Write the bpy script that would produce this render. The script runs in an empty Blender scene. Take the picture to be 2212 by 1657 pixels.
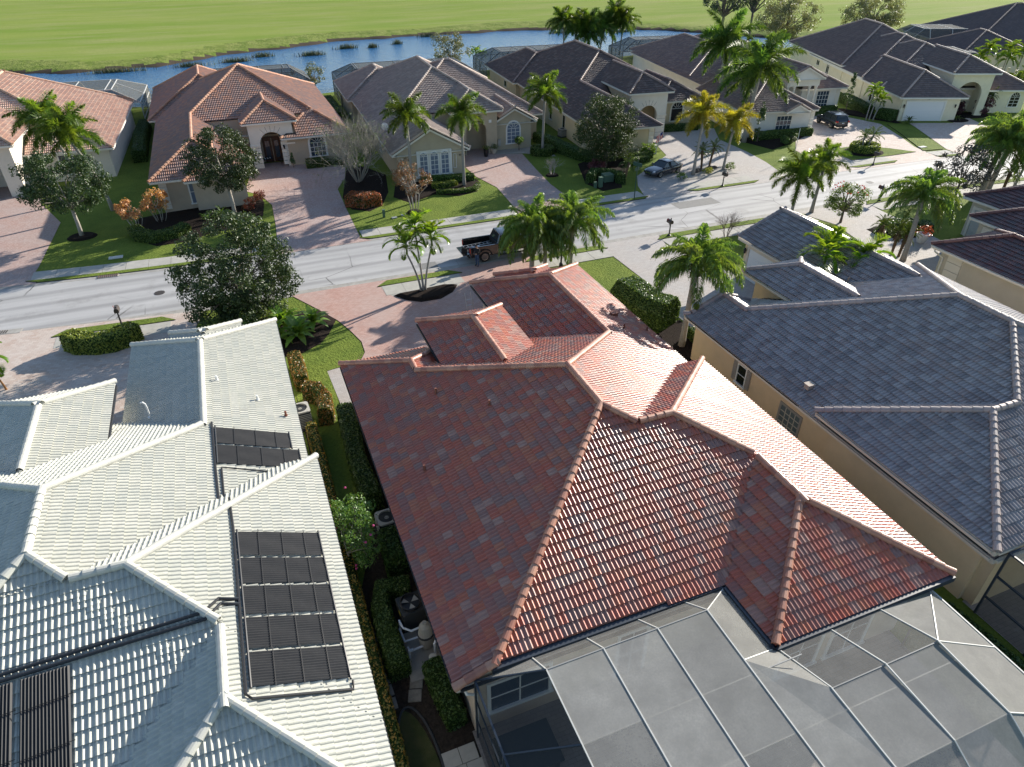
import bpy, bmesh, math, random
import numpy as np
from mathutils import Matrix, Vector
R=math.radians
random.seed(11); rng=np.random.default_rng(11)
SC=bpy.context.scene; COL=SC.collection
# ------------------------------------------------------------------ camera
PITCH,YAW,CAMH=34.4,21.8,22.0
cam_d=bpy.data.cameras.new('camera'); cam=bpy.data.objects.new('camera',cam_d); COL.objects.link(cam)
cam_d.sensor_width=36.0; cam_d.lens=36.0*1475/2212; cam_d.clip_start=.5; cam_d.clip_end=4000
cam.location=(0,0,CAMH); cam.rotation_euler=(R(90-PITCH),0,R(-YAW)); SC.camera=cam
# ------------------------------------------------------------------ sky, sun, exposure
SUN_EL,SUN_AZ=20.5,24.0      # azimuth from +X towards +Y
w=bpy.data.worlds.new('World'); SC.world=w; w.use_nodes=True
nt=w.node_tree; bg=nt.nodes['Background']; sky=nt.nodes.new('ShaderNodeTexSky'); sky.sky_type='NISHITA'
sky.sun_disc=False; sky.sun_elevation=R(SUN_EL); sky.sun_rotation=R(90-SUN_AZ); sky.air_density=1.0; sky.dust_density=.35; sky.ozone_density=1.6
nt.links.new(sky.outputs[0],bg.inputs[0]); bg.inputs[1].default_value=.10
sd=bpy.data.lights.new('sun','SUN'); sd.energy=5.0; sd.angle=R(.53); sd.color=(1,.93,.82)
sun=bpy.data.objects.new('sun',sd); COL.objects.link(sun)
SUNV=Vector((math.cos(R(SUN_EL))*math.cos(R(SUN_AZ)),math.cos(R(SUN_EL))*math.sin(R(SUN_AZ)),math.sin(R(SUN_EL))))
sun.rotation_euler=SUNV.to_track_quat('Z','Y').to_euler(); sun.location=(60,30,60)
vs=SC.view_settings; vs.view_transform='Standard'; vs.look='None'; vs.gamma=1; vs.use_curve_mapping=False; vs.exposure=1.0
SC.cycles.max_bounces=6; SC.cycles.transparent_max_bounces=12; SC.cycles.sample_clamp_indirect=6
# camera basis for culling
_fh=np.array([math.sin(R(YAW)),math.cos(R(YAW)),0]); _rt=np.array([math.cos(R(YAW)),-math.sin(R(YAW)),0]); _up=np.array([0,0,1.])
_fw=_fh*math.cos(R(PITCH))-_up*math.sin(R(PITCH)); _cu=_fh*math.sin(R(PITCH))+_up*math.cos(R(PITCH))
def proj(p):
    d=np.asarray(p,float)-np.array([0,0,CAMH]); c=d@_fw; c=np.where(c<.1,.1,c)
    return .5+1475/2212*(d@_rt)/c, .5-1475/1657*(d@_cu)/c, c
# ------------------------------------------------------------------ materials
MATS={}
def _n(nt,t,**k):
    n=nt.nodes.new(t)
    for a,b in k.items(): setattr(n,a,b)
    return n
def mat(name,col,rough=.7,spec=.4,metal=0,var=.0,vscale=1.5,bump=0,bscale=30,trans=0,col2=None,coord='Object',stretch=None,alpha=1,tone=None,coat=0,dirt=0,speck=0,objvar=0,lines=None,bdist=.03):
    """procedural material: base colour, large-scale blotches, fine bump; tone = stops for the per-face 'tone' value"""
    if name in MATS: return MATS[name]
    m=bpy.data.materials.new(name); m.use_nodes=True; nt=m.node_tree; L=nt.links.new
    b=nt.nodes['Principled BSDF']; out=nt.nodes['Material Output']
    b.inputs['Roughness'].default_value=rough; b.inputs['Specular IOR Level'].default_value=spec; b.inputs['Metallic'].default_value=metal
    if coat: b.inputs['Coat Weight'].default_value=coat; b.inputs['Coat Roughness'].default_value=.05
    tc=_n(nt,'ShaderNodeTexCoord'); vec=tc.outputs[coord]
    if coord=='World': pass
    if stretch:
        mp=_n(nt,'ShaderNodeMapping'); mp.inputs['Scale'].default_value=stretch; L(vec,mp.inputs[0]); vec=mp.outputs[0]
    c=None
    if tone:
        at=_n(nt,'ShaderNodeAttribute',attribute_name='tone'); cr=_n(nt,'ShaderNodeValToRGB'); e=cr.color_ramp.elements
        for i,(p,cc) in enumerate(tone):
            el=e[i] if i<2 else e.new(p)
            el.position=p; el.color=(*cc,1)
        L(at.outputs['Fac'],cr.inputs[0]); c=cr.outputs[0]
    def mix(fac,a,bb,mode='MIX'):
        x=_n(nt,'ShaderNodeMix',data_type='RGBA',blend_type=mode)
        if isinstance(fac,(int,float)): x.inputs[0].default_value=fac
        else: L(fac,x.inputs[0])
        for s,v in ((6,a),(7,bb)):
            if isinstance(v,tuple): x.inputs[s].default_value=(*v[:3],1)
            else: L(v,x.inputs[s])
        return x.outputs[2]
    def noise(sc,det=4,ro=.6,v=None):
        n=_n(nt,'ShaderNodeTexNoise'); n.inputs['Scale'].default_value=sc; n.inputs['Detail'].default_value=det; n.inputs['Roughness'].default_value=ro
        L(v if v is not None else vec,n.inputs['Vector']); return n.outputs[0]
    def ramp(x,a,bb):
        r=_n(nt,'ShaderNodeMapRange'); r.inputs[1].default_value=a; r.inputs[2].default_value=bb; L(x,r.inputs[0]); return r.outputs[0]
    base=c if c is not None else tuple(col)
    if col2 is not None: base=mix(ramp(noise(vscale),.38,.62),base,tuple(col2))
    if var:
        v=_n(nt,'ShaderNodeMapRange'); v.inputs[1].default_value=.3; v.inputs[2].default_value=.7; v.inputs[3].default_value=1-var; v.inputs[4].default_value=1+var
        L(noise(vscale*2.3,6,.65),v.inputs[0])
        g=_n(nt,'ShaderNodeCombineColor'); [L(v.outputs[0],g.inputs[i]) for i in range(3)]
        base=mix(1.0,base,g.outputs[0],'MULTIPLY')
    if dirt: base=mix(ramp(noise(vscale*.7,5,.7),.5,.8),base,tuple(x*(1-dirt) for x in col))
    if speck:
        base=mix(ramp(noise(bscale*2,2,.5),.3,.75),base,mix(.5,base,(speck,speck,speck))) 
    if objvar:
        oi=_n(nt,'ShaderNodeObjectInfo'); hs=_n(nt,'ShaderNodeHueSaturation')
        r=_n(nt,'ShaderNodeMapRange'); r.inputs[3].default_value=1-objvar; r.inputs[4].default_value=1+objvar; L(oi.outputs['Random'],r.inputs[0]); L(r.outputs[0],hs.inputs['Value'])
        r2=_n(nt,'ShaderNodeMapRange'); r2.inputs[3].default_value=.5-objvar*.08; r2.inputs[4].default_value=.5+objvar*.08; L(oi.outputs['Random'],r2.inputs[0]); L(r2.outputs[0],hs.inputs['Hue'])
        if isinstance(base,tuple): hs.inputs['Color'].default_value=(*base,1)
        else: L(base,hs.inputs['Color'])
        base=hs.outputs[0]
    if lines is not None: base=lines(nt,L,vec,base,mix,noise,ramp,b)
    if isinstance(base,tuple): b.inputs['Base Color'].default_value=(*base[:3],1)
    else: L(base,b.inputs['Base Color'])
    if bump:
        bp=_n(nt,'ShaderNodeBump'); bp.inputs['Strength'].default_value=bump; bp.inputs['Distance'].default_value=bdist
        L(noise(bscale,6,.65),bp.inputs['Height']); L(bp.outputs[0],b.inputs['Normal'])
    sh=b.outputs[0]
    if trans:
        t=_n(nt,'ShaderNodeBsdfTranslucent')
        if isinstance(base,tuple): t.inputs[0].default_value=(min(1,base[0]*1.9),min(1,base[1]*1.7),base[2]*.7,1)
        else: L(mix(1.0,base,(1.9,1.7,.7),'MULTIPLY'),t.inputs[0])
        ms=_n(nt,'ShaderNodeMixShader'); ms.inputs[0].default_value=trans; L(sh,ms.inputs[1]); L(t.outputs[0],ms.inputs[2]); sh=ms.outputs[0]
    if alpha<1:
        t=_n(nt,'ShaderNodeBsdfTransparent'); ms=_n(nt,'ShaderNodeMixShader'); ms.inputs[0].default_value=alpha; L(t.outputs[0],ms.inputs[1]); L(sh,ms.inputs[2]); sh=ms.outputs[0]
    L(sh,out.inputs[0]); MATS[name]=m; return m
def tones(*cols,soft=.0):
    n=len(cols); st=[]
    for i,c in enumerate(cols):
        st.append((i/n+.002,c)); st.append(((i+1)/n-.004,c))
    return st[:30]
# ------------------------------------------------------------------ mesh helpers
def link(o,parent=None):
    COL.objects.link(o)
    if parent is not None: o.parent=parent
    return o
def tag(o,label=None,cat=None,group=None,kind=None):
    if label: o['label']=label
    if cat: o['category']=cat
    if group: o['group']=group
    if kind: o['kind']=kind
    return o
def empty(name,loc,rz=0,label=None,cat=None,group=None):
    o=bpy.data.objects.new(name,None); o.empty_display_size=.3; link(o); o.location=loc; o.rotation_euler=(0,0,rz); return tag(o,label,cat,group)
def npmesh(name,V,Q,mats,tone=None,mi=None,smooth=False):
    """V (n,3), Q list/array of polygons (all the same length if array)"""
    me=bpy.data.meshes.new(name); V=np.asarray(V,np.float32)
    if isinstance(Q,np.ndarray):
        k=Q.shape[1]; n=len(Q); fl=Q.reshape(-1).astype(np.int32); ls=np.arange(0,n*k,k,dtype=np.int32)
    else:
        n=len(Q); ln=np.array([len(q) for q in Q],np.int32); ls=np.concatenate([[0],np.cumsum(ln)[:-1]]).astype(np.int32) if n else np.zeros(0,np.int32)
        fl=np.fromiter((i for q in Q for i in q),np.int32)
    me.vertices.add(len(V)); me.vertices.foreach_set('co',V.reshape(-1))
    me.loops.add(len(fl)); me.loops.foreach_set('vertex_index',fl)
    me.polygons.add(n); me.polygons.foreach_set('loop_start',ls)
    for m in (mats if isinstance(mats,(list,tuple)) else [mats]): me.materials.append(m)
    if mi is not None: me.polygons.foreach_set('material_index',np.asarray(mi,np.int32))
    me.polygons.foreach_set('use_smooth',np.full(n,bool(smooth)))
    me.update(calc_edges=True)
    if tone is not None:
        a=me.attributes.new('tone','FLOAT','FACE'); a.data.foreach_set('value',np.asarray(tone,np.float32))
    return me
class MB:
    def __init__(s): s.v=[];s.f=[];s.m=[];s.t=[]
    def add(s,vs,fs,m=0,t=.5):
        o=len(s.v); s.v+= [tuple(v) for v in vs]; s.f+=[tuple(i+o for i in f) for f in fs]; s.m+=[m]*len(fs); s.t+=[t]*len(fs); return s
    def poly(s,pts,m=0,t=.5): return s.add(pts,[tuple(range(len(pts)))],m,t)
    def box(s,x0,x1,y0,y1,z0,z1,m=0,t=.5):
        return s.add([(x0,y0,z0),(x1,y0,z0),(x1,y1,z0),(x0,y1,z0),(x0,y0,z1),(x1,y0,z1),(x1,y1,z1),(x0,y1,z1)],[(3,2,1,0),(4,5,6,7),(0,1,5,4),(1,2,6,5),(2,3,7,6),(3,0,4,7)],m,t)
    def obox(s,p,ax,ay,az,m=0,t=.5):
        p=Vector(p);ax=Vector(ax);ay=Vector(ay);az=Vector(az); c=[]
        for k in (0,1):
            for (i,j) in ((0,0),(1,0),(1,1),(0,1)): c.append(p+ax*i+ay*j+az*k)
        return s.add(c,[(3,2,1,0),(4,5,6,7),(0,1,5,4),(1,2,6,5),(2,3,7,6),(3,0,4,7)],m,t)
    def bar(s,a,b,w,h=None,m=0,up=(0,0,1)):
        a=Vector(a);b=Vector(b);h=h or w;d=(b-a).normalized();u=Vector(up)
        if abs(d.dot(u))>.95: u=Vector((1,0,0))
        x=d.cross(u).normalized()*w; y=x.normalized().cross(d).normalized()*h
        return s.obox(a-x/2-y/2,b-a,x,y,m)
    def tube(s,pts,rad,n=6,m=0,cap=True,t=.5):
        pts=[Vector(p) for p in pts]; k=len(pts)
        if not hasattr(rad,'__len__'): rad=[rad]*k
        o=len(s.v); ref=None
        for i,p in enumerate(pts):
            d=(pts[min(i+1,k-1)]-pts[max(i-1,0)]).normalized()
            if ref is None: ref=Vector((1,0,0)) if abs(d.x)<.9 else Vector((0,1,0))
            x=(ref-d*ref.dot(d)).normalized(); y=d.cross(x); ref=x
            for j in range(n):
                a=2*math.pi*j/n; s.v.append(tuple(p+(x*math.cos(a)+y*math.sin(a))*rad[i]))
        for i in range(k-1):
            for j in range(n):
                s.f.append((o+i*n+j,o+i*n+(j+1)%n,o+(i+1)*n+(j+1)%n,o+(i+1)*n+j)); s.m.append(m); s.t.append(t)
        if cap:
            s.f.append(tuple(o+j for j in range(n))[::-1]); s.f.append(tuple(o+(k-1)*n+j for j in range(n))); s.m+=[m,m]; s.t+=[t,t]
        return s
    def lathe(s,prof,c=(0,0,0),n=16,m=0):
        o=len(s.v)
        for r,z in prof:
            for j in range(n): a=2*math.pi*j/n; s.v.append((c[0]+r*math.cos(a),c[1]+r*math.sin(a),c[2]+z))
        for i in range(len(prof)-1):
            for j in range(n): s.f.append((o+i*n+j,o+i*n+(j+1)%n,o+(i+1)*n+(j+1)%n,o+(i+1)*n+j)); s.m.append(m); s.t.append(.5)
        s.f.append(tuple(o+(len(prof)-1)*n+j for j in range(n))); s.m.append(m); s.t.append(.5); return s
    def prism(s,poly,z0,z1,m=0,mtop=None,t=.5,bottom=False):
        n=len(poly); A=sum(poly[i][0]*poly[(i+1)%n][1]-poly[(i+1)%n][0]*poly[i][1] for i in range(n))
        if A<0: poly=poly[::-1]
        o=len(s.v); s.v+=[(x,y,z0) for x,y in poly]+[(x,y,z1) for x,y in poly]
        for i in range(n): s.f.append((o+i,o+(i+1)%n,o+n+(i+1)%n,o+n+i)); s.m.append(m); s.t.append(t)
        s.f.append(tuple(o+n+i for i in range(n))); s.m.append(m if mtop is None else mtop); s.t.append(t)
        if bottom: s.f.append(tuple(o+i for i in range(n))[::-1]); s.m.append(m); s.t.append(t)
        return s
    def sphere(s,c,r,n=10,k=6,m=0):
        r=r if hasattr(r,'__len__') else (r,r,r); o=len(s.v)
        for i in range(k+1):
            th=math.pi*i/k
            for j in range(n):
                ph=2*math.pi*j/n; s.v.append((c[0]+r[0]*math.sin(th)*math.cos(ph),c[1]+r[1]*math.sin(th)*math.sin(ph),c[2]-r[2]*math.cos(th)))
        for i in range(k):
            for j in range(n): s.f.append((o+i*n+j,o+i*n+(j+1)%n,o+(i+1)*n+(j+1)%n,o+(i+1)*n+j)); s.m.append(m); s.t.append(.5)
        return s
    def mesh(s,name,mats,smooth=False): return npmesh(name,s.v,s.f,mats,s.t,s.m,smooth)
    def build(s,name,mats,parent=None,smooth=False,loc=None,rz=0,label=None):
        o=bpy.data.objects.new(name,s.mesh(name,mats,smooth)); link(o,parent)
        if loc is not None: o.location=loc
        if rz: o.rotation_euler=(0,0,rz)
        if label: o['label']=label
        return o
def inst(name,me,parent=None,loc=None,rot=None,scale=None,mw=None):
    o=bpy.data.objects.new(name,me); link(o,parent)
    if loc is not None: o.location=loc
    if rot is not None: o.rotation_euler=rot
    if scale is not None: o.scale=(scale,)*3 if not hasattr(scale,'__len__') else scale
    if mw is not None: o.matrix_local=mw
    return o
def yoff(x):
    if x<0: return 1.05*min(1.6,(x/17.)**2) if x>-22 else 1.75+(-22-x)*.14
    if x>62: return -.0045*(x-62)**2
    return 0.
def curve_pts(x0,x1,y,step=2.0):
    n=max(2,int(abs(x1-x0)/step)+1); return [(x,y+yoff(x)) for x in np.linspace(x0,x1,n)]
def strip(x0,x1,ya,yb,step=2.0): return curve_pts(x0,x1,ya,step)+curve_pts(x1,x0,yb,step)
# ------------------------------------------------------------------ setting materials
def brick_lines(c1,c2,cm,bw=.2,rh=.1,rot=0,mort=.008,tint=None):
    def f(nt,L,vec,base,mix,noise,ramp,b):
        mp=_n(nt,'ShaderNodeMapping'); mp.inputs['Rotation'].default_value=(0,0,R(rot)); L(vec,mp.inputs[0])
        br=_n(nt,'ShaderNodeTexBrick'); br.inputs['Scale'].default_value=1; br.inputs['Brick Width'].default_value=bw; br.inputs['Row Height'].default_value=rh
        br.inputs['Mortar Size'].default_value=mort; br.inputs['Mortar Smooth'].default_value=.3; br.inputs['Bias'].default_value=0
        br.inputs['Color1'].default_value=(*c1,1); br.inputs['Color2'].default_value=(*c2,1); br.inputs['Mortar'].default_value=(*cm,1); L(mp.outputs[0],br.inputs['Vector'])
        bu=_n(nt,'ShaderNodeBump'); bu.inputs['Strength'].default_value=.5; bu.inputs['Distance'].default_value=.01; bu.invert=True; L(br.outputs['Fac'],bu.inputs['Height']); L(bu.outputs[0],b.inputs['Normal'])
        c=mix(ramp(noise(.35,3,.6),.35,.65),br.outputs[0],mix(.35,br.outputs[0],tint or c2))
        return mix(ramp(noise(2.5,5,.7),.55,.9),c,mix(.45,c,(.5,.46,.42)))
    return f
def grass_lines(streak=None,c1=(.20,.255,.04),c2=(.12,.18,.026),dry=(.29,.25,.085),dens=.62,fine=55):
    def f(nt,L,vec,base,mix,noise,ramp,b):
        v=vec
        if streak:
            mp=_n(nt,'ShaderNodeMapping'); mp.inputs['Scale'].default_value=streak; L(vec,mp.inputs[0]); v=mp.outputs[0]
        c=mix(ramp(noise(.5 if not streak else .06,5,.65,v),.36,.64),c1,c2)
        c=mix(ramp(noise(1.3 if not streak else .11,6,.7,v),dens,.8),c,dry)
        c=mix(ramp(noise(7,4,.7),.35,.75),c,mix(.6,c,(.03,.06,.01)))
        c=mix(ramp(noise(fine,3,.6),.4,.7),c,mix(.5,c,(.2,.24,.06)))
        return c
    return f
def road_wear(nt,L,vec,base,mix,noise,ramp,b):
    tc=_n(nt,'ShaderNodeTexCoord'); sp=_n(nt,'ShaderNodeSeparateXYZ'); L(tc.outputs['Object'],sp.inputs[0])
    m1=_n(nt,'ShaderNodeMath',operation='MULTIPLY'); m1.inputs[1].default_value=3.5; L(sp.outputs[1],m1.inputs[0]); m2=_n(nt,'ShaderNodeMath',operation='SINE'); L(m1.outputs[0],m2.inputs[0])
    c=mix(ramp(m2.outputs[0],.2,2.2),base,(.16,.158,.155))
    n1=noise(.35,5,.7,tc.outputs['Object']); c=mix(ramp(n1,.56,.85),c,(.2,.19,.18))
    vo=_n(nt,'ShaderNodeTexVoronoi',feature='DISTANCE_TO_EDGE'); vo.inputs['Scale'].default_value=.16
    wv=_n(nt,'ShaderNodeMix',data_type='VECTOR'); wv.inputs[0].default_value=.12; nz=_n(nt,'ShaderNodeTexNoise'); nz.inputs['Scale'].default_value=.8; L(tc.outputs['Object'],nz.inputs['Vector']); L(tc.outputs['Object'],wv.inputs[4]); L(nz.outputs['Color'],wv.inputs[5]); L(wv.outputs[1],vo.inputs['Vector'])
    cr=_n(nt,'ShaderNodeMapRange'); cr.inputs[1].default_value=.006; cr.inputs[2].default_value=.0; L(vo.outputs['Distance'],cr.inputs[0])
    mk=_n(nt,'ShaderNodeMath',operation='MULTIPLY'); L(cr.outputs[0],mk.inputs[0]); L(ramp(noise(.12,2,.5,tc.outputs['Object']),.5,.6),mk.inputs[1])
    return mix(mk.outputs[0],c,(.1,.095,.09))
M_LAWN=mat('lawn_grass',(.06,.1,.02),rough=.9,spec=.1,bump=1.0,bscale=7,bdist=.14,lines=grass_lines())
M_GOLF=mat('golf_grass',(.15,.2,.05),rough=.95,spec=.02,bump=.3,bscale=.6,lines=grass_lines(streak=(.35,1.6,1),c1=(.20,.29,.05),c2=(.29,.34,.085),dry=(.36,.35,.16),dens=.46,fine=3))
M_BANK=mat('bank_grass',(.13,.18,.035),rough=.95,spec=.05,bump=1,bscale=1.2,bdist=.3,col2=(.22,.25,.07),vscale=.4)
M_ROAD=mat('road_asphalt',(.42,.41,.40),rough=.75,spec=.4,var=.2,vscale=.35,bump=.35,bscale=60,stretch=(.12,1.2,1),speck=.3,lines=road_wear)
M_CONC=mat('concrete',(.40,.385,.345),rough=.85,spec=.25,var=.12,vscale=.8,bump=.2,bscale=40,dirt=.22)
M_CURB=mat('curb_concrete',(.33,.315,.285),rough=.85,var=.2,vscale=.9,bump=.3,bscale=30,dirt=.35)
M_PAVR=mat('paver_red',(.3,.2,.17),rough=.8,spec=.3,lines=brick_lines((.42,.235,.19),(.50,.32,.27),(.25,.19,.16),tint=(.44,.39,.36)))
M_PAVB=mat('paver_pink',(.3,.2,.17),rough=.8,spec=.3,lines=brick_lines((.38,.24,.205),(.46,.33,.29),(.25,.2,.17),bw=.22,rh=.11,rot=90,tint=(.40,.375,.37)))
M_PAVW=mat('paver_cream',(.42,.33,.28),rough=.8,spec=.3,lines=brick_lines((.44,.33,.27),(.53,.45,.39),(.3,.25,.22),bw=.32,rh=.2,rot=10,tint=(.55,.5,.46)))
M_PAVG=mat('paver_grey',(.4,.36,.33),rough=.8,spec=.3,lines=brick_lines((.39,.345,.31),(.46,.42,.39),(.28,.25,.23),bw=.22,rh=.11,rot=0,tint=(.36,.37,.38)))
M_MULCH=mat('dark_mulch',(.022,.016,.013),rough=1,spec=.1,var=.6,vscale=9,bump=1.5,bscale=16)
M_GRAVEL=mat('gravel',(.36,.33,.29),rough=.9,var=.35,vscale=6,bump=1.2,bscale=14,speck=.2)
M_SOIL=mat('soil_edge',(.07,.055,.04),rough=1,spec=.1,var=.3,vscale=3)
# ------------------------------------------------------------------ terrain: one sheet to the horizon, lake bed cut into it
NS=[(-80,113),(15,112.5),(40,120),(75,124.5),(92,125),(104,121.5),(120,121),(140,121)]
FS=[(-400,170),(-80,158),(-34,151),(-22,147.5),(-10,148.5),(0,156),(12,161),(27,167),(43,168.5),(65,168),(82,166),(98,158),(108,146),(118,133),(128,126),(140,119),(300,100)]
def shore(x,P): return np.interp(x,[p[0] for p in P],[p[1] for p in P])
def tz(x,y):
    dn=y-shore(x,NS)-.5*np.sin(x*.35)-.3*np.sin(x*.9+1); df=shore(x,FS)+.6*np.sin(x*.31)+.5*np.sin(x*.83)-y
    z=-np.clip(np.minimum(dn/3.2,df/2.2),0,1.9)
    return np.where(df<0,np.clip(-df/14,0,.5)+.25*np.sin(x*.03+y*.021)*np.clip(-df/40,0,1),z)
xs=np.unique(np.concatenate([np.linspace(-1500,-120,12),np.linspace(-120,190,150),np.linspace(190,1800,14)]))
ys=np.unique(np.concatenate([np.linspace(-120,100,12),np.linspace(100,180,90),np.linspace(180,300,30),np.linspace(300,2500,16)]))
X,Y=np.meshgrid(xs,ys); Z=tz(X,Y); nx=len(xs)
V=np.stack([X,Y,Z],-1).reshape(-1,3); ii,jj=np.meshgrid(np.arange(nx-1),np.arange(len(ys)-1)); a=(jj*nx+ii).reshape(-1)
Q=np.stack([a,a+1,a+1+nx,a+nx],1); cx=V[Q].mean(1); df=cx[:,1]-shore(cx[:,0],FS); dn=cx[:,1]-shore(cx[:,0],NS)
mi=np.where((df>7+2*np.sin(cx[:,0]*.11))|((cx[:,0]>140)&(cx[:,1]>118)),1,np.where((df>-3)&(dn>0),2,0)); mi=np.where((cx[:,2]<-.06)&(dn>0),3,mi)
o=inst('ground',npmesh('ground',V,Q,[M_LAWN,M_GOLF,M_BANK,M_SOIL],mi=mi,smooth=True)); tag(o,kind='structure')
M_WATER=mat('lake_water',(.03,.125,.27),rough=.16,spec=.4,bump=1.0,bscale=.8,stretch=(.7,1.5,1),bdist=.35)
mb=MB(); mb.poly([(-400,108,-.42),(160,108,-.42),(160,190,-.42),(-400,190,-.42)]); tag(mb.build('lake_water',M_WATER),kind='structure')
# ------------------------------------------------------------------ road, gutters, verges, pavements, drives
def flat(name,poly,z,m,kind='structure'): 
    mb=MB(); n=len(poly); A=sum(poly[i][0]*poly[(i+1)%n][1]-poly[(i+1)%n][0]*poly[i][1] for i in range(n))
    mb.poly([(x,y,z) for x,y in (poly if A>0 else poly[::-1])]); return tag(mb.build(name,m),kind=kind)
flat('road',strip(-90,170,46.1,53.5),.012,M_ROAD)
for (a,b) in ((45.5,46.25),(53.3,53.75)):
    mb=MB(); n=60; px=np.linspace(-90,170,n)
    for i in range(n-1):
        x0,x1=px[i],px[i+1]; mb.poly([(x0,a+yoff(x0),.018),(x1,a+yoff(x1),.018),(x1,b+yoff(x1),.018),(x0,b+yoff(x0),.018)])
    tag(mb.build('gutter',M_CURB),kind='structure')
# long asphalt repair patches and the darker wheel tracks are separate thin skins
flat('road_patch',strip(11.2,12.6,46.4,47.5),.016,mat('patch',(.2,.195,.185),rough=.8,var=.1,bump=.3,bscale=60))
flat('road_patch',strip(36.5,41,50.2,51.8),.016,MATS['patch'])
SEGN=[(-12.9,-6.2),(7.8,13.6),(19.3,25.9),(31.1,45.9),(53.4,80)]
SEGF=[(-15.8,1.6),(8.4,22.3),(28.6,35.4),(40.3,48.2),(60.5,66.6),(72.4,75.2),(80.2,100)]
wk=empty('pavement',(0,0,0)); wk['kind']='structure'
slab_n=0
for segs,ya,yb in ((SEGN,43.2,44.72),(SEGF,54.3,55.86)):
    for x0,x1 in segs:
        n=max(1,round((x1-x0)/1.52)); ed=np.linspace(x0,x1,n+1)
        for i in range(n):
            a,b=ed[i]+.012,ed[i+1]-.012; mb=MB()
            mb.prism([(a,ya+yoff(a)),(b,ya+yoff(b)),(b,yb+yoff(b)),(a,yb+yoff(a))],0,.034+.004*((slab_n*7)%3)); slab_n+=1
            mb.build('slab',M_CONC,wk)
for segs,ya,yb in ((SEGN,44.76,45.5),(SEGF,53.75,54.26)):
    for x0,x1 in segs:
        e=.55; pts=[(x0-.3,(ya if ya<50 else yb)+yoff(x0)),(x0+e,(yb if ya<50 else ya)+yoff(x0)),*curve_pts(x0+e,x1-e,(yb if ya<50 else ya)),(x1+.3,(ya if ya<50 else yb)+yoff(x1)),*curve_pts(x1,x0,(ya if ya<50 else yb))[1:-1]]
        mb=MB(); mb.prism(pts,0,.075,m=1,mtop=0); tag(mb.build('verge',[M_LAWN,M_SOIL]),kind='structure')
def yo(P): return [(x,y+yoff(x)) for x,y in P]
flat('driveway',yo([(-45,54.0),(-15.3,53.6),(-15.8,55.0),(-15.6,57),(-15.3,66.5),(-17.5,72),(-19,78),(-45,84)]),.024,M_PAVB)
flat('driveway',[(1.6,53.4),(1.7,55.6),(2.0,60),(2.2,65),(1.5,68.2),(.2,70),(1.6,78.6),(7,78.6),(10.6,74),(9.9,70.5),(8.6,67.3),(8.4,62),(8.2,54.2),(9.0,53.4)],.024,M_PAVB)
flat('driveway',[(22.2,53.4),(22.7,56),(23.2,62),(22.4,66),(22.4,71),(24,79),(28.2,79),(27.0,72.6),(29.9,71.7),(29.1,66),(28.5,61),(28.4,53.4)],.024,M_PAVB)
flat('driveway',[(35,53.4),(36.3,57.3),(37.8,60),(41,62.4),(44.6,65.2),(46.6,72),(47.2,79),(51.5,79),(50.8,74.4),(56.5,73),(54,68.5),(53.8,63),(53.2,59),(52.4,56),(52.6,53.4)],.024,M_PAVG)
flat('driveway',yo([(56.8,53.4),(58.5,57),(59.2,61.3),(62.4,65),(65.7,66.3),(68.3,70),(70,75),(76,73.5),(77.6,68),(75,62),(73,58),(72.2,54.2),(72.2,53.4)]),.024,M_PAVW)
flat('driveway',yo([(75.1,53.3),(75.6,56.2),(80.6,65.9),(81.3,67.6),(86.6,66.6),(91,69),(89,64),(85,61.8),(80.6,57.2),(79.9,53.3)]),.024,M_PAVW)
flat('driveway',[(1.6,45.7),(3.0,43),(4.0,40.9),(4.5,39.3),(4.9,37.6),(4.85,36.3),(4.3,35.2),(3.0,35.0),(2.6,32.2),(3.2,30),(12,24),(19.2,30.5),(19.1,38.5),(19.25,43.2),(20.2,45.7)],.026,M_PAVR)
flat('driveway',yo([(-40,45.7),(-5,45.7),(-4.2,45.3),(-5,42),(-6.6,38.2),(-7.4,36.9),(-8,30),(-40,30)]),.024,M_PAVW)
flat('driveway',[(25.8,45.7),(31.4,45.7),(30.8,43.2),(32.2,38.4),(32.9,37),(33.1,22),(24.9,22),(25.1,33),(25.9,37.5)],.024,M_PAVG)
flat('driveway',[(45.7,45.7),(53.7,45.7),(53.2,43.4),(53.0,41),(52.4,36.4),(51.6,32),(44.4,30),(45.4,36),(46.9,42)],.024,M_PAVG)
# side yard path pavers seen beside the red roof's left eave, pale paver walk along that wall
flat('footpath',[(2.35,35.1),(3.3,35.1),(3.3,30.2),(2.55,30.2)],.03,M_PAVG)
# mulch and gravel planting beds
def bed(poly,z=.034,m=None,bump=.12):
    """low mound: edge ring + raised centre"""
    cxx=sum(p[0] for p in poly)/len(poly); cyy=sum(p[1] for p in poly)/len(poly); mb=MB(); n=len(poly)
    inn=[(cxx+(x-cxx)*.8,cyy+(y-cyy)*.8) for x,y in poly]
    A=sum(poly[i][0]*poly[(i+1)%n][1]-poly[(i+1)%n][0]*poly[i][1] for i in range(n))
    if A<0: poly=poly[::-1]; inn=inn[::-1]
    for i in range(n):
        j=(i+1)%n; mb.poly([(*poly[i],z-.03),(*poly[j],z-.03),(*inn[j],z+bump),(*inn[i],z+bump)])
    mb.poly([(*p,z+bump) for p in inn]); return tag(mb.build('planting_bed',m or M_MULCH,smooth=True),kind='structure')
def ell(cx,cy,rx,ry,n=18,rot=0): return [(cx+rx*math.cos(t)*math.cos(rot)-ry*math.sin(t)*math.sin(rot),cy+rx*math.cos(t)*math.sin(rot)+ry*math.sin(t)*math.cos(rot)) for t in np.linspace(0,2*math.pi,n,endpoint=False)]
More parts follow.
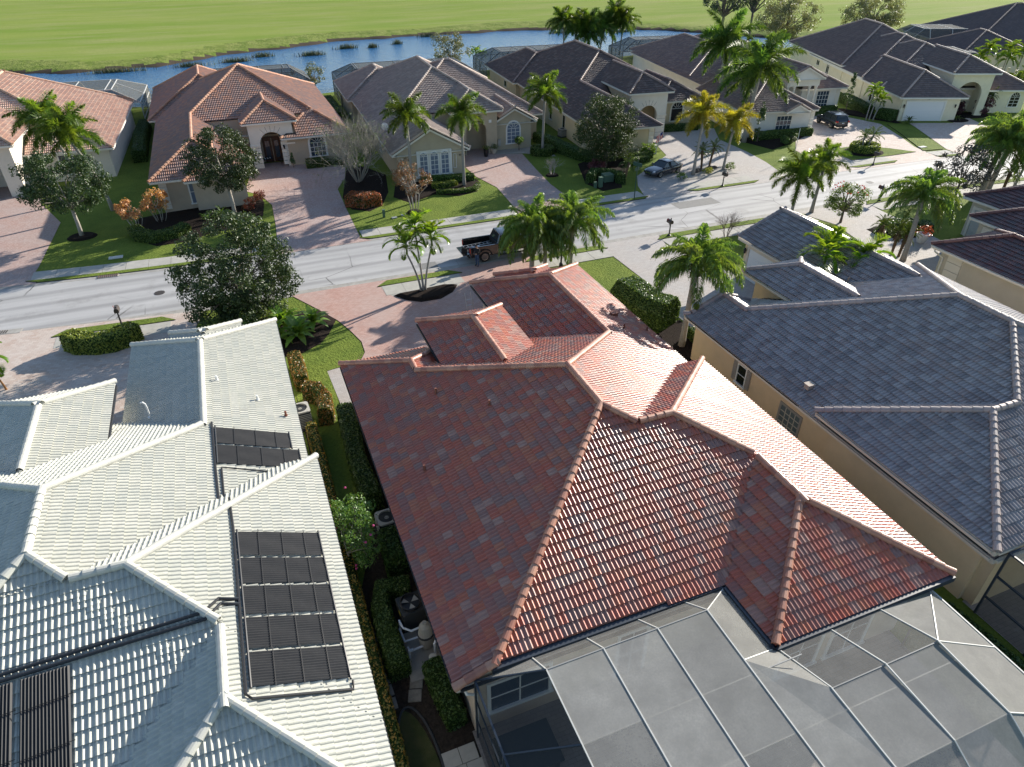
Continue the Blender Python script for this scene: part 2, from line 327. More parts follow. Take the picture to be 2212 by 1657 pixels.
# the half-moon island in front of the red drive covers part of the pavers
flat('pavement_apron',[(7.75,44.74),(7.8,44.0),(8.1,43.1),(8.6,42.4),(12.9,42.7),(13.4,43.4),(13.62,44.74)],.029,M_CONC)
bed([(8.2,43.0),(8.9,42.0),(9.8,41.35),(11.2,41.3),(12.3,42.0),(13.0,43.0),(12.2,43.25),(10.6,43.1)],z=.05,bump=.16)
bed([(.1,37.6),(1.4,37.4),(2.4,38.2),(3.2,39.4),(3.9,41),(3.4,42.6),(1.6,43.2),(-4,43.0),(-4.6,40),(-4,37)],z=.04)
bed(ell(-13.2,63.1,1.15,.95),z=.03); bed(ell(29.8,63.4,.7,.6),z=.03); bed(ell(13.9,58.4,.7,.6),z=.03)
bed([(13.1,63.0),(14.2,60.8),(16.9,62.3),(19.0,61.0),(21.0,61.6),(22.2,64),(22.1,66.2),(14.2,66.8)],z=.034)
bed([(-9.6,63.4),(-9.0,60.6),(-7.4,58.7),(-5,58.8),(-3.2,60),(-.6,60.4),(1.2,62.6),(1.6,66),(1.4,68.5),(-7,66.6),(-9,66)],z=.034)
bed([(8.6,64.6),(8.8,61.2),(10.2,60.1),(11.6,61.2),(13,64.6),(14,70),(12.4,73.8),(10.6,73.6),(9.8,70)],z=.034)
bed([(31.8,59.8),(32.4,57.2),(34.6,57.4),(35.9,60),(38.6,63),(41.5,65.6),(36.8,67.4),(34,66)],z=.034)
bed([(40.4,56.6),(48.2,56.75),(47.9,58.6),(46.0,59.8),(43.6,59.4),(41.2,57.9)],z=.036,m=M_GRAVEL,bump=.08)
bed([(27.4,76.0),(27.0,72.6),(30.2,71.8),(33,69.4),(33.6,73.4),(31.8,75)],z=.036,m=M_GRAVEL,bump=.05)
bed([(55.6,68),(57,62.6),(60,63.6),(65.6,66.2),(66.2,68)],z=.034); bed(ell(65.9,58.0,2.3,1.9),z=.1)
bed([(80.6,66.2),(79.7,66.4),(77,73),(79,76),(81,70)],z=.034); bed(ell(88.4,64.6,1.6,1.1),z=.036,bump=.08); bed(ell(92.5,66,2.6,1.6),z=.036,bump=.08)
bed([(48.4,40.2),(51.8,40.6),(53.4,38.2),(52.6,36.9),(49.5,37.4),(48.2,38.5)],z=.03)
bed([(22.4,34.8),(22.2,29),(22.6,24),(24.8,24),(25,33),(24.6,35.2)],z=.03); bed([(21.4,29.4),(24.2,28.4),(24.8,31),(22.6,31.6)],z=.031)
# raised lawn island of the circular drive and the lawn strip between the two right-hand drives
mb=MB(); mb.prism(yo([(62.3,56.0),(67.6,55.9),(71.4,56.2),(69.6,58.4),(66.8,60.3),(64.2,60.2),(62.6,58.2)]),0,.07,m=1,mtop=0); tag(mb.build('lawn_island',[M_LAWN,M_SOIL]),kind='structure')
mb=MB(); mb.prism(yo([(72.5,56.3),(75.2,56.3),(80.3,66),(78.2,67.6),(76,63)]),0,.07,m=1,mtop=0); tag(mb.build('lawn_strip',[M_LAWN,M_SOIL]),kind='structure')
# alley between white and red house: dark soil, lawn tongue, oval of turf
flat('side_yard_soil',[(.35,6),(3.4,6),(3.4,31),(2.5,31),(2.3,22),(.8,18),(.35,33.4)],.008,mat('yard_soil',(.045,.034,.026),rough=1,spec=.1,var=.5,vscale=3,bump=1,bscale=12))
mb=MB(); mb.prism([(1.1,37.4),(3.0,38.6),(4.2,38.9),(4.8,37.4),(4.7,36.3),(4.1,35.3),(2.35,35.0),(2.5,30.4),(2.1,29.2),(1.95,26.5),(2.1,24),(1.7,21),(.95,21.5),(.95,24),(1.1,27),(1.15,28.8),(1.9,30.2),(1.95,31.6),(1.3,32.4),(1.05,33.6)],0,.05,m=1,mtop=0); tag(mb.build('side_lawn',[M_LAWN,M_SOIL]),kind='structure')
mb=MB(); mb.prism(ell(1.45,11.1,.52,2.0,22,R(4)),0,.05,m=1,mtop=0); tag(mb.build('turf_oval',[mat('dull_turf',(.085,.085,.035),rough=.95,spec=.1,bump=1,bscale=30,col2=(.06,.07,.025),vscale=2),M_SOIL]),kind='structure')
# front lawns in relief where their edge meets the drive of the red house
mb=MB(); mb.prism([(21.0,42.9),(25.7,43.05),(25.8,38.2),(25.0,35.4),(23.2,36.4),(19.6,37),(19.4,42.4)],0,.05,m=1,mtop=0); tag(mb.build('front_lawn',[M_LAWN,M_SOIL]),kind='structure')
# ------------------------------------------------------------------ tiled hip roofs and houses
TW,TE=.335,.365
def clip_poly(P,a,b,c):
    """keep a*x+b*y>=c of a polygon of (x,y,z)"""
    out=[];n=len(P)
    for i in range(n):
        p,q=P[i],P[(i+1)%n]; dp=a*p[0]+b*p[1]-c; dq=a*q[0]+b*q[1]-c
        if dp>=0: out.append(p)
        if (dp>=0)!=(dq>=0):
            t=dp/(dp-dq); out.append(tuple(p[k]+(q[k]-p[k])*t for k in range(len(p))))
    return out
class Rect:
    def __init__(s,x0,x1,y0,y1,z,sl=5/12,g='',clip=(),wall=True,ov=.55,**k):
        s.x0,s.x1,s.y0,s.y1,s.z=x0,x1,y0,y1,z; s.g=g; s.clip=list(clip); s.wall=wall; s.ov=ov
        s.m={d:(sl if not isinstance(sl,dict) else sl.get(d,sl['W'])) for d in 'WESN'}
        s.sides=[d for d in 'WESN' if d not in g]
    def d(s,k,x,y): return {'W':x-s.x0,'E':s.x1-x,'S':y-s.y0,'N':s.y1-y}[k]
    def h(s,x,y):
        r=None
        for k in s.sides:
            v=s.z+s.m[k]*s.d(k,x,y); r=v if r is None else np.minimum(r,v)
        ins=(x>=s.x0-.001)&(x<=s.x1+.001)&(y>=s.y0-.001)&(y<=s.y1+.001)
        for a,b,c in s.clip: ins=ins&(a*x+b*y>=c-1e-3)
        return np.where(ins,r,-99.)
    def poly(s,k):
        P=[(s.x0,s.y0),(s.x1,s.y0),(s.x1,s.y1),(s.x0,s.y1)]
        co={'W':(1,0,-s.x0),'E':(-1,0,s.x1),'S':(0,1,-s.y0),'N':(0,-1,s.y1)}
        for j in s.sides:
            if j==k: continue
            # m_j d_j - m_k d_k >= 0
            aj,bj,cj=co[j]; ak,bk,ck=co[k]; mj,mk=s.m[j],s.m[k]
            P=clip_poly(P,mj*aj-mk*ak,mj*bj-mk*bk,-(mj*cj-mk*ck))
        for a,b,c in s.clip: P=clip_poly(P,a,b,c)
        Q=[]
        for p in P:
            if not Q or math.dist(p,Q[-1])>1e-4: Q.append(p)
        if len(Q)>1 and math.dist(Q[0],Q[-1])<1e-4: Q.pop()
        return Q
DIRV={'W':(1,0),'E':(-1,0),'S':(0,1),'N':(0,-1)}
def profile(near):
    if near=='S': su=[0,.13,.22,.32,.42,.5]; hh=[0,.004,.036,.05,.034,0]; su=su+[x+.5 for x in su[1:]]; hh=hh+hh[1:]
    elif near: su=[0,.2,.27,.36,.43,.5]; hh=[0,0,.024,.035,.024,0]; su=su+[x+.5 for x in su[1:]]; hh=hh+hh[1:]
    else: su=[0,.24,.36,.5,.74,.86,1.0]; hh=[0,0,.036,0,0,.036,0]
    return np.array(su)*TW,np.array(hh)
_tm={}
def tile_mesh(key,mats,tone,prof=True):
    k=(key,round(tone,3))
    if k in _tm: return _tm[k]
    su,hh=profile(prof); n=len(su); V=[];F=[]
    for (v,dz) in ((0,.05),(TE+.03,.004)): V+=[(u,v,h+dz) for u,h in zip(su,hh)]
    V+=[(u,0,h+.026) for u,h in zip(su,hh)]
    for i in range(n-1): F.append((i,i+1,n+i+1,n+i)); F.append((2*n+i,2*n+i+1,i+1,i))
    _tm[k]=npmesh('tile',V,F,mats,[tone]*len(F)); return _tm[k]
def cap_mesh(key,mats,tone,r=.135,L=.43):
    k=('cap',key,round(tone,2))
    if k in _tm: return _tm[k]
    mb=MB(); n=8; A=np.linspace(-.15*math.pi,1.15*math.pi,n+1)
    lo=[(0,math.cos(a)*r*1.08,math.sin(a)*r*1.08) for a in A]; hi=[(L,math.cos(a)*r*.9,math.sin(a)*r*.9-.012) for a in A]
    li=[(0,math.cos(a)*r*.82,math.sin(a)*r*.82) for a in A]
    mb.add(lo+hi+li,[(i+1,i,n+1+i,n+2+i) for i in range(n)]+[(i,i+1,2*n+3+i,2*n+2+i) for i in range(n)],0,tone)
    mb.add([(.03,*p[1:]) for p in li],[tuple(range(n+1))],0,tone)
    _tm[k]=mb.mesh('ridge_tile',mats); return _tm[k]
class House:
    def __init__(s,name,label,O,ang,rects,M,near=False,tone_w=None,cull=True,ind=300,caps=True):
        s.O=O; s.ang=ang; s.M=M; s.near=near
        s.e=empty(name,(O[0],O[1],0),-R(ang),label,'house')
        s.rects=[Rect(*r[:5],**r[5]) if isinstance(r[-1],dict) else Rect(*r) for r in rects]; s.cull=cull; s.ind=ind
        s.roof(caps); s.walls()
    def wpos(s,P):
        a=-R(s.ang); c,q=math.cos(a),math.sin(a); P=np.asarray(P,float)
        return np.stack([P[...,0]*c-P[...,1]*q+s.O[0],P[...,0]*q+P[...,1]*c+s.O[1],P[...,2]],-1)
    def hidden(s,i,x,y,hi,eq=False):
        r=np.zeros(np.shape(x),bool)
        for j,q in enumerate(s.rects):
            if j==i: continue
            hj=q.h(x,y); r|=(hj>hi+(.012 if eq else .03))|((np.abs(hj-hi)<=(.012 if eq else .03))&(True if eq else j<i))
        return r
    def roof(s,caps):
        M=s.M; su,hh=profile(s.near); n=len(su); dk=MB(); cand=[]; VV=[];QQ=[];TT=[]; off=0
        bV=[];bF=[];bT=[]
        edges={}
        for i,rc in enumerate(s.rects):
            for k in rc.sides:
                P=rc.poly(k)
                if len(P)<3: continue
                m=rc.m[k]; th=math.atan(m); cs,sn=math.cos(th),math.sin(th); vx,vy=DIRV[k]; ux,uy=vy,-vx
                ox,oy={'W':(rc.x0,rc.y1),'E':(rc.x1,rc.y0),'S':(rc.x0,rc.y0),'N':(rc.x1,rc.y1)}[k]
                hz=lambda x,y:rc.z+m*rc.d(k,x,y)
                dk.poly([(x,y,hz(x,y)-.012) for x,y in P])
                dk.poly([(x,y,hz(x,y)-.06) for x,y in P][::-1])
                U3=np.array([ux,uy,0.]); V3=np.array([vx*cs,vy*cs,sn]); N3=np.cross(U3,V3); O3=np.array([ox,oy,rc.z+.004*i])
                us=[(x-ox)*ux+(y-oy)*uy for x,y in P]; ds=[((x-ox)*vx+(y-oy)*vy)/cs for x,y in P]
                ni=int((max(us)-min(us))/TW)+3; nj=int((max(ds)+.06)/TE)+2; a0=ox*ux+oy*uy; u0=math.floor((min(us)+a0)/TW)*TW-a0; zof=.004*i
                gi,gj=np.meshgrid(np.arange(ni),np.arange(nj)); gu=(u0+gi*TW).ravel(); gv=(-.06+gj*TE).ravel()
                # corner test in plan
                cu=np.stack([gu,gu+TW,gu+TW,gu],1); cv=np.stack([gv,gv,gv+TE,gv+TE],1)*cs
                px=ox+cu*ux+cv*vx; py=oy+cu*uy+cv*vy
                ins=np.ones(px.shape,bool); half=[]
                for e in range(len(P)):
                    p,q=P[e],P[(e+1)%len(P)]
                    on_eave=abs(rc.d(k,*p))<1e-3 and abs(rc.d(k,*q))<1e-3
                    a,b=-(q[1]-p[1]),(q[0]-p[0]); L_=math.hypot(a,b); a/=L_;b/=L_; c=a*p[0]+b*p[1]-(.075 if on_eave else 0)
                    half.append((a,b,c)); ins&=(a*px+b*py>=c-1e-6)
                full=ins.all(1); anyp=np.zeros(len(gu),bool)
                cxp=px.mean(1); cyp=py.mean(1); near_=np.ones(len(gu),bool)
                for a,b,c in half: near_&=((a*px+b*py)>=c).any(1)
                hc=rc.z+m*np.maximum(0,np.stack([rc.d(k,px[:,q],py[:,q]) for q in range(4)],1))
                hid=np.stack([s.hidden(i,px[:,q],py[:,q],hc[:,q]) for q in range(4)],1).all(1)&s.hidden(i,cxp,cyp,hc.mean(1))
                keep=near_&~hid
                if s.cull:
                    W3=s.wpos(np.stack([cxp,cyp,hc.mean(1)],-1)); sx,sy,dp=proj(W3); keep&=(sx>-.12)&(sx<1.12)&(sy>-.1)&(sy<1.15)
                fu=np.where(full&keep)[0]; bo=np.where(keep&~full)[0]
                tn=rng.random(len(gu))
                if s.near:
                    for t in fu:
                        base=O3+U3*gu[t]+V3*gv[t]; cand.append((base,U3,V3,N3,tn[t]))
                else:
                    if len(fu):
                        base=O3+gu[fu,None]*U3+gv[fu,None]*V3
                        loc=np.concatenate([su[:,None]*U3+hh[:,None]*N3+.05*N3, su[:,None]*U3+(TE+.03)*V3+(hh[:,None]+.004)*N3, su[:,None]*U3+hh[:,None]*N3+.02*N3])
                        v=(base[:,None]+loc[None]).reshape(-1,3); VV.append(v)
                        f=np.array([(a,a+1,n+a+1,n+a) for a in range(n-1)]+[(2*n+a,2*n+a+1,a+1,a) for a in range(n-1)])
                        QQ.append((off+np.arange(len(fu))[:,None,None]*3*n+f[None]).reshape(-1,4)); TT.append(np.repeat(tn[fu],2*(n-1))); off+=len(v)
                for t in bo:
                    base=O3+U3*gu[t]+V3*gv[t]
                    for a in range(n-1):
                        q4=[base+U3*su[a]+N3*(hh[a]+.05),base+U3*su[a+1]+N3*(hh[a+1]+.05),base+U3*su[a+1]+V3*(TE+.03)+N3*(hh[a+1]+.004),base+U3*su[a]+V3*(TE+.03)+N3*(hh[a]+.004)]
                        pl=[tuple(x) for x in q4]
                        for hp in half:
                            pl=clip_poly(pl,*hp)
                            if len(pl)<3: break
                        if len(pl)>=3: o_=len(bV); bV+=pl; bF.append(tuple(range(o_,o_+len(pl)))); bT.append(tn[t])
                for e in range(len(P)):
                    p,q=P[e],P[(e+1)%len(P)]
                    if abs(rc.d(k,*p))<1e-3 and abs(rc.d(k,*q))<1e-3: continue
                    if any(abs(a*p[0]+b*p[1]-c)<1e-3 and abs(a*q[0]+b*q[1]-c)<1e-3 for a,b,c in rc.clip) and k in 'SN': continue
                    A=(*p,hz(*p)); B=(*q,hz(*q))
                    key=(i,)+tuple(sorted([(round(A[0],2),round(A[1],2)),(round(B[0],2),round(B[1],2))]))
                    edges[key]=(A,B,i)
        rf=dk.build('roof',M['deck'],s.e); s.roof_o=rf
        if s.near:
            W3=s.wpos(np.array([c[0]+c[1]*TW/2+c[2]*TE/2 for c in cand])); sx,sy,dp=proj(W3)
            on=(sx>0)&(sx<1)&(sy>0)&(sy<1)
            order=np.argsort(np.where(on,dp,1e6)); ind=set(order[:s.ind].tolist())
            ntone=12
            for t,(b,U,V,N,tn) in enumerate(cand):
                if t in ind:
                    me=tile_mesh(M['key'],M['tile'],(int(tn*ntone)+.5)/ntone,s.near)
                    inst('tile',me,rf,mw=Matrix(((U[0],V[0],N[0],b[0]),(U[1],V[1],N[1],b[1]),(U[2],V[2],N[2],b[2]),(0,0,0,1))))
            rest=[c for t,c in enumerate(cand) if t not in ind]
            if rest:
                B_=np.array([c[0] for c in rest]);U_=np.array([c[1] for c in rest]);V_=np.array([c[2] for c in rest]);N_=np.array([c[3] for c in rest]);T_=np.array([c[4] for c in rest])
                jz=rng.normal(0,.004,len(rest))
                B_=B_+N_*np.abs(jz)[:,None]
                def P3(u,v,h): return B_[:,None]+U_[:,None]*u[None,:,None]+V_[:,None]*v+N_[:,None]*h[None,:,None]
                v=np.concatenate([P3(su,0,hh+.05),P3(su,TE+.03,hh+.004),P3(su,0,hh+.026)],1).reshape(-1,3)
                f=np.array([(a,a+1,n+a+1,n+a) for a in range(n-1)]+[(2*n+a,2*n+a+1,a+1,a) for a in range(n-1)])
                VV.append(v); QQ.append((np.arange(len(rest))[:,None,None]*3*n+f[None]).reshape(-1,4)); TT.append(np.repeat(T_,2*(n-1))); off=len(v)
        o_=sum(len(v) for v in VV)
        allV=np.concatenate(VV+[np.array(bV)]) if bV else np.concatenate(VV)
        polys=[tuple(r) for r in np.concatenate(QQ)]+[tuple(x+o_ for x in f) for f in bF]
        me=npmesh('roof_tiles',allV,polys,M['tile'],np.concatenate(TT+[np.array(bT)]) if bT else np.concatenate(TT))
        tag(inst('roof_tiles',me,rf),kind='stuff')
        # ridge and hip caps
        if caps:
            farc=MB(); nc=0; used=set()
            for A,B,i in edges.values():
                A=Vector(A);B=Vector(B)
                if B.z<A.z: A,B=B,A
                L=(B-A).length
                if L<.3: continue
                d=(B-A).normalized(); st=.37; k=int(L/st)+1
                for c in range(k):
                    p=A+d*(c*st-.02 if c else -.06); mid=p+d*min(.2,max(.01,L-c*st-.05))
                    if L-c*st<.06: continue
                    lowp=p+d*min(.06,max(.01,L-c*st-.05)); hg=lambda q:s.hidden(i,np.array([q.x]),np.array([q.y]),np.array([q.z]),True)[0]
                    if hg(mid): continue
                    ky=(round(mid.x,1),round(mid.y,1),round(mid.z,1))
                    if ky in used: continue
                    used.add(ky)
                    wp=s.wpos(np.array(mid)); sx,sy,_=proj(wp)
                    if s.cull and not(-.08<sx<1.08 and -.08<sy<1.1): continue
                    x=d; y=Vector((0,0,1)).cross(x).normalized(); z=x.cross(y)
                    q=p+z*(.075+random.uniform(0,.012)); mw=Matrix(((x.x,y.x,z.x,q.x),(x.y,y.y,z.y,q.y),(x.z,y.z,z.z,q.z),(0,0,0,1)))
                    tn=(int(random.random()*6)+.5)/6
                    if s.near and nc<290 and 0<sx<1 and 0<sy<1:
                        inst('ridge_tile',cap_mesh(M['key'],M['cap'],tn),rf,mw=mw); nc+=1
                    else:
                        n_=5 if not s.near else 8; AA=np.linspace(-.1*math.pi,1.1*math.pi,n_+1)
                        lo=[mw@Vector((0,math.cos(a)*.145,math.sin(a)*.145)) for a in AA]; hi=[mw@Vector((.4,math.cos(a)*.12,math.sin(a)*.12-.012)) for a in AA]
                        farc.add(lo+hi,[(a+1,a,n_+1+a,n_+2+a) for a in range(n_)]+[tuple(range(n_+1))],0,tn)
            if farc.f: tag(farc.build('ridge_tiles',M['cap'],rf),kind='stuff')
    def walls(s):
        M=s.M; wl=MB(); fa=MB()
        for i,r in enumerate(s.rects):
            e=.003*i; x0,x1,y0,y1=r.x0,r.x1,r.y0,r.y1
            for a,b,c in r.clip:
                if b==1: y0=max(y0,c)
                if b==-1: y1=min(y1,-c)
                if a==1: x0=max(x0,c)
                if a==-1: x1=min(x1,-c)
            zt=r.z-.20+e; zb=zt-.05
            gS,gN='S' in r.g,'N' in r.g
            # soffit sheet and fascia boards (with gutter lip)
            fa.box(x0+.03+e,x1-.03-e,y0+.03+e,y1-.03-e,zb-.02,zt-.02,1)
            hb=.2
            if 'W' not in r.g: fa.box(x0-.02-e,x0+.03,y0,y1,zb,r.z-.035,0); fa.box(x0-.10-e,x0-.02-e,y0+.1,y1-.1,r.z-.17,r.z-.06,2)
            if 'E' not in r.g: fa.box(x1-.03,x1+.02+e,y0,y1,zb,r.z-.035,0); fa.box(x1+.02+e,x1+.10+e,y0+.1,y1-.1,r.z-.17,r.z-.06,2)
            if not gS: fa.box(x0,x1,y0-.02-e,y0+.03,zb,r.z-.035,0); fa.box(x0+.1,x1-.1,y0-.10-e,y0-.02-e,r.z-.17,r.z-.06,2)
            if not gN: fa.box(x0,x1,y1-.03,y1+.02+e,zb,r.z-.035,0)
            for yy,on in ((y0,gS),(y1,gN)):
                if on and 'W' in r.sides and 'E' in r.sides:
                    xm=(r.x0+r.x1)/2; zr=r.z+r.m['W']*(xm-r.x0); sg=-1 if yy==y0 else 1
                    for (a,b) in (((x0,r.z-.06),(xm,zr-.06)),((xm,zr-.06),(x1,r.z-.06))):
                        ya,yb=sorted((yy,yy+.05*sg)); P=[(a[0],a[1]),(b[0],b[1]),(b[0],b[1]-.2),(a[0],a[1]-.2)]
                        fa.add([(p[0],ya,p[1]) for p in P]+[(p[0],yb,p[1]) for p in P],[(3,2,1,0),(4,5,6,7),(0,1,5,4),(1,2,6,5),(2,3,7,6),(3,0,4,7)],0)
            if not r.wall:
                if gS and 'W' in r.sides:
                    xm=(r.x0+r.x1)/2; wl.poly([(r.x0+.2,y0+.2,r.z-.2),(r.x1-.2,y0+.2,r.z-.2),(r.x1-.2,y0+.2,r.z+r.m['W']*.2-.07),(xm,y0+.2,r.z+r.m['W']*(xm-r.x0)-.07),(r.x0+.2,y0+.2,r.z+r.m['W']*.2-.07)])
                continue
            o=r.ov+e; X0,X1,Y0,Y1=x0+o,x1-o,y0+(o if not gS else .25+e),y1-(o if not gN else .25+e)
            if r.clip and y0!=r.y0:
                Y0=y0+.12; xa=np.linspace(X0,X1,25); hz_=np.minimum.reduce([r.z+r.m[k]*r.d(k,xa,np.full(25,y0)) for k in r.sides])-.05
                for q in range(24): wl.poly([(xa[q],Y0,zt-.01),(xa[q+1],Y0,zt-.01),(xa[q+1],Y0,hz_[q+1]),(xa[q],Y0,hz_[q])])
            wl.box(X0,X1,Y0,Y1,-.05,zt)
            for yy,on,fl in ((Y0,gS,0),(Y1,gN,1)):
                if on and 'W' in r.sides:
                    xm=(r.x0+r.x1)/2; zz=lambda x:r.z+r.m['W']*min(x-r.x0,r.x1-x)-.07
                    t=[(X0,yy,zt),(X1,yy,zt),(X1,yy,zz(X1)),(xm,yy,zz(xm)),(X0,yy,zz(X0))]; wl.poly(t if not fl else t[::-1])
        wl.build('wall',M['wall'],s.e); fa.build('fascia',[M['trim'],M['soffit'] if 'soffit' in M else M['trim'],M.get('gutter',M['trim'])],s.e)
    # --- features on wall faces; local frame: along, up, out
    def frame(s,dr,x,y):
        a,o={'S':((1,0),(0,-1)),'N':((-1,0),(0,1)),'W':((0,-1),(-1,0)),'E':((0,1),(1,0))}[dr]
        return lambda u,v,w:(x+a[0]*u+o[0]*w,y+a[1]*u+o[1]*w,v)
    def window(s,dr,x,y,z,w,h,arch=False,nx=2,ny=3,trim=.12,mt=None,mg=None,mm=None,sill=True,shutters=None,name='window',proud=.05):
        f=s.frame(dr,x,y); mt=mt or s.M['trim']; mg=mg or M_GLASS; mm=mm or M_WHITE
        def out(W,H,n=10):
            if not arch: return [(-W/2,0),(W/2,0),(W/2,H),(-W/2,H)]
            r=W/2; return [(-W/2,0),(W/2,0)]+[(r*math.cos(t),H-r+r*math.sin(t)) for t in np.linspace(0,math.pi,n)]
        mb=MB(); A=out(w+2*trim,h+trim); B=out(w,h); n=len(A)
        A=[(a[0],a[1]-(.0 if i>1 else trim*.0)) for i,a in enumerate(A)]
        for i in range(n):
            j=(i+1)%n
            if i==0: continue
            mb.poly([f(*A[i],proud+.04+0)if 0 else f(A[i][0],z+A[i][1],proud),f(A[j][0],z+A[j][1],proud),f(B[j][0],z+B[j][1],proud),f(B[i][0],z+B[i][1],proud)])
            mb.poly([f(A[j][0],z+A[j][1],proud),f(A[i][0],z+A[i][1],proud),f(A[i][0],z+A[i][1],-.02),f(A[j][0],z+A[j][1],-.02)])
            mb.poly([f(B[i][0],z+B[i][1],proud),f(B[j][0],z+B[j][1],proud),f(B[j][0],z+B[j][1],-.02),f(B[i][0],z+B[i][1],-.02)])
        if sill:
            p0=f(-w/2-trim-.06,z-.1,-.02); ax=Vector(f(w/2+trim+.06,z-.1,-.02))-Vector(p0); az=Vector((0,0,.1)); ay=Vector(f(0,0,proud+.05))-Vector(f(0,0,-.02)); mb.obox(p0,ax,ay,az)
        wo=mb.build(name,mt,s.e)
        g=MB(); g.poly([f(p[0],z+p[1],.012) for p in B]); g.build('pane',mg,wo)
        if nx>1 or ny>1 or arch:
            mu=MB(); t=.022
            def barr(u0,v0,u1,v1):
                du,dv=u1-u0,v1-v0; L=math.hypot(du,dv); pu,pv=-dv/L*t,du/L*t
                mu.add([f(u0-pu,z+v0-pv,.03),f(u1-pu,z+v1-pv,.03),f(u1+pu,z+v1+pv,.03),f(u0+pu,z+v0+pv,.03),f(u0-pu,z+v0-pv,.014),f(u1-pu,z+v1-pv,.014),f(u1+pu,z+v1+pv,.014),f(u0+pu,z+v0+pv,.014)],[(0,1,2,3),(0,4,5,1),(1,5,6,2),(2,6,7,3),(3,7,4,0)])
            hs=h-w/2 if arch else h
            for i in range(1,nx): barr(-w/2+w*i/nx,0,-w/2+w*i/nx,hs)
            for j in range(1,ny+(1 if arch else 0)): barr(-w/2,hs*j/ny,w/2,hs*j/ny)
            if arch:
                for t_ in np.linspace(0,math.pi,6)[1:-1]: barr(w*.12*math.cos(t_),hs+w*.12*math.sin(t_),w/2*math.cos(t_),hs+w/2*math.sin(t_))
            mu.build('glazing_bar',mm,wo)
        if shutters:
            for sg in (-1,1):
                sh=MB(); u=sg*(w/2+trim+.17)
                sh.obox(f(u-.16,z-.02,0),Vector(f(.32,0,0))-Vector(f(0,0,0)),Vector(f(0,0,.05))-Vector(f(0,0,0)),(0,0,h+.1))
                for q in range(9): sh.obox(f(u-.13,z+.03+q*h/9,.05),Vector(f(.26,0,0))-Vector(f(0,0,0)),Vector(f(0,0,.015))-Vector(f(0,0,0)),(0,0,h/9*.6))
                sh.build('shutter',shutters,s.e)
        return wo
    def block(s,name,dr,x,y,u0,u1,v0,v1,w0,w1,m):
        f=s.frame(dr,x,y); mb=MB(); p=f(u0,v0,w0); mb.obox(p,Vector(f(u1,v0,w0))-Vector(p),Vector(f(u0,v0,w1))-Vector(p),(0,0,v1-v0)); return mb.build(name,m,s.e)
    def number(s,dr,x,y,z,txt,size=.22,m=None):
        c=bpy.data.curves.new('house_number','FONT'); c.body=txt; c.size=size; c.extrude=.012; c.align_x='CENTER'; c.materials.append(m or M_BLACK)
        t_=bpy.data.objects.new('tmp_text',c); COL.objects.link(t_); bpy.context.view_layer.update(); me=bpy.data.meshes.new_from_object(t_); bpy.data.objects.remove(t_); o=bpy.data.objects.new('house_number',me); link(o,s.e); f=s.frame(dr,x,y); o.location=f(0,z,.03); o.rotation_euler=(R(90),0,{'S':0,'N':R(180),'W':R(-90),'E':R(90)}[dr]); return o
    def lantern(s,dr,x,y,z):
        f=s.frame(dr,x,y); c=f(0,z,.16); mb=MB(); mb.lathe([(.02,-.2),(.07,-.15),(.10,.1),(.12,.12),(.02,.26)],c,8); mb.bar(f(0,z+.02,0),f(0,z+.02,.16),.03); mb.build('wall_lantern',M_BLACK,s.e)
    def quoins(s,dr,x,y,z0,z1,w=.6,n=6):
        h=(z1-z0)/n
        f=s.frame(dr,x,y); me=None
        for i in range(n):
            mb=MB(); p=f(-w/2,z0+i*h+.02,0); mb.obox(p,Vector(f(w/2,0,0))-Vector(f(-w/2,0,0)),Vector(f(0,0,.05))-Vector(f(0,0,0)),(0,0,h-.04)); mb.build('quoin',s.M['trim'],s.e)
    def arch_tower(s,rc,aw,spring,depth=2.4,m=None,mi=None,door=None,joints=True):
        """entry tower with a real arched opening in its front (south) wall"""
        m=m or s.M['trim']; x0,x1,y0=rc.x0+.5,rc.x1-.5,rc.y0+.5; zt=rc.z-.2; cx=(x0+x1)/2; r=aw/2; t=.45
        mb=MB()
        for (a,b) in ((x0,cx-r),(cx+r,x1)): mb.box(a,b,y0,y0+t,-.05,spring)
        n=14; ang=np.linspace(math.pi,0,n+1); rise=min(r,zt-spring-.35)
        pts=[(cx+r*math.cos(a),spring+rise*math.sin(a)) for a in ang]
        mb.box(x0,cx-r,y0,y0+t,spring,zt); mb.box(cx+r,x1,y0,y0+t,spring,zt)
        for i in range(n):
            (xa,za),(xb,zb)=pts[i],pts[i+1]
            mb.add([(xa,y0,za),(xb,y0,zb),(xb,y0,zt),(xa,y0,zt),(xa,y0+t,za),(xb,y0+t,zb),(xb,y0+t,zt),(xa,y0+t,zt)],[(0,1,2,3),(7,6,5,4),(4,5,1,0)])
        mb.build('arch_wall',m,s.e)
        sb=MB(); D=rc.y1-.3
        sb.box(x0,x0+.3,y0+t,D,-.05,zt-.002); sb.box(x1-.3,x1,y0+t,D,-.05,zt-.002); sb.box(x0+.3,x1-.3,y0+depth,y0+depth+.2,-.05,zt-.004)
        sb.build('entry_wall',mi or s.M['wall'],s.e)
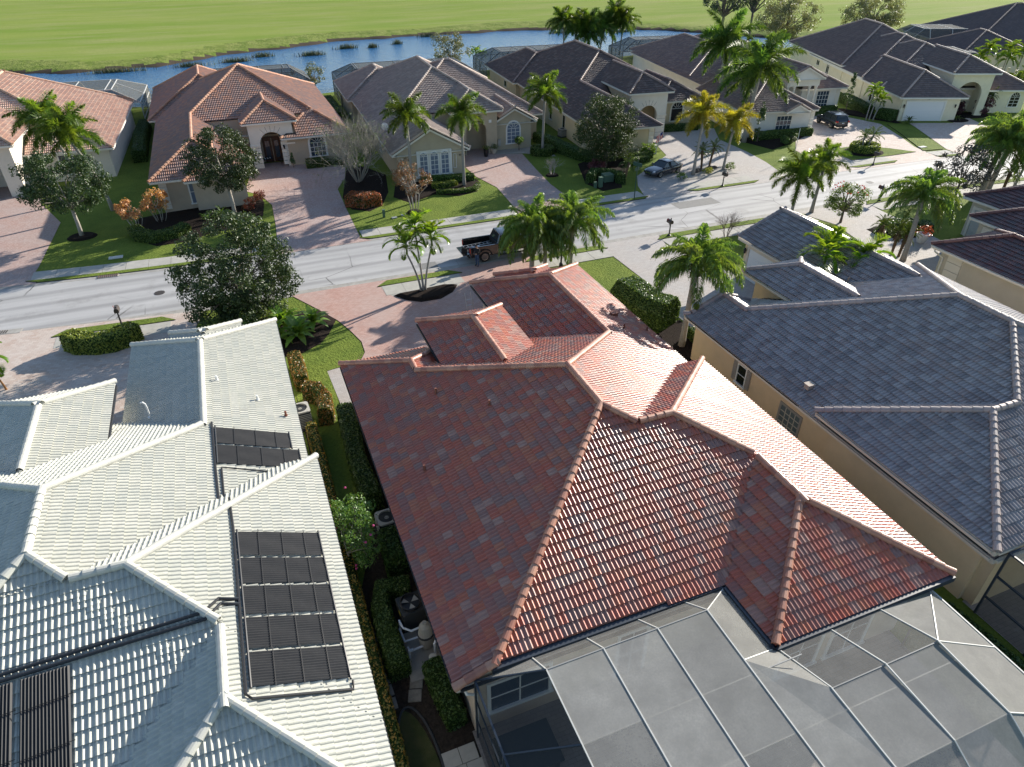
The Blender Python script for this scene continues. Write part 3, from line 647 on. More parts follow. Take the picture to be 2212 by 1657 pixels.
        if joints:
            jb=MB()
            for sg in (-1,1):
                for zz in np.arange(.5,spring,.52):
                    a,b=(x0,cx-r) if sg<0 else (cx+r,x1); jb.box(a+.03,b-.03,y0-.006,y0+.001,zz,zz+.03)
            for a_ in (60,75,90,105,120):
                c_,s_=math.cos(R(a_)),math.sin(R(a_)); jb.bar((cx+(r+.05)*c_,y0-.004,spring+(rise+.05)*s_),(cx+(r+.75)*c_,y0-.004,spring+(rise+.6)*s_),.03,.012,up=(0,1,0))
            jb.build('stucco_joint',M_JOINT,s.e)
            cb=MB()
            for sg in (-1,1):
                a,b=(x0-.05,cx-r+.02) if sg<0 else (cx+r-.02,x1+.05); cb.box(a,b,y0-.09,y0+t+.02,spring-.12,spring+.06)
            cb.build('cornice',m,s.e)
        if door:
            db=MB(); yb=y0+depth-.03
            for sg in (-1,1): db.box(cx+sg*.48-.44,cx+sg*.48+.44,yb-.03,yb+.02,0,2.5)
            db.box(cx-1.05,cx+1.05,yb-.05,yb+.02,2.5,2.65); do=db.build('door',door,s.e)
            gb=MB(); [gb.box(cx+sg*.48-.22,cx+sg*.48+.22,yb-.045,yb-.032,.4,2.2) for sg in (-1,1)]; gb.build('door_glass',M_GLASS,do)
    def garage_door(s,x0,x1,y,h=2.35,rows=4,m=None,dr='S'):
        f=s.frame(dr,(x0+x1)/2 if dr in 'SN' else y,y if dr in 'SN' else (x0+x1)/2); W=abs(x1-x0)
        g=MB(); p=f(-W/2,0,-.02); g.obox(p,Vector(f(W,0,0))-Vector(f(0,0,0)),Vector(f(0,0,.03))-Vector(f(0,0,0)),(0,0,h)); go=g.build('garage_door',m or M_DOORW,s.e)
        for i in range(rows):
            b=MB(); p=f(-W/2+.02,h*i/rows+.012,.01); b.obox(p,Vector(f(W-.04,0,0))-Vector(f(0,0,0)),Vector(f(0,0,.018))-Vector(f(0,0,0)),(0,0,h/rows-.024)); b.build('door_panel',m or M_DOORW,go)
        t=MB()
        for u in (-W/2-.2,W/2): p=f(u,0,0); t.obox(p,Vector(f(.2,0,0))-Vector(f(0,0,0)),Vector(f(0,0,.07))-Vector(f(0,0,0)),(0,0,h))
        p=f(-W/2-.2,h,0); t.obox(p,Vector(f(W+.4,0,0))-Vector(f(0,0,0)),Vector(f(0,0,.07))-Vector(f(0,0,0)),(0,0,.2)); t.build('door_trim',s.M['trim'],s.e)
M_GLASS=mat('window_glass',(.03,.05,.075),rough=.06,spec=.7)
M_GLASSB=mat('window_blind',(.16,.2,.28),rough=.15,spec=.6)
M_WHITE=mat('white_paint',(.72,.72,.70),rough=.5,spec=.35)
M_BLACK=mat('black_metal',(.018,.018,.02),rough=.45,spec=.5)
M_JOINT=mat('joint_grey',(.2,.19,.18),rough=.9)
M_DOORW=mat('garage_white',(.70,.71,.72),rough=.5,spec=.3)
M_DOORB=mat('door_wood',(.07,.028,.015),rough=.45)
M_BRONZE=mat('dark_bronze',(.025,.028,.034),rough=.45,spec=.5)
def stucco(name,c,**k): return mat(name,c,rough=.9,spec=.15,var=.06,vscale=.6,bump=.25,bscale=60,**k)
def tilem(name,cols,rough=.5,spec=.5,var=.12,**k): return mat(name,cols[0],rough=rough,spec=spec,tone=tones(*cols),var=var,vscale=4,bump=.12,bscale=50,**k)
# ------------------------------------------------------------------ near houses (street-side plan shared by the family of houses)
M_DECK=mat('roof_underlay',(.05,.045,.042),rough=.9)
M_DECKW=mat('roof_underlay_white',(.55,.55,.52),rough=.9)
RED=dict(key='red',deck=M_DECK,tile=tilem('clay_tile_red',[(0.326,0.128,0.096),(0.390,0.111,0.070),(0.284,0.140,0.109),(0.439,0.111,0.063),(0.366,0.123,0.082),(0.439,0.126,0.066),(0.334,0.133,0.096),(0.415,0.116,0.072),(0.277,0.145,0.117),(0.439,0.149,0.081),(0.382,0.115,0.074),(0.382,0.204,0.152)],rough=.38,spec=.5),
 cap=tilem('ridge_tile_red',[(.34,.15,.10),(.40,.19,.125),(.30,.125,.085),(.44,.23,.155)],rough=.5),wall=stucco('wall_red_house',(.56,.46,.36)),trim=mat('trim_red_house',(.62,.55,.47),rough=.6),gutter=M_BRONZE)
def red_rects(dx,dy): 
    L=[(2.8,19.35,10.2,29.7,3.0,dict(clip=[(0,1,11.45+dy)])),(10.0,19.7,11.4,23.46,3.5,dict(g='W')),(12.3,19.7,8.9,16,3.5,dict(g='N')),
       (2.8,8.8,24,30.6,3.0,dict(g='S')),(12.05,19.35,21.5,37.0,3.0,dict(g='S')),(7.15,11.85,24,31.4,4.2,dict(g='S')),(13.9,17.5,34.2,37.75,2.92,dict(g='S'))]
    for i in (3,4,5,6): L[i][5]['g']='S'
    return [(a+dx,b+dx,c+dy,d+dy,z,dict(k)) for a,b,c,d,z,k in L]
rr=red_rects(-11,-20); rr[0][5]['clip']=[(0,1,11.45-20)]
red=House('tile_roof_house','house with the glossy dark red clay tile roof and screened pool cage',(11,20),0,rr,RED,near=True)
WHT=dict(key='white',deck=M_DECKW,tile=tilem('painted_tile_white',[(.44,.44,.385),(.48,.475,.415),(.46,.46,.40),(.425,.43,.38)],rough=.5,spec=.4,var=.10),
 cap=tilem('ridge_tile_white',[(.50,.495,.44),(.47,.465,.42)],rough=.5,var=.08),wall=stucco('wall_white_house',(.7,.69,.64)),trim=mat('trim_white_house',(.70,.70,.66),rough=.5),gutter=M_BRONZE)
wr=red_rects(-19.25+8,-20.4); wr[0][5]['clip']=[(0,1,11.45-20.4)]
white=House('white_roof_house','house with the white painted tile roof carrying black pool heating mats',(-8,20),0,wr,WHT,near=True)
GRY=dict(key='grey',deck=M_DECK,tile=tilem('slate_tile_grey',[(.26,.225,.215),(.30,.27,.26),(.235,.195,.185),(.33,.295,.28),(.27,.235,.225),(.285,.23,.21),(.21,.185,.18),(.31,.28,.275)],rough=.30,spec=.65),
 cap=tilem('ridge_tile_grey',[(.36,.29,.265),(.31,.25,.235),(.28,.24,.23)],rough=.55),wall=stucco('wall_tan',(.70,.53,.34)),trim=mat('trim_tan',(.62,.54,.44),rough=.6))
def sh(L,dx,dy): return [(a+dx,b+dx,c+dy,d+dy,z,dict(k)) for a,b,c,d,z,k in L]
gr=sh([(22.2,40.2,7.8,28.6,3.0,dict(g='')),(22.0,30,9.0,17.9,3.5,dict(g='E')),(22.2,26.8,19,28.4,3.0,dict(g='N')),(27.3,31.6,21,30.2,4.2,dict(g='S')),(32.4,39.4,23,37.1,3.0,dict(g='SN'))],-31,-20)
gr[0][5]['clip']=[(0,1,9.0-20)]
grey=House('grey_roof_house','tan stucco house with the slate grey tile roof right of the red roof',(31,20),0,gr,GRY,near='S')
MAR=dict(key='maroon',deck=M_DECK,tile=tilem('tile_maroon',[(.095,.05,.05),(.12,.052,.048),(.085,.06,.062),(.14,.075,.07),(.10,.062,.06)],rough=.46,spec=.5),
 cap=tilem('ridge_tile_maroon',[(.16,.07,.06),(.13,.06,.055),(.2,.1,.085)],rough=.55),wall=stucco('wall_greige',(.50,.48,.42)),trim=mat('trim_greige',(.66,.65,.61),rough=.6))
mrr=sh([(44.1,50.4,4,30.9,3.0,dict(g='')),(50.6,64,12,33.3,3.3,dict(g='')),(54.5,70,14,37.0,3.2,dict(g='')),(46.5,66,4,22,3.6,dict(g=''))],-52,-20)
maroon=House('maroon_roof_house','greige house with dark maroon tile roof at the right edge beside grey roof',(52,20),0,mrr,MAR,near=True)
# ------------------------------------------------------------------ the row across the street
def FM(key,tile,cap,wall,trim=(.70,.68,.62),soff=None): 
    return dict(key=key,deck=M_DECK,tile=tilem('tile_'+key,tile,rough=.55,spec=.4),cap=tilem('cap_'+key,cap,rough=.6),wall=stucco('wall_'+key,wall),trim=mat('trim_'+key,trim,rough=.65,var=.04,vscale=.7))
BM=FM('orange',[(0.288,0.175,0.144),(0.350,0.188,0.138),(0.263,0.175,0.150),(0.413,0.213,0.144),(0.325,0.200,0.163)],[(.42,.20,.12),(.46,.25,.16)],(.45,.375,.29),(.70,.665,.60))
mB={'W':.55,'E':.55,'S':.42,'N':.36}
hb=House('orange_roof_house','beige house with orange brown tile roof and dark arched entry across the street',(2,66),0,
 sh([(-7.4,12.0,75.3,103,3.0,dict(sl=mB,clip=[(0,1,79.2-66)])),(-8.2,4,89.5,108,3.0,dict(sl=.55)),(-7.4,.6,66,82,3.0,dict(sl=.55,g='N')),(-4.6,.9,65.1,72,2.98,dict(sl=.55,g='N')),(4.8,12,76.3,86,3.0,dict(sl=.55,g='N')),(1.2,6.6,76.4,88,4.7,dict(sl=.55,g='N',wall=False))],-2,-66),BM)
CM=FM('brown_grey',[(0.286,0.213,0.179),(0.319,0.235,0.196),(0.263,0.202,0.174),(0.347,0.269,0.224)],[(.36,.28,.235),(.42,.34,.29)],(.43,.375,.275),(.66,.64,.57))
mC={'W':.55,'E':.55,'S':.46,'N':.4}
hc=House('gabled_house','taupe roofed house with a gabled wing of three arched windows',(14,66),2.4,
 [(0,16.8,7.0,36,3.0,dict(sl=mC,clip=[(0,1,9.8)])),(2.5,20,11.3,33,3.0,dict(sl=mC)),(0,7.8,.2,14,3.0,dict(sl=.55,g='SN')),(-.6,9,25.5,38,3.0,dict(sl=.55)),(12.7,18.0,8.1,17,3.1,dict(sl=.55,g='SN')),(7.9,13.7,7.3,18,4.7,dict(sl=.55,g='N',wall=False))],CM)
DM=FM('dark_brown',[(.125,.085,.072),(.145,.095,.08),(.105,.077,.068),(.18,.13,.11),(.115,.085,.078)],[(.32,.23,.19),(.26,.18,.15)],(.62,.51,.33),(.70,.66,.56))
hd=House('brown_roof_house','cream house with dark chocolate tile roof and arched porch behind the parked coupe',(36.3,68.5),4.6,
 [(0,18.0,8.2,38,3.0,dict(sl={'W':.55,'E':.5,'S':.5,'N':.4},clip=[(0,1,10.2)])),(-.6,9.5,25.5,40,3.0,dict(sl=.55)),(0,8.1,-1.6,14,3.0,dict(sl=.55,g='N')),(12.6,18.9,8.0,18,3.2,dict(sl=.55,g='N')),(6.8,12.5,4.3,16,5.2,dict(sl=.55,g='N',wall=False))],DM)
EM=FM('mauve',[(.22,.15,.125),(.25,.165,.135),(.20,.14,.125),(.28,.20,.165)],[(.36,.26,.21),(.30,.22,.19)],(.68,.665,.61),(.70,.66,.57))
he=House('columned_house','white walled house with pediment porch on columns and mauve tile roof',(57,67),9.7,
 [(.6,19.4,12.5,42,3.3,dict(sl=.42)),(1.0,14,20,44,3.5,dict(sl=.45)),(-.6,8.9,.5,14,3.0,dict(sl=.5,g='N')),(4.3,7.4,-.2,4,3.02,dict(sl=.5,g='SN',wall=False)),(12.4,19.3,10.2,20,3.2,dict(sl=.5,g='N')),(9.3,14.7,8.8,20,4.8,dict(sl=.5,g='SN',wall=False))],EM)
FMt=FM('umber',[(.165,.12,.105),(.185,.135,.12),(.15,.115,.105),(.20,.15,.13)],[(.36,.27,.23),(.40,.31,.27)],(.74,.68,.51),(.76,.74,.68))
hf=House('garage_house','pale yellow house with a white garage door and tall arched entry at right',(81,67),21.8,
 [(-1.1,16,18.7,42,3.6,dict(sl=.52)),(-1.0,17,11.4,32,3.25,dict(sl=.46)),(-.9,17,5.4,26,3.05,dict(sl=.46)),(-.8,7.7,-.2,16,3.0,dict(sl=.55,g='N')),(12.0,19.0,4.2,14,3.0,dict(sl=.5,g='N')),(6.3,12.5,2.3,14,5.4,dict(sl=.5,g='N',wall=False))],FMt)
AM=FM('salmon',[(0.558,0.357,0.271),(0.620,0.395,0.295),(0.512,0.333,0.264),(0.620,0.449,0.349)],[(.5,.33,.24),(.46,.29,.2)],(.66,.60,.52),(.72,.68,.62))
ha=House('salmon_roof_house','house with salmon pink tile roof and tall arched porch at the left edge',(-20,75),2,
 [(-14,8.7,4.5,27,3.0,dict(sl={'W':.42,'E':.42,'S':.45,'N':.9})),(-5.6,1.3,1.0,16,4.8,dict(sl=.5,g='N',wall=False))],AM)
GM=FM('far_umber',[(.13,.10,.095),(.15,.115,.11),(.12,.098,.098)],[(.3,.22,.19)],(.70,.62,.46))
hg=House('corner_roof_house','brown tile roofed house half cut off at the upper right corner',(122,86),24,
 [(-3,24,4,30,3.0,dict(sl=.45)),(-6,6,0,14,3.0,dict(sl=.45))],GM)
# --- openings and trim
def far_features():
    h=hb
    h.arch_tower(h.rects[5],2.5,2.35,door=M_DOORB,depth=2.2); h.window('S',8.4-2,76.3-66+.55,.75,1.55,2.15,arch=True,nx=4,ny=3,trim=.2,mm=M_WHITE,mt=M_WHITE)
    h.quoins('S',4.95-2,76.35-66+.5,.2,2.6,w=.5); h.quoins('S',11.2-2,76.3-66+.55,.3,2.7); h.quoins('S',-6.5-2,66-66+.55,.3,2.7)
    h.lantern('S',2.95,10.84,2.0); h.window('S',-3.2-2,.55,.6,2.4,2.0,nx=3,ny=2,mt=M_WHITE,mg=M_GLASSB); h.window('W',-7.4-2+.55,14,.9,.9,1.3,nx=1,ny=2)
    h=hc
    fm=h.block('surround','S',4.2,.45,-1.75,1.75,.55,3.05,0,.06,h.M['trim'])
    for u in (-1.08,0,1.08): h.window('S',4.2+u,.39,.72,.72,2.15,arch=True,nx=2,ny=4,trim=.12,mt=M_WHITE,mg=M_GLASSB,sill=False)
    for u in (-1.66,1.66): h.block('pilaster','S',4.2+u,.45,-.11,.11,.62,3.0,.06,.16,M_WHITE)
    h.block('sill','S',4.2,.45,-1.95,1.95,.45,.6,0,.22,M_WHITE)
    for u in (.9,6.3):
        f=h.frame('S',u,.45); mb=MB()
        for a,b,c,d in ((-.17,-.13,1.1,2.5),(.13,.17,1.1,2.5),(-.17,.17,1.1,1.14),(-.17,.17,2.46,2.5)): p=f(a,c,0); mb.obox(p,Vector(f(b,0,0))-Vector(f(a,0,0)),Vector(f(0,0,.05))-Vector(f(0,0,0)),(0,0,d-c))
        mb.build('niche_frame',M_WHITE,h.e)
    h.number('S',7.0,.45,2.25,'8736',.24)
    h.window('S',15.3,8.35,.75,1.45,2.3,arch=True,nx=3,ny=4,trim=.16,mt=M_WHITE,mg=M_GLASSB); h.arch_tower(h.rects[5],2.3,2.5,joints=False,m=h.M['wall'],depth=2.6)
    h.block('meter_box','S',13.6,8.35,-.18,.18,.6,1.3,0,.16,M_CONC); h.block('diamond_trim','S',12.4,7.82,-.15,.15,3.3,3.6,0,.05,M_WHITE)
    h.window('W',.55,19,.8,.8,1.4,nx=2,ny=3); h.window('W',.55,10,.8,1.0,1.4,nx=2,ny=3)
    h=hd
    h.arch_tower(h.rects[4],2.3,2.5,depth=2.4); h.window('S',15.6,8.55,.7,1.5,2.2,arch=True,nx=1,ny=1,trim=.2,mg=mat('dark_shutter',(.012,.011,.012),rough=.6),mt=h.M['trim'])
    h.quoins('S',12.75,8.5,.3,2.8,w=.45); h.quoins('S',18.1,8.55,.3,2.8,w=.5); h.quoins('S',7.2,-1.05,.3,2.7,w=.6); h.number('S',5.3,-1.05,2.1,'8732',.26); h.lantern('S',12.75,8.46,2.1)
    for v,zz,ww,hh in ((31,1.5,1.1,.75),(13.2,.9,.8,1.5),(8.6,.9,.8,1.4),(22.5,.9,.9,1.4)): h.window('W',-.6+.55 if v>26 else .55,v,zz,ww,hh,nx=1,ny=1,mg=mat('dark_glass',(.012,.014,.016),rough=.2),trim=.06)
    h=he
    h.window('S',4.9,1.05,.7,1.9,1.55,nx=4,ny=3,trim=.18,mm=M_WHITE); h.window('S',16.2,10.75,.6,1.7,2.1,nx=4,ny=4,trim=.2,mm=M_WHITE)
    for u in (-.05,8.3): h.quoins('S',u+.3,1.05,.2,2.6,w=.5)
    h.quoins('S',18.4,10.75,.2,2.8,w=.5)
    x0,x1=9.9,14.1
    h.block('porch_beam','S',12,9.3,-2.3,2.3,3.75,4.58,-.45,0,h.M['trim']); h.block('porch_back','S',12,12.0,-2.2,2.2,0,3.75,-.2,0,h.M['wall'])
    for u in (9.95,10.9,13.1,14.05):
        mb=MB(); mb.lathe([(.24,0),(.24,.25),(.17,.3),(.15,3.4),(.22,3.6),(.22,3.75)],(u,9.55,0),12); mb.build('column',h.M['trim'],h.e,smooth=True)
    for sg in (-1,1): h.block('porch_side','S',12,9.4,sg*2.2-.1,sg*2.2+.1,4.0,4.6,-8,-.4,h.M['wall'])
    for v,zz,ww,hh in ((34,1.9,.5,1.2),(29,2.1,1.6,.9),(22.6,1.2,1.2,1.6)): h.window('W',1.0+.55,v,zz,ww,hh,nx=2,ny=2,shutters=h.M['trim'] if v!=29 else None)
    h.lantern('S',10.4,9.2,2.2)
    h=hf
    h.garage_door(.45,5.2,.30); h.number('S',3.0,.30,2.62,'8728',.2); h.lantern('S',-.0,.30,1.85); h.lantern('S',6.6,.30,1.85)
    h.arch_tower(h.rects[5],3.3,2.6,joints=False,m=h.M['wall'],depth=3.0)
    h.window('W',-.55,28.8,2.0,1.1,.65,nx=2,ny=1,mg=MATS['dark_glass'],trim=.05); h.window('W',-.55,24.6,.6,1.0,2.4,arch=True,nx=2,ny=2,mg=MATS['dark_glass'],trim=.07,mm=h.M['trim'])
    for v in (16.8,13.2,8.8): h.window('W',-.9+.55,v,.7,.7,1.7,nx=1,ny=2,mg=MATS['dark_glass'],trim=.09,mm=h.M['trim'])
    h.window('S',13.6,4.75,.8,1.0,1.7,nx=2,ny=4,mg=MATS['dark_glass']); h.window('S',17,4.75,.8,1.2,1.8,arch=True,nx=2,ny=3,mg=MATS['dark_glass'])
    h=ha
    h.arch_tower(h.rects[1],3.3,2.6,joints=False,depth=4,m=h.M['wall']); h.quoins('S',1.0,4.9,.2,2.8,w=.5); h.window('S',4.5,5.05,.7,1.8,1.8,nx=3,ny=3,mt=M_WHITE)
far_features()
# --- near house openings: tan house west wall, maroon walls, garage doors
g=grey; gx=22.75-31
M_SHUT=mat('shutter_grey',(.30,.275,.25),rough=.6)
g.window('W',gx,23.72-20,1.12,.62,1.08,nx=1,ny=2,shutters=M_SHUT,trim=.08,mt=M_WHITE,mg=MATS['dark_glass'])
g.window('W',gx,19.9-20,.32,1.3,1.6,nx=4,ny=5,trim=.13,mt=M_SHUT,mg=mat('glass_block',(.13,.16,.17),rough=.25,spec=.6),mm=mat('block_joint',(.5,.47,.4),rough=.7))
g.block('lanai_opening','W',gx-.002,11.1-20,-1.25,1.25,.02,2.32,0,.012,mat('interior_shade',(.012,.013,.014),rough=.6));  # flat sheet on the wall; the opening's inner shade is put into its colour
for a,b,c,d in ((-1.4,-1.22,0,2.4),(1.22,1.4,0,2.4),(-1.4,1.4,2.3,2.42)): g.block('sliding_frame','W',gx,11.1-20,a,b,c,d,0,.09,mat('frame_grey',(.42,.41,.39),rough=.5))
for u in (-.5,.3,.85): g.block('door_mullion','W',gx-.014,11.1-20,u-.02,u+.02,.05,2.3,0,.02,M_BRONZE)
g.block('hose_box','W',gx,18.7-20,-.12,.12,.4,.62,0,.14,M_BLACK)
g.garage_door(31.2-20,36.3-20,32.95-31,2.3,dr='W'); 
g.lantern('W',32.95-31,36.62-20,2.0)
m_=maroon; mx=44.65-52
m_.window('W',mx,18.6-20,.7,2.0,1.7,nx=6,ny=4,trim=.06,mt=mat('block_frame',(.2,.22,.22),rough=.6),mg=MATS['glass_block'],mm=MATS['block_joint'],sill=False)
for v in (29.2,):
    for q in range(4): m_.block('stucco_band','W',mx,v-20,-.55,.55,.35+q*.6,.9+q*.6,0,.05,m_.M['trim'])
for q in range(4): m_.block('stucco_band','W',51.15-52,31.9-20,-.45,.45,.3+q*.62,.88+q*.62,0,.05,m_.M['trim'])
mb=MB(); mb.tube([(44.12-52,30.6-20,2.8),(44.12-52,30.5-20,2.6),(44.6-52,30.1-20,2.2),(44.6-52,30.1-20,0)],.06,8); mb.build('downpipe',M_WHITE,m_.e)
m_.garage_door(27.2-20,31.2-20,51.15-52,2.3,m=mat('garage_bluegrey',(.42,.45,.46),rough=.6),dr='W'); m_.lantern('W',51.15-52,32.3-20,1.9); m_.lantern('W',51.15-52,31.9-20,1.9)
m_.garage_door(33.9-20,36-20,55.05-52,2.3,m=MATS['garage_bluegrey'],dr='W')
# red house rear windows under the cage and the eave gutter along the back
r=red
for (u,yy,ww,zz,hh) in ((4.9,11.45-20+.12,2.0,.9,1.4),(9.0,11.45-20+.12,1.0,.05,2.3)): r.window('S',u-11,yy,zz,ww,hh,nx=2,ny=2,mt=M_WHITE)
for u in (14.4,16.6): r.window('S',u-11,8.9-20+.55,.2,1.6,2.2,nx=2,ny=2,mt=M_WHITE)
mb=MB(); mb.tube([(3.05-11,11.5-20,2.75),(3.1-11,11.45-20,2.5),(3.42-11,11.5-20,2.2),(3.42-11,11.5-20,.05)],.05,8); mb.build('downpipe',M_WHITE,r.e)
# ------------------------------------------------------------------ vegetation
def leafm(name,c,c2=None,tr=.35,rough=.42,spec=.45,ov=.18):
    c=tuple(x*1.35 for x in c); c2=tuple(x*1.35 for x in c2) if c2 else None
    c2=c2 or tuple(x*1.5 for x in c); mid=tuple((a+b)/2 for a,b in zip(c,c2))
    return mat(name,c,rough=rough,spec=spec,trans=tr,tone=[(0,c),(.6,mid),(1,c2)],objvar=ov)
M_FOX=leafm('foxtail_frond',(.045,.095,.014),(.12,.17,.025),tr=.42); M_FOXY=leafm('yellow_frond',(.13,.15,.02),(.27,.23,.03),tr=.45)
M_QUEEN=leafm('queen_frond',(.05,.10,.022),(.13,.19,.04),tr=.42,rough=.38,spec=.5); M_XMAS=leafm('adonidia_frond',(.06,.13,.015),(.17,.24,.025),tr=.45,rough=.35)
M_DATE=leafm('date_frond',(.035,.07,.018),(.08,.11,.03),tr=.3); M_ROYAL=leafm('royal_frond',(.035,.085,.02),(.10,.16,.03),tr=.4,rough=.5,spec=.3)
M_TRUNK=mat('palm_trunk',(.30,.28,.25),rough=.9,spec=.15,var=.25,vscale=3,bump=.5,bscale=14,stretch=(1,1,5))
M_TRUNKB=mat('palm_trunk_brown',(.14,.095,.06),rough=.95,spec=.1,var=.4,vscale=5,bump=1.2,bscale=12)
M_SHAFT=mat('crownshaft',(.12,.17,.05),rough=.5); M_BARK=mat('tree_bark',(.15,.125,.10),rough=.95,spec=.1,var=.3,vscale=4,bump=1,bscale=18)
M_BARKP=mat('pale_bark',(.34,.31,.27),rough=.9,spec=.15,var=.25,vscale=4,bump=.5,bscale=18); M_TWIG=mat('grey_twig',(.27,.255,.22),rough=.85,spec=.2,var=.2,vscale=3)
M_BOOT=mat('palm_boot',(.21,.14,.085),rough=.95,spec=.1,var=.35,vscale=6,bump=1,bscale=16)
def frond(name,L,e0,droop,nl,ll,style,mat_,lw=.035,p=1.25,seed=0):
    r=np.random.default_rng(seed); K=14; pts=[np.zeros(3)]; dirs=[]
    for i in range(K):
        t=(i+.5)/K; a=e0-droop*t**p; d=np.array([math.cos(a),0,math.sin(a)]); dirs.append(d); pts.append(pts[-1]+d*L/K)
    dirs.append(dirs[-1]); pts=np.array(pts); V=[];F=[];T=[]
    # rachis
    for i,(q,d) in enumerate(zip(pts,dirs)):
        wv=.028*(1-i/K*.8)*(L/2.2); V+=[q+np.array([0,wv,0]),q+np.array([0,-wv,0]),q-np.array([-d[2],0,d[0]])*wv*1.2]
    for i in range(K):
        for a,b in ((0,1),(1,2),(2,0)): F.append((i*3+a,i*3+b,i*3+3+b,i*3+3+a)); T.append(.75)
    for j in range(nl):
        t=.10+.9*(j+.5)/nl; x=t*K; i=min(int(x),K-1); q=pts[i]+(pts[i+1]-pts[i])*(x-i); d=dirs[i]; n=np.array([-d[2],0,d[0]]); s=np.array([0,1.,0])
        lm=ll*(math.sin(math.pi*min(1,.18+t*.86))**.7)*r.uniform(.82,1.1)
        for sg in (1,-1):
            if style=='fox': a=r.uniform(0,2*math.pi); side=s*math.cos(a)+n*math.sin(a); dv=side*.9+d*.55
            elif style=='queen': a=r.uniform(-.5,.75); side=s*sg*math.cos(a)+n*math.sin(a); dv=side*.8+d*.5
            elif style=='vee': side=s*sg*.8+n*.55*r.uniform(.6,1.2); dv=side*.85+d*.6
            else: a=r.uniform(-.2,.5); side=s*sg*math.cos(a)+n*math.sin(a); dv=side*.85+d*.55
            dv=dv/np.linalg.norm(dv); g=np.array([0,0,-1.]); dr={'fox':.25,'queen':1.7,'vee':.45,'flat':.35}[style]*r.uniform(.7,1.2)
            d2=dv+g*dr; d2/=np.linalg.norm(d2); wd=np.cross(dv,side+n*.3); nn=np.linalg.norm(wd); wd=(wd/nn if nn>1e-3 else d)*lw*r.uniform(.8,1.2)
            b=len(V); m=q+dv*lm*.48; tip=m+d2*lm*.55
            V+=[q-wd*.4,q+wd*.4,m+wd,m-wd,tip]; tt=r.uniform(0,1); F+=[(b,b+1,b+2,b+3),(b+3,b+2,b+4)]; T+=[tt,tt]
    return npmesh(name,V,F,mat_,T)
FR={}
def fset(key,L,ll,nl,style,m,lw,elev,seed=0):
    FR[key]=[frond('frond',L*s,R(e),R(dp),nl,ll,style,m,lw,seed=seed+i) for i,(e,dp,s) in enumerate(elev)]
EL=[(72,70,.85),(52,95,1),(34,105,1.05),(14,100,1),(-8,80,.92)]
fset('fox',2.1,.44,130,'fox',M_FOX,.022,[(74,60,.85),(52,100,1),(34,115,1.05),(14,105,1),(-8,80,.9)]); fset('foxy',2.1,.44,130,'fox',M_FOXY,.022,[(74,60,.85),(52,100,1),(34,115,1.05),(14,105,1),(-8,80,.9)],9)
fset('queen',2.9,.66,92,'queen',M_QUEEN,.028,[(76,95,.85),(60,125,1),(45,135,1.05),(28,130,1),(8,105,.95)],20)
fset('xmas',1.35,.42,34,'vee',M_XMAS,.030,[(74,80,.85),(55,115,1),(35,125,1),(12,110,.95)],40)
fset('date',1.15,.22,44,'flat',M_DATE,.012,[(75,60,.9),(55,90,1),(30,95,1),(5,80,1),(-20,50,.9)],60)
fset('royal',3.1,.58,140,'fox',M_ROYAL,.028,[(75,65,.85),(52,95,1),(30,105,1.05),(8,90,1),(-18,62,.9)],80)
DEADF=frond('dead_frond',1.0,R(-60),R(20),30,.3,'flat',mat('dead_frond',(.16,.10,.055),rough=.9,spec=.1),.02,seed=99)
def palm(name,label,x,y,h,key,n=14,r0=.13,r1=.1,lean=(0,0),sc=1.0,trunk=None,shaft=True,boots=False,group=None,z0=0,dead=0):
    e=empty(name,(x,y,z0),0,label,'palm',group); mb=MB(); K=8
    P=[(lean[0]*(t**1.6),lean[1]*(t**1.6),h*t-.05*(t==0)) for t in np.linspace(0,1,K)]
    bulge=[1.25,1.0,.95,.95,.95,.97,1.0,1.0]
    mb.tube(P,[(r0+(r1-r0)*i/(K-1))*bulge[i] for i in range(K)],9); to=mb.build('trunk',trunk or M_TRUNK,e,smooth=True)
    top=Vector(P[-1])
    if shaft: mb=MB(); mb.tube([top-Vector((0,0,.02)),top+Vector((0,0,.4*sc)),top+Vector((0,0,.85*sc))],[r1*1.15,r1*1.2,r1*.5],8); mb.build('crownshaft',M_SHAFT,e,smooth=True); cz=.62*sc
    else: cz=.12
    if boots:
        mb=MB()
        for i in range(26):
            a=i*2.4; zz=-.75*boots+.9*boots*i/26; rr=r1*1.15+.04*(i/26); q=top+Vector((math.cos(a)*rr,math.sin(a)*rr,zz)); mb.obox(q,(math.cos(a)*.10,math.sin(a)*.10,.05),(-math.sin(a)*.09,math.cos(a)*.09,0),(math.cos(a)*.05,math.sin(a)*.05,.22))
        mb.build('leaf_boots',M_BOOT,e)
    fr=FR[key]; nv=len(fr)
    for i in range(n):
        t=(i+.5)/n; v=min(nv-1,int(t*nv)); a=i*2.39996+random.uniform(-.3,.3)
        inst('frond',fr[v],e,loc=top+Vector((0,0,cz-.30*t*sc)),rot=(random.uniform(-.12,.12),random.uniform(-.14,.14),a),scale=sc*random.uniform(.88,1.1))
    for i in range(dead): inst('dead_frond',DEADF,e,loc=top+Vector((0,0,-.1)),rot=(0,random.uniform(-.1,.3),i*6.28/dead+random.uniform(-.2,.2)),scale=sc*.8)
    return e
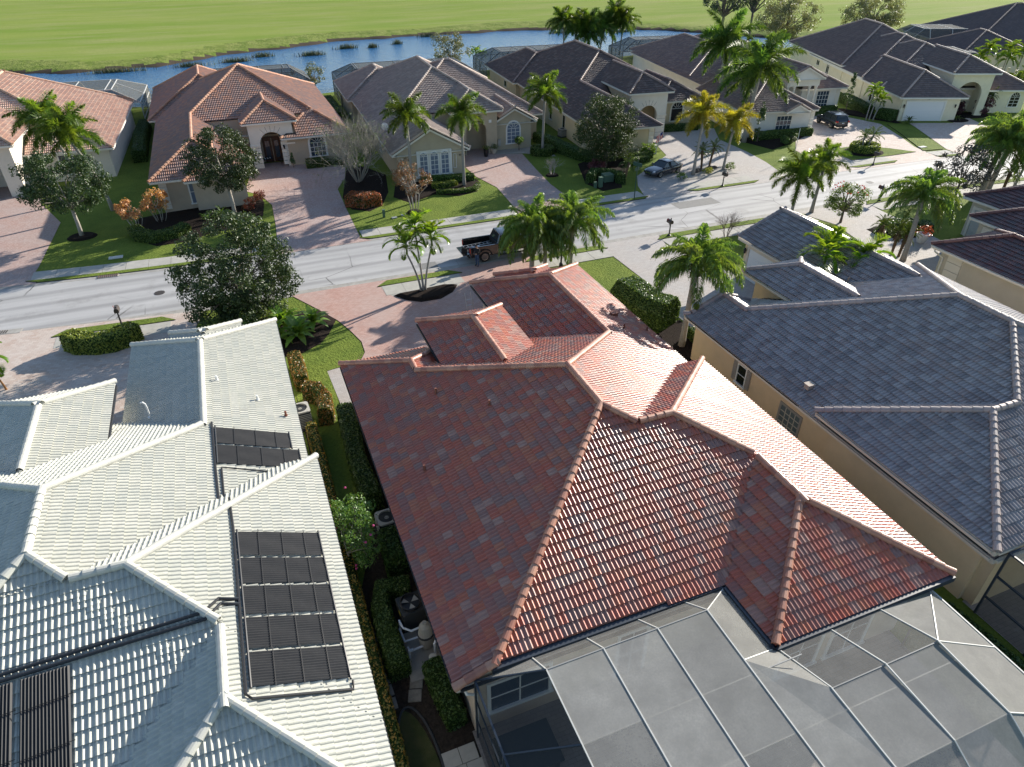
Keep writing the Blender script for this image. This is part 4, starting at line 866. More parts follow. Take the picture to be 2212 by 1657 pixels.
def leafcloud(centers,rad,per,size,flat=.5,aspect=.5,seed=0,squash=.8):
    r=np.random.default_rng(seed); n=len(centers)*per; C=np.repeat(np.asarray(centers,float),per,0); rr=np.repeat(np.asarray(rad if hasattr(rad,'__len__') else [rad]*len(centers),float),per)
    d=r.normal(size=(n,3)); d/=np.linalg.norm(d,axis=1)[:,None]; q=C+d*(rr*r.uniform(.35,1,n)**.6)[:,None]*np.array([1,1,squash])
    nn=d*1.0+r.normal(size=(n,3))*.7+np.array([0,0,flat]); nn/=np.linalg.norm(nn,axis=1)[:,None]
    a=np.cross(nn,r.normal(size=(n,3))); a/=np.linalg.norm(a,axis=1)[:,None]; b=np.cross(nn,a); s=size*r.uniform(.65,1.25,n)[:,None]
    V=np.stack([q-a*s,q-b*s*aspect+nn*s*.12,q+a*s,q+b*s*aspect+nn*s*.12],1).reshape(-1,3); Q=np.arange(4*n).reshape(-1,4)
    return V,Q,np.clip(r.normal(.45,.25,n),0,1)
def tree(name,label,x,y,H,rx,ry,zc,m,nclump=60,per=90,size=.11,bark=None,tr=.14,cr=None,group=None,cat='tree',multi=1,top=1.0,seed=None,shape='ball',part='crown',lean=(0,0),inner=.3,limb=True,z0=0):
    seed=seed if seed is not None else int(abs(x*31+y*17))%9999; r=np.random.default_rng(seed); e=empty(name,(x,y,z0),0,label,cat,group)
    rz=(H-zc*0-(0))/2; cz=zc; hz=H-cz; C=[];RD=[]
    while len(C)<nclump:
        d=r.normal(size=3); d/=np.linalg.norm(d); k=r.uniform(inner,1)**.5
        if shape=='ball': p=np.array([d[0]*rx*k,d[1]*ry*k,cz+d[2]*hz*k*(1 if d[2]>0 else .75)])
        elif shape=='cone':
            t=r.uniform(0,1)**.8; w_=(1-t)**.75*r.uniform(.4,1)+.06; a=r.uniform(0,6.28); p=np.array([math.cos(a)*rx*w_,math.sin(a)*ry*w_,.35*cz+(H-.35*cz)*t])
        elif shape=='vase':
            t=r.uniform(0,1); a=r.uniform(0,6.28); w_=(.25+.75*t**.8)*math.sqrt(r.uniform(.1,1))*(1 if t<.75 else (1-(t-.75)*2.2)); p=np.array([math.cos(a)*rx*w_,math.sin(a)*ry*w_,cz+(H-cz)*t])
        # carve gaps so the outline is uneven
        g=math.sin(p[0]*2.3+seed)+math.sin(p[1]*2.1+seed*.7)+math.sin(p[2]*2.6+seed*.3)
        if g<-1.35 and r.random()<.85: continue
        C.append(p+np.array([lean[0],lean[1],0])); RD.append((cr or .18*(rx+ry))*r.uniform(.6,1.25))
    V,Q,T=leafcloud(C,RD,per,size,seed=seed)
    inst(part,npmesh(part,V,Q,m,T),e)
    mb=MB(); bark=bark or M_BARK
    fork=max(.3,zc*.55 if shape!='cone' else H*.3)
    for k in range(multi):
        a=6.28*k/multi+.5; o=.16*(multi>1)*(1+.2*k); s=Vector((math.cos(a)*o,math.sin(a)*o,-.05)); f=Vector((math.cos(a)*o*2.2+lean[0]*.4,math.sin(a)*o*2.2+lean[1]*.4,fork))
        mb.tube([s,s*.5+f*.5+Vector((.03,.02,0)),f],[tr*1.25/(multi**.5),tr/(multi**.5),tr*.85/(multi**.5)],8)
        if limb:
            for q in range(k,len(C),multi*max(1,len(C)//26)):
                c=Vector(C[q]); mid=f*.5+c*.5+Vector((r.uniform(-.15,.15)*rx,r.uniform(-.15,.15)*ry,.1*hz)); mb.tube([f,mid,c],[tr*.5/(multi**.5),tr*.28,tr*.08],5,cap=False)
    mb.build('trunk',bark,e,smooth=True); return e
def bare(name,label,x,y,H,rx,m,n0=9,depth=4,tr=.06,seed=0,leaf=None,leafn=0,group=None,cat='tree',size=.05,up=.45):
    r=np.random.default_rng(seed); e=empty(name,(x,y,0),0,label,cat,group); mb=MB(); tips=[]
    def grow(p,d,L,rad,k):
        q=p+d*L*.5+Vector(r.normal(size=3)*L*.05); s=p+d*L; mb.tube([p,q,s],[rad,rad*.8,rad*.6],4 if k<2 else 3,cap=False)
        if k>=depth: tips.append(s); return
        for _ in range(4 if k>0 else 5):
            dd=(d+Vector(r.normal(size=3)*.5)+Vector((0,0,up*.25))).normalized(); grow(p+d*L*r.uniform(.55,1),dd,L*r.uniform(.52,.78),rad*.5,k+1)
    for i in range(n0):
        a=6.28*i/n0+r.uniform(-.3,.3); sp=rx/H; d=Vector((math.cos(a)*sp*r.uniform(.2,1.1),math.sin(a)*sp*r.uniform(.2,1.1),1)).normalized(); grow(Vector((math.cos(a)*.12,math.sin(a)*.12,-.05)),d,H*.42*r.uniform(.8,1.1),tr,0)
    mb.build('branches',m,e)
    if leaf:
        idx=r.choice(len(tips),min(leafn,len(tips)),replace=False); V,Q,T=leafcloud([tips[i] for i in idx],.16,7,size,seed=seed); inst('crown',npmesh('crown',V,Q,leaf,T),e)
    return e
M_MAG=leafm('magnolia_leaf',(.017,.036,.010),(.045,.068,.02),tr=.18,rough=.45,spec=.38); M_OAK=leafm('dark_oak_leaf',(.022,.042,.013),(.045,.068,.02),tr=.18,rough=.5,spec=.25)
M_OLIVE=leafm('olive_leaf',(.075,.085,.045),(.13,.14,.075),tr=.25); M_PINE=leafm('pine_needles',(.03,.055,.025),(.06,.085,.04),tr=.2); M_LIME=leafm('bright_leaf',(.06,.13,.02),(.14,.22,.03),tr=.4)
M_BUSH=leafm('bush_leaf',(.045,.09,.018),(.10,.15,.03),tr=.3); M_CROT=leafm('croton_leaf',(.30,.13,.07),(.40,.25,.11),tr=.25); M_CROTD=leafm('croton_dark',(.07,.05,.02),(.32,.05,.02),tr=.2)
M_MYRT=leafm('myrtle_leaf',(.09,.085,.045),(.22,.085,.045),tr=.3); M_PURP=leafm('purple_leaf',(.055,.018,.026),(.10,.03,.04),tr=.2); M_CYP=leafm('cypress_leaf',(.03,.065,.02),(.07,.11,.03),tr=.15)
M_PINK=mat('pink_petal',(.45,.07,.22),rough=.6,trans=.3); M_REDP=mat('red_petal',(.7,.08,.05),rough=.6,trans=.3)
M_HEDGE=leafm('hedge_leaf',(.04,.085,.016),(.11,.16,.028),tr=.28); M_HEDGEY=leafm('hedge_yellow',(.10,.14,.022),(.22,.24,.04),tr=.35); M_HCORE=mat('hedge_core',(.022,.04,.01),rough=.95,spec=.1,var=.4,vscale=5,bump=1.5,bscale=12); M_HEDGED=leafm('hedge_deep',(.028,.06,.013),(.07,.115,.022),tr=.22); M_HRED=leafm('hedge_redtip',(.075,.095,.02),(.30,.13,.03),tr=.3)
def hedge(label,path,w,h,m=None,dens=240,size=.055,closed=False,group=None,name='hedge',round_=.3,seed=1,cat='hedge',z0=0):
    """clipped hedge: rounded box swept along a path, a skin of separate leaves over a dark core"""
    m=m or M_HEDGE; r=np.random.default_rng(seed+int(abs(path[0][0]*7+path[0][1]*13))); P=[Vector((*p,0)) for p in path]; n=len(P); o=Vector((sum(p.x for p in P)/n,sum(p.y for p in P)/n,0))
    mb=MB(); sec=[(-.5,0),(-.5,1-round_*.6),(-.5+round_*.4,1),(.5-round_*.4,1),(.5,1-round_*.6),(.5,0)]; ks=len(sec); pts=[];seg=[]
    for i,p in enumerate(P):
        a=P[i-1] if i>0 or closed else p; b=P[(i+1)%n] if i<n-1 or closed else p; d=(b-a).normalized(); s=Vector((-d.y,d.x,0))
        wob=1+.06*math.sin(i*2.1)
        for u,v in sec: mb.v.append(tuple(p-o+s*u*w*.96*wob+Vector((0,0,v*h*.97*wob+(0 if v else -.03)))))
    m_=n if closed else n-1
    for i in range(m_):
        for k in range(ks-1):
            A=i*ks+k; B=((i+1)%n)*ks+k; f=(A,A+1,B+1,B); mb.f.append(f[::-1]); mb.m.append(0); mb.t.append(.5)
    if not closed:
        mb.f.append(tuple(range(ks))); mb.f.append(tuple((n-1)*ks+k for k in range(ks))[::-1]); mb.m+=[0,0]; mb.t+=[.5,.5]
    # leaves over every face
    Vs=np.array(mb.v); qs=[];ns=[]
    for f in mb.f:
        t=[Vs[i] for i in f]
        for j in range(1,len(t)-1):
            c=np.cross(t[j]-t[0],t[j+1]-t[0]); A=np.linalg.norm(c)/2
            if A<1e-6: continue
            k=r.poisson(A*dens); u=r.random((k,2)); u=np.where(u.sum(1,keepdims=True)>1,1-u,u); qs.append(t[0]+u[:,:1]*(t[j]-t[0])+u[:,1:]*(t[j+1]-t[0])); ns.append(np.repeat((c/(2*A))[None],k,0))
    q=np.concatenate(qs); nn=np.concatenate(ns); N=len(q); nn=nn*.8+r.normal(size=(N,3))*.6; nn/=np.linalg.norm(nn,axis=1)[:,None]; q=q+nn*r.uniform(-.01,.07,N)[:,None]
    a=np.cross(nn,r.normal(size=(N,3))); a/=np.linalg.norm(a,axis=1)[:,None]; b=np.cross(nn,a); s=size*r.uniform(.6,1.4,N)[:,None]
    V=np.concatenate([Vs,np.stack([q-a*s,q-b*s*.6,q+a*s,q+b*s*.6],1).reshape(-1,3)]); k0=len(Vs)
    polys=[tuple(f) for f in mb.f]+[(k0+4*i,k0+4*i+1,k0+4*i+2,k0+4*i+3) for i in range(N)]
    tt=np.concatenate([np.full(len(mb.f),.5),np.clip(r.normal(.45,.28,N),0,1)]); mi=np.concatenate([np.ones(len(mb.f)),np.zeros(N)])
    ob=inst(name,npmesh(name,V,polys,[m,M_HCORE],tt,mi),loc=(o.x,o.y,z0)); return tag(ob,label,cat,group)
def spiky(label,x,y,n,L,m,lw=.05,name='shrub',cat='plant',group=None,h0=.05,e0=(75,20),seed=0,stem=None,z0=0):
    """rosette of strap leaves, each leaf a part"""
    e=empty(name,(x,y,z0),0,label,cat,group); r=np.random.default_rng(seed); me=[]
    for v in range(3):
        mb=MB(); el=R([e0[0],(e0[0]+e0[1])/2,e0[1]][v]); p=Vector((0,0,0)); k=5; pr=[]
        for i in range(k+1):
            t=i/k; wv=lw*math.sin(math.pi*(.12+.86*t))*(1 if i<k else .1); pr.append((p.copy(),wv)); a=el-R(70)*t; p=p+Vector((math.cos(a),0,math.sin(a)))*L/k
        mb.add([(q.x,s*w_,q.z+abs(w_)*.3) for q,w_ in pr for s in (1,-1)],[(2*i,2*i+1,2*i+3,2*i+2) for i in range(k)],0,.5+.2*v-.2); me.append(mb.mesh('leaf',m))
    for i in range(n):
        a=i*2.39996; v=min(2,int(3*i/n)); inst('leaf',me[v],e,loc=(0,0,h0),rot=(0,r.uniform(-.15,.15),a),scale=r.uniform(.75,1.15))
    if stem:
        mb=MB(); mb.tube([(0,0,-.05),(0,0,h0)],[stem,stem*.8],7); mb.build('stem',M_TRUNKB,e)
    return e
# ------------------------------------------------------------------ planting plan (world metres)
# palms on the near side
G='slender palm trio on the drive island'
palm('christmas_palm','leftmost and lowest slender palm rising from the mulch island by the red brick drive',10.2,42.75,3.0,'xmas',11,.085,.06,(-.75,.1),1.35,group=G)
palm('christmas_palm','tallest middle slender palm rising from the mulch island by the red brick drive',10.35,42.7,4.0,'xmas',11,.085,.06,(-.1,.55),1.35,group=G)
palm('christmas_palm','slender palm leaning right from the mulch island by the red brick drive',10.5,42.75,3.3,'xmas',11,.085,.06,(.75,.2),1.35,group=G)
G='queen palms by the street'
palm('queen_palm','left queen palm of the street clump hiding the pickup cab',18.7,42.8,3.4,'queen',36,.2,.17,(.1,0),1.25,shaft=False,boots=1,group=G)
palm('queen_palm','shortest middle queen palm of the street clump in front of the pickup',19.8,42.85,2.7,'queen',28,.16,.14,(0,0),1.1,shaft=False,group=G)
palm('queen_palm','right queen palm of the street clump with shaggy brown leaf boots',21.7,42.5,3.6,'queen',36,.2,.18,(.1,0),1.25,shaft=False,boots=1,group=G)
palm('queen_palm','lone queen palm leaning between the big clipped hedge and the tan wall',23.1,29.6,5.2,'queen',32,.2,.17,(.55,.5),1.2,shaft=False,boots=1,group=G)
palm('queen_palm','large queen palm over the paved drive beside three pygmy date palms',46.2,34.2,4.6,'queen',32,.2,.17,(1.1,.9),1.2,shaft=False,group=G)
palm('queen_palm','left one of the two tall pale trunks at the right edge near the street',65.2,42.8,4.6,'queen',28,.26,.22,(.9,.3),1.4,shaft=False,boots=1,group=G)
palm('queen_palm','right one of the two tall pale trunks at the right edge with pale leaf boots',65.9,42.7,4.9,'queen',30,.28,.24,(1.9,.6),1.45,shaft=False,boots=1.2,group=G)
G='foxtail palms'
palm('foxtail_palm','left bushy foxtail palm standing behind the glossy magnolia at far left',-13.4,73.3,6.3,'fox',21,.17,.12,(-1.6,0),1.6,group=G)
palm('foxtail_palm','right bushy foxtail palm with yellowing lower fronds behind the left magnolia',-11.3,69,6.2,'fox',22,.17,.12,(-1.4,0),1.6,group=G)
palm('foxtail_palm','foxtail palm before the triple arched windows',15.6,65.3,6.0,'fox',17,.17,.12,(-.1,0),1.4,group=G)
palm('foxtail_palm','foxtail palm with a smooth pale trunk beside the house number 8736',20.3,63.4,6.1,'fox',17,.17,.12,(0,0),1.4,group=G)
palm('foxtail_palm','foxtail palm rising from a round clipped hedge left of the dark brown roof',32.2,71.3,5.5,'fox',19,.16,.12,(.2,.2),1.45,group=G)
palm('foxtail_palm','near left foxtail palm over the street by the grey garage roof',44.1,46.2-1.7,3.2,'fox',21,.15,.12,(.1,0),1.4,group=G)
palm('foxtail_palm','near right foxtail palm leaning over the street with yellow lower fronds',47.0,45.1,3.4,'fox',18,.17,.13,(.9,.7),1.35,group=G)
palm('foxtail_palm','yellow fronded foxtail palm by the left end of the gravel island',43.2,58.0,5.2,'foxy',18,.17,.12,(.4,.2),1.45,group=G)
palm('foxtail_palm','yellow fronded foxtail palm by the right end of the gravel island',47.1,58.3,4.0,'foxy',17,.15,.11,(.7,.3),1.35,group=G)
palm('royal_palm','taller royal palm with white trunk at the corner of the white columned house',60.6,78.5,7.6,'royal',22,.27,.2,(0,0),1.85,group='royal palms')
palm('royal_palm','fuller royal palm in front of the white columned house',56.0,66.5,7.0,'royal',23,.27,.2,(.6,.2),1.8,group='royal palms')
G='small palms'
palm('pygmy_date_palm','left pygmy date palm of three on the grey drive under the queen palm',46.1,36.8,1.9,'date',22,.09,.16,(.15,.1),1.0,M_TRUNKB,False,group=G,dead=7)
palm('pygmy_date_palm','middle pygmy date palm of three on the grey drive under the queen palm',46.3,35.4,1.8,'date',22,.09,.17,(.3,.2),1.0,M_TRUNKB,False,group=G,dead=7)
palm('pygmy_date_palm','right pygmy date palm of three on the grey drive under the queen palm',46.5,34.9,1.7,'date',22,.09,.17,(.6,.3),1.0,M_TRUNKB,False,group=G,dead=7)
palm('pygmy_date_palm','left small dark palm on the gravel island with rocks',45.0,59.2,2.0,'date',20,.1,.16,(-.2,0),1.1,M_TRUNKB,False,group=G)
palm('pygmy_date_palm','right small dark palm leaning on the gravel island with rocks',46.6,60.0,1.9,'date',20,.1,.14,(.4,.1),1.1,M_TRUNKB,False,group=G)
palm('pygmy_date_palm','small dark palm in front of the hedged utility boxes by the dark tree',35.3,58.2,2.1,'date',20,.09,.13,(.3,0),1.0,M_TRUNKB,False,group=G)
palm('pygmy_date_palm','left small palm growing from the ring hedge',65.7,58.2,1.6,'date',18,.06,.1,(.1,.1),1.15,M_TRUNK,False,group=G)
palm('pygmy_date_palm','right small palm leaning out of the ring hedge',66.2,58.0,1.7,'date',20,.07,.12,(.8,.2),1.2,M_TRUNK,False,group=G)
palm('pygmy_date_palm','brown trunked date palm between the tall palms at the far right street edge',68.6,43.0,1.7,'date',24,.13,.18,(.2,.1),1.3,M_TRUNKB,False,group=G)
palm('pygmy_date_palm','little palm at the left side of the arched entry by the garage house',95.2,66.2,2.3,'date',20,.1,.13,(0,0),1.25,M_TRUNK,False,group=G)
palm('areca_palm','pale leaning palm at the right picture edge by the street',70.4,43.2,2.6,'foxy',16,.14,.12,(1.2,.4),.9,group=G)
palm('areca_palm','small orange stemmed palm at the left edge beside the cream drive',-14.7,39.8,1.5,'xmas',11,.06,.05,(-.35,.1),1.15,mat('orange_stem',(.32,.15,.05),rough=.6),group=G)
for (dx,dy,h,t) in ((0,0,3.0,'tallest left'),(.35,-.2,2.4,'middle'),(.7,-.5,1.8,'shortest right')):
    palm('christmas_palm',t+' palm of three at the corner of the white garage door',77.4+dx,69.2+dy,h,'xmas',10,.08,.06,(.5+dx*.6,.3),1.1,group='palm trio by the white garage door')
palm('christmas_palm','left bright palm in the courtyard of the grey roof house',33.6,30.2,3.5,'xmas',14,.09,.07,(.1,0),1.75,group='courtyard palms')
palm('christmas_palm','right bright palm in the courtyard of the grey roof house',35.4,29.2,3.0,'xmas',14,.09,.07,(.4,0),1.7,group='courtyard palms')
for i,(x,y,h,t) in enumerate(((60.6,125.6,5.4,'leftmost tall palm of the lakeside clump'),(63.4,126,4.6,'second palm of the lakeside clump'),(66,126.3,5,'third dense palm of the lakeside clump'),(71.2,126.6,6.0,'tallest palm at the right end of the lakeside clump'),(72.6,126,4.6,'outermost right palm of the lakeside clump'),(64.8,125.2,3.4,'low dark palm in the middle of the lakeside clump'),(68.6,126.6,4.2,'low palm just left of the tallest lakeside one'))):
    palm('areca_palm',t+' beyond the pool cages',x,y,h,'royal' if i in (2,5,6) else 'fox',23,.16,.12,(.2*i-.4,0),1.35 if i in (2,5,6) else 1.8,M_TRUNK,group='lakeside palms')
palm('christmas_palm','short double headed palm on the lake bank right of the taupe roof',41.2,119.6,2.5,'xmas',10,.1,.07,(.1,0),1.2,group='lakeside palms'); palm('christmas_palm','slightly lower twin of the short lake bank palm',42.0,119.8,2.1,'xmas',10,.1,.07,(.5,0),1.1,group='lakeside palms')
for i,(x,y,h,t) in enumerate(((110.3,79.6,4.4,'leftmost bright palm of the clump right of the garage house'),(113.2,78.4,4.2,'second bright palm of the clump right of the garage house'),(111.6,77,3.4,'lowest bright palm of the clump right of the garage house'),(115.4,77.6,3.9,'rightmost bright palm of the clump right of the garage house'),(109,79.6,3.3,'shaded small palm left end of the clump right of the garage house'))):
    palm('christmas_palm',t,x,y,h,'xmas',12,.1,.07,(.1,0),1.6,group='palm clump right of the garage house')
palm('foxtail_palm','dark palm at the right edge beside the garage house arched window',106.6,69.8,2.9,'fox',19,.14,.1,(0,0),1.0,group=G); palm('foxtail_palm','small dark palm left of the right edge one by the arched window',103.4,69.2,2.4,'fox',17,.12,.1,(0,0),.9,group=G)
# broadleaf trees
tree('magnolia_tree','glossy dark magnolia in a round mulch ring at the left',-13.2,63.1,7.2,3.2,3.0,4.4,M_MAG,130,110,.10,M_BARKP,.15,cr=.62)
tree('magnolia_tree','glossy dark magnolia covering the garage front of the orange roof house',-1.1,62.9,7.6,2.9,2.8,4.7,M_MAG,130,110,.10,M_BARKP,.15,cr=.6)
tree('magnolia_tree','largest glossy magnolia standing at the near kerb behind the white roof',-1.5,43.2,7.5,3.7,3.2,3.1,M_MAG,260,120,.095,M_BARK,.17,cr=.6,inner=.2)
tree('oak_tree','dense dark round tree hiding the house number 8732 corner',36.0,63.6,7.6,3.3,3.1,3.7,M_OAK,230,120,.085,M_BARK,.2,cr=.68,inner=.15)
bare('grey_tree','leafless grey twiggy tree before the beige house window',10.9,68.4,7.3,5.0,M_TWIG,15,4,.06,5,M_BUSH,260,size=.05)
tree('crape_myrtle','multi stemmed crape myrtle with rusty autumn leaves',13.9,58.4,4.9,1.75,1.7,3.1,M_MYRT,75,55,.065,M_BARKP,.10,multi=5,cr=.34,limb=True)
bare('crape_myrtle','small bare crape myrtle in a mulch ring left of the dense dark tree',29.8,63.4,2.7,.8,M_BARKP,5,2,.045,3)
tree('croton_tree','orange leaved croton tree by the beige garage corner, right one',-7.2,64.2,2.9,1.3,1.2,1.9,M_CROT,26,40,.12,M_BARKP,.06,multi=7,cr=.35)
tree('croton_tree','orange leaved croton tree by the beige garage corner, left one',-9.1,63.4,2.5,1.3,1.2,1.7,M_CROT,26,40,.12,M_BARKP,.06,multi=7,cr=.35)
tree('lake_tree','greyish olive tree standing in the lake margin behind the taupe roof',37.4,121.8,6.4,3.6,3.2,3.3,M_OLIVE,60,60,.15,M_BARKP,.13,cr=.75)
tree('pine_tree','left slash pine beyond the lake with bare dark trunk',97,128,14,5.5,5,9.5,M_PINE,55,60,.22,M_BARK,.3,cr=1.1); tree('pine_tree','right slash pine beyond the lake, thinner crown',106.5,131,13.5,4.5,4.5,9.6,M_PINE,36,50,.22,M_BARK,.26,cr=1.0)
tree('grey_leaf_tree','large grey leaved tree by the lake end with spreading trunk',107,121.2,10.2,6.2,5.6,5.4,M_OLIVE,150,75,.17,M_BARK,.3,cr=1.05,multi=2); tree('grey_leaf_tree','round grey leaved tree at the golf course edge behind the garage house',139,130,8.2,7.2,6,3.6,M_OLIVE,170,75,.18,M_BARK,.3,cr=1.1)
tree('purple_leaf_tree','open dark purplish tree at the near kerb right side',62.4,43.2,4.9,3.0,2.6,2.5,leafm('dark_purple_green',(.03,.028,.026),(.055,.05,.038),tr=.12,rough=.3,spec=.7),80,42,.12,M_BARK,.1,cr=.5)
tree('flowering_bush','round green bush with red flowers at the kerb behind the grey garage roof',47.6,42.2,3.6,1.75,1.6,1.9,M_BUSH,70,70,.075,M_BARK,.1,cr=.42,cat='bush')
bare('bare_shrub','small leafless shrub on the lawn by the near mailbox',36.4,43.2,2.5,1.0,mat('dark_twig',(.13,.10,.085),rough=.9),8,3,.025,8)
hib=tree('hibiscus_bush','green hibiscus bush with pink flowers in the shaded side yard',1.25,19.9,3.4,.95,1.5,2.0,M_BUSH,80,55,.06,M_BARKP,.07,cr=.36,multi=4,cat='bush')
fl=MB()
for i in range(14):
    a=rng.uniform(0,6.28); z=rng.uniform(1.2,3.1); q=(math.cos(a)*.95,math.sin(a)*1.4,z); fl.sphere(q,(.055,.055,.04),6,3)
fl.build('blossoms',M_PINK,hib)
fb=MB(); c0=bpy.data.objects['flowering_bush']
for i in range(26): a=rng.uniform(0,6.28); fl_r=rng.uniform(.5,1); fb.sphere((math.cos(a)*1.7*fl_r,math.sin(a)*1.55*fl_r,2.2+1.4*math.sqrt(max(0,1-fl_r**2))),(.07,.07,.06),5,3)
fb.build('blossoms',M_REDP,c0)
for i,(x,y,h,rx,sd,t) in enumerate(((-9.6,113.6,3.0,1.2,1,'leafless pinkish shrub on the bank right of the left pool cage'),(20.6,118.6,3.6,1.2,2,'leafless pale shrub on the bank left of the taupe roof'))): bare('bank_shrub',t,x,y,h,rx,M_TWIG,6,3,.03,sd,group='shrubs on the lake bank')
tree('bank_tree','olive bush on the bank behind the orange roof, right one',13.8,116.6,3.4,1.6,1.6,1.8,M_OLIVE,30,40,.13,M_BARK,.08,cr=.5,group='shrubs on the lake bank'); tree('bank_tree','olive bush on the bank behind the orange roof, left one',10.6,117.6,2.6,1.2,1.2,1.4,M_OLIVE,18,40,.13,M_BARK,.08,cr=.45,group='shrubs on the lake bank')
for (x,y,h,r_,t) in ((-18.4,82.6,5.6,.5,'thin leaning cypress by the salmon roof arch'),(78.6,74.0,4.8,.6,'dark cypress at the side wall of the garage house'),(57.2,65.6,4.6,.5,'dark cypress at the corner of the white columned house')): tree('cypress_tree',t,x,y,h,r_,r_,h*.5,M_CYP,60,45,.07,M_BARK,.06,cr=.22,shape='cone',limb=False,group='narrow cypresses')
tree('topiary','small cone topiary at the beige house arch pillar',5.5,76.0,1.5,.28,.28,.7,M_CYP,30,40,.05,M_BARK,.04,cr=.12,shape='cone',limb=False,cat='bush')
# philodendron bed behind the white roof, each big leaf a part
for i,(x,y,n,L) in enumerate(((-.2,39.6,26,1.5),(1.3,39.3,24,1.4),(2.4,40.6,22,1.3),(.6,41.2,24,1.5),(-1.6,40.4,22,1.5))): spiky(['philodendron with large cut leaves at the left of the mulch bed by the red drive','philodendron with large cut leaves at the lawn edge of the mulch bed','philodendron with large cut leaves at the drive side of the mulch bed','philodendron with large cut leaves at the back of the mulch bed','philodendron half under the kerb magnolia in the mulch bed'][i],x,y,n,L,M_LIME,.2,'philodendron','plant','philodendrons',.35,(80,25),i)
for i,(x,y,L,t) in enumerate(((-3.4,63.2,.9,'strappy lily clump under the garage window of the beige house, left'),(-2.2,64,1.0,'strappy lily clump under the garage window of the beige house, right'),(.3,61.6,.8,'sago like rosette at the foot of the beige house magnolia'))): spiky(t,x,y,20,L,M_LIME,.06,'lily_clump','plant','lily clumps',.05,(75,25),i)
tree('croton_bush','low red croton beside the magnolia trunk',.1,64.6,1.0,.7,.7,.5,M_CROTD,16,40,.07,M_BARK,.03,cr=.26,limb=False,cat='bush'); tree('croton_bush','low red croton by the brick drive edge',1.3,66.6,.9,.6,.8,.5,M_CROTD,16,40,.07,M_BARK,.03,cr=.25,limb=False,cat='bush')
spiky('dark sago palm left of the white garage door',81.2,65.9,24,.95,M_DATE,.09,'sago_palm','plant',None,.3,(70,10),3); spiky('small sago palm at the right corner of the white garage door',88.3,64.7,18,.7,M_DATE,.07,'sago_palm','plant',None,.25,(70,10),4)
for (x,y,r_,t) in ((91.0,67.3,1.0,'purple leaved shrub left of the tall arched entry'),(94.0,65.8,1.2,'purple leaved shrub right of the tall arched entry'),(34.2,62.2,.8,'purple leaved shrub under the dense dark tree')): tree('ti_shrub',t,x,y,1.9*r_,r_,r_,.9,M_PURP,30,45,.10,M_BARK,.04,cr=.32,cat='bush',limb=False,group='purple shrubs')
for (x,y,t) in ((41.2,57.3,'small green shrub at the left tip of the gravel island'),(48.0,58.3,'small green shrub at the right tip of the gravel island'),(44.9,58.0,'yellow green shrub in the middle of the gravel island')): tree('shrub',t,x,y,.8,.6,.5,.4,M_HEDGEY if 'yellow' in t else M_HEDGE,14,45,.06,M_BARK,.03,cr=.22,cat='bush',limb=False,group='gravel island shrubs')
tree('lollipop_shrub','small standard shrub under the right arched window of the taupe house',30.0,72.9,1.6,.5,.5,1.2,M_BUSH,22,50,.06,M_BARK,.04,cr=.22,cat='bush')
for (x,y,t) in ((59.6,63.7,'left clipped ball by the white house front bed'),(60.7,63.8,'middle clipped ball by the white house front bed'),(61.7,64.4,'right clipped ball by the white house front bed')): tree('clipped_ball',t,x,y,.95,.5,.5,.5,M_HEDGED,26,60,.05,M_BARK,.03,cr=.2,cat='bush',limb=False,group='clipped balls')
tree('shrub','light green loose shrub at the corner below the flag',42.4,65.6,1.7,.9,.8,.8,M_LIME,24,45,.08,M_BARK,.04,cr=.32,cat='bush')
# hedges
cres=[(-11.8,43.6),(-11.2,42.95),(-10.2,42.5),(-9.4,42.45),(-8.7,42.8),(-8.1,43.4)]
hedge('crescent clipped hedge on the cream drive island at left',cres,1.15,1.15,M_HEDGEY,260,.06)
hedge('curved clipped hedge below the orange crotons',[(-9.1,62),(-8.6,60.6),(-7.4,59.7),(-6,60.0),(-5.1,60.9)],1.1,.85,M_HEDGE)
hedge('square clipped hedge with red new leaves right of the brick drive',[(8.9,62.6),(10.2,61.6),(11.4,61.9)],1.7,1.1,M_CROTD,260,.08)
hedge('long green hedge under the triple arched windows',[(16.6,65.7),(19,65.2),(21.8,64.9)],.9,.75,M_HEDGE,group='hedges at the taupe house'); hedge('yellow green low hedge in front of the window hedge',[(17.2,63.9),(18.6,63.7),(19.6,64.0)],.8,.6,M_HEDGEY,group='hedges at the taupe house'); hedge('low grey green edging hedge around the pale palm trunk',[(17.2,62.4),(19,61.7),(20.8,61.9),(21.6,63)],.5,.4,M_HEDGE,group='hedges at the taupe house')
hedge('round clipped hedge around the foxtail palm by the brown roof',ell(32.0,70.9,1.0,.9,12),.8,.8,M_HEDGE,closed=True)
hedge('long dark hedge along the side of the brown roof house',[(33.6,76),(34.2,71),(35.0,67.6),(36.2,65)],1.3,1.1,M_HEDGED,group='hedges at the brown roof house'); hedge('clipped hedge hiding the green utility boxes',[(32.2,59.6),(33.2,60.9),(34.6,60.6),(35.2,59.4),(34.9,58.2)],.9,1.0,M_HEDGED,group='hedges at the brown roof house'); hedge('low hedge along the drive in front of house number 8732',[(39.2,64.7),(40.6,64.8),(42.6,65.2)],.8,.8,M_HEDGE,group='hedges at the brown roof house'); hedge('hedge under the dark shuttered arched window',[(49.0,74.2),(51.5,73.8),(54.2,73.4)],.9,.8,M_HEDGED,group='hedges at the brown roof house'); hedge('front low hedge tip beside the coupe',[(38.4,63.2),(40,63.9),(41.6,64.2)],.7,.6,M_HEDGE,group='hedges at the brown roof house')
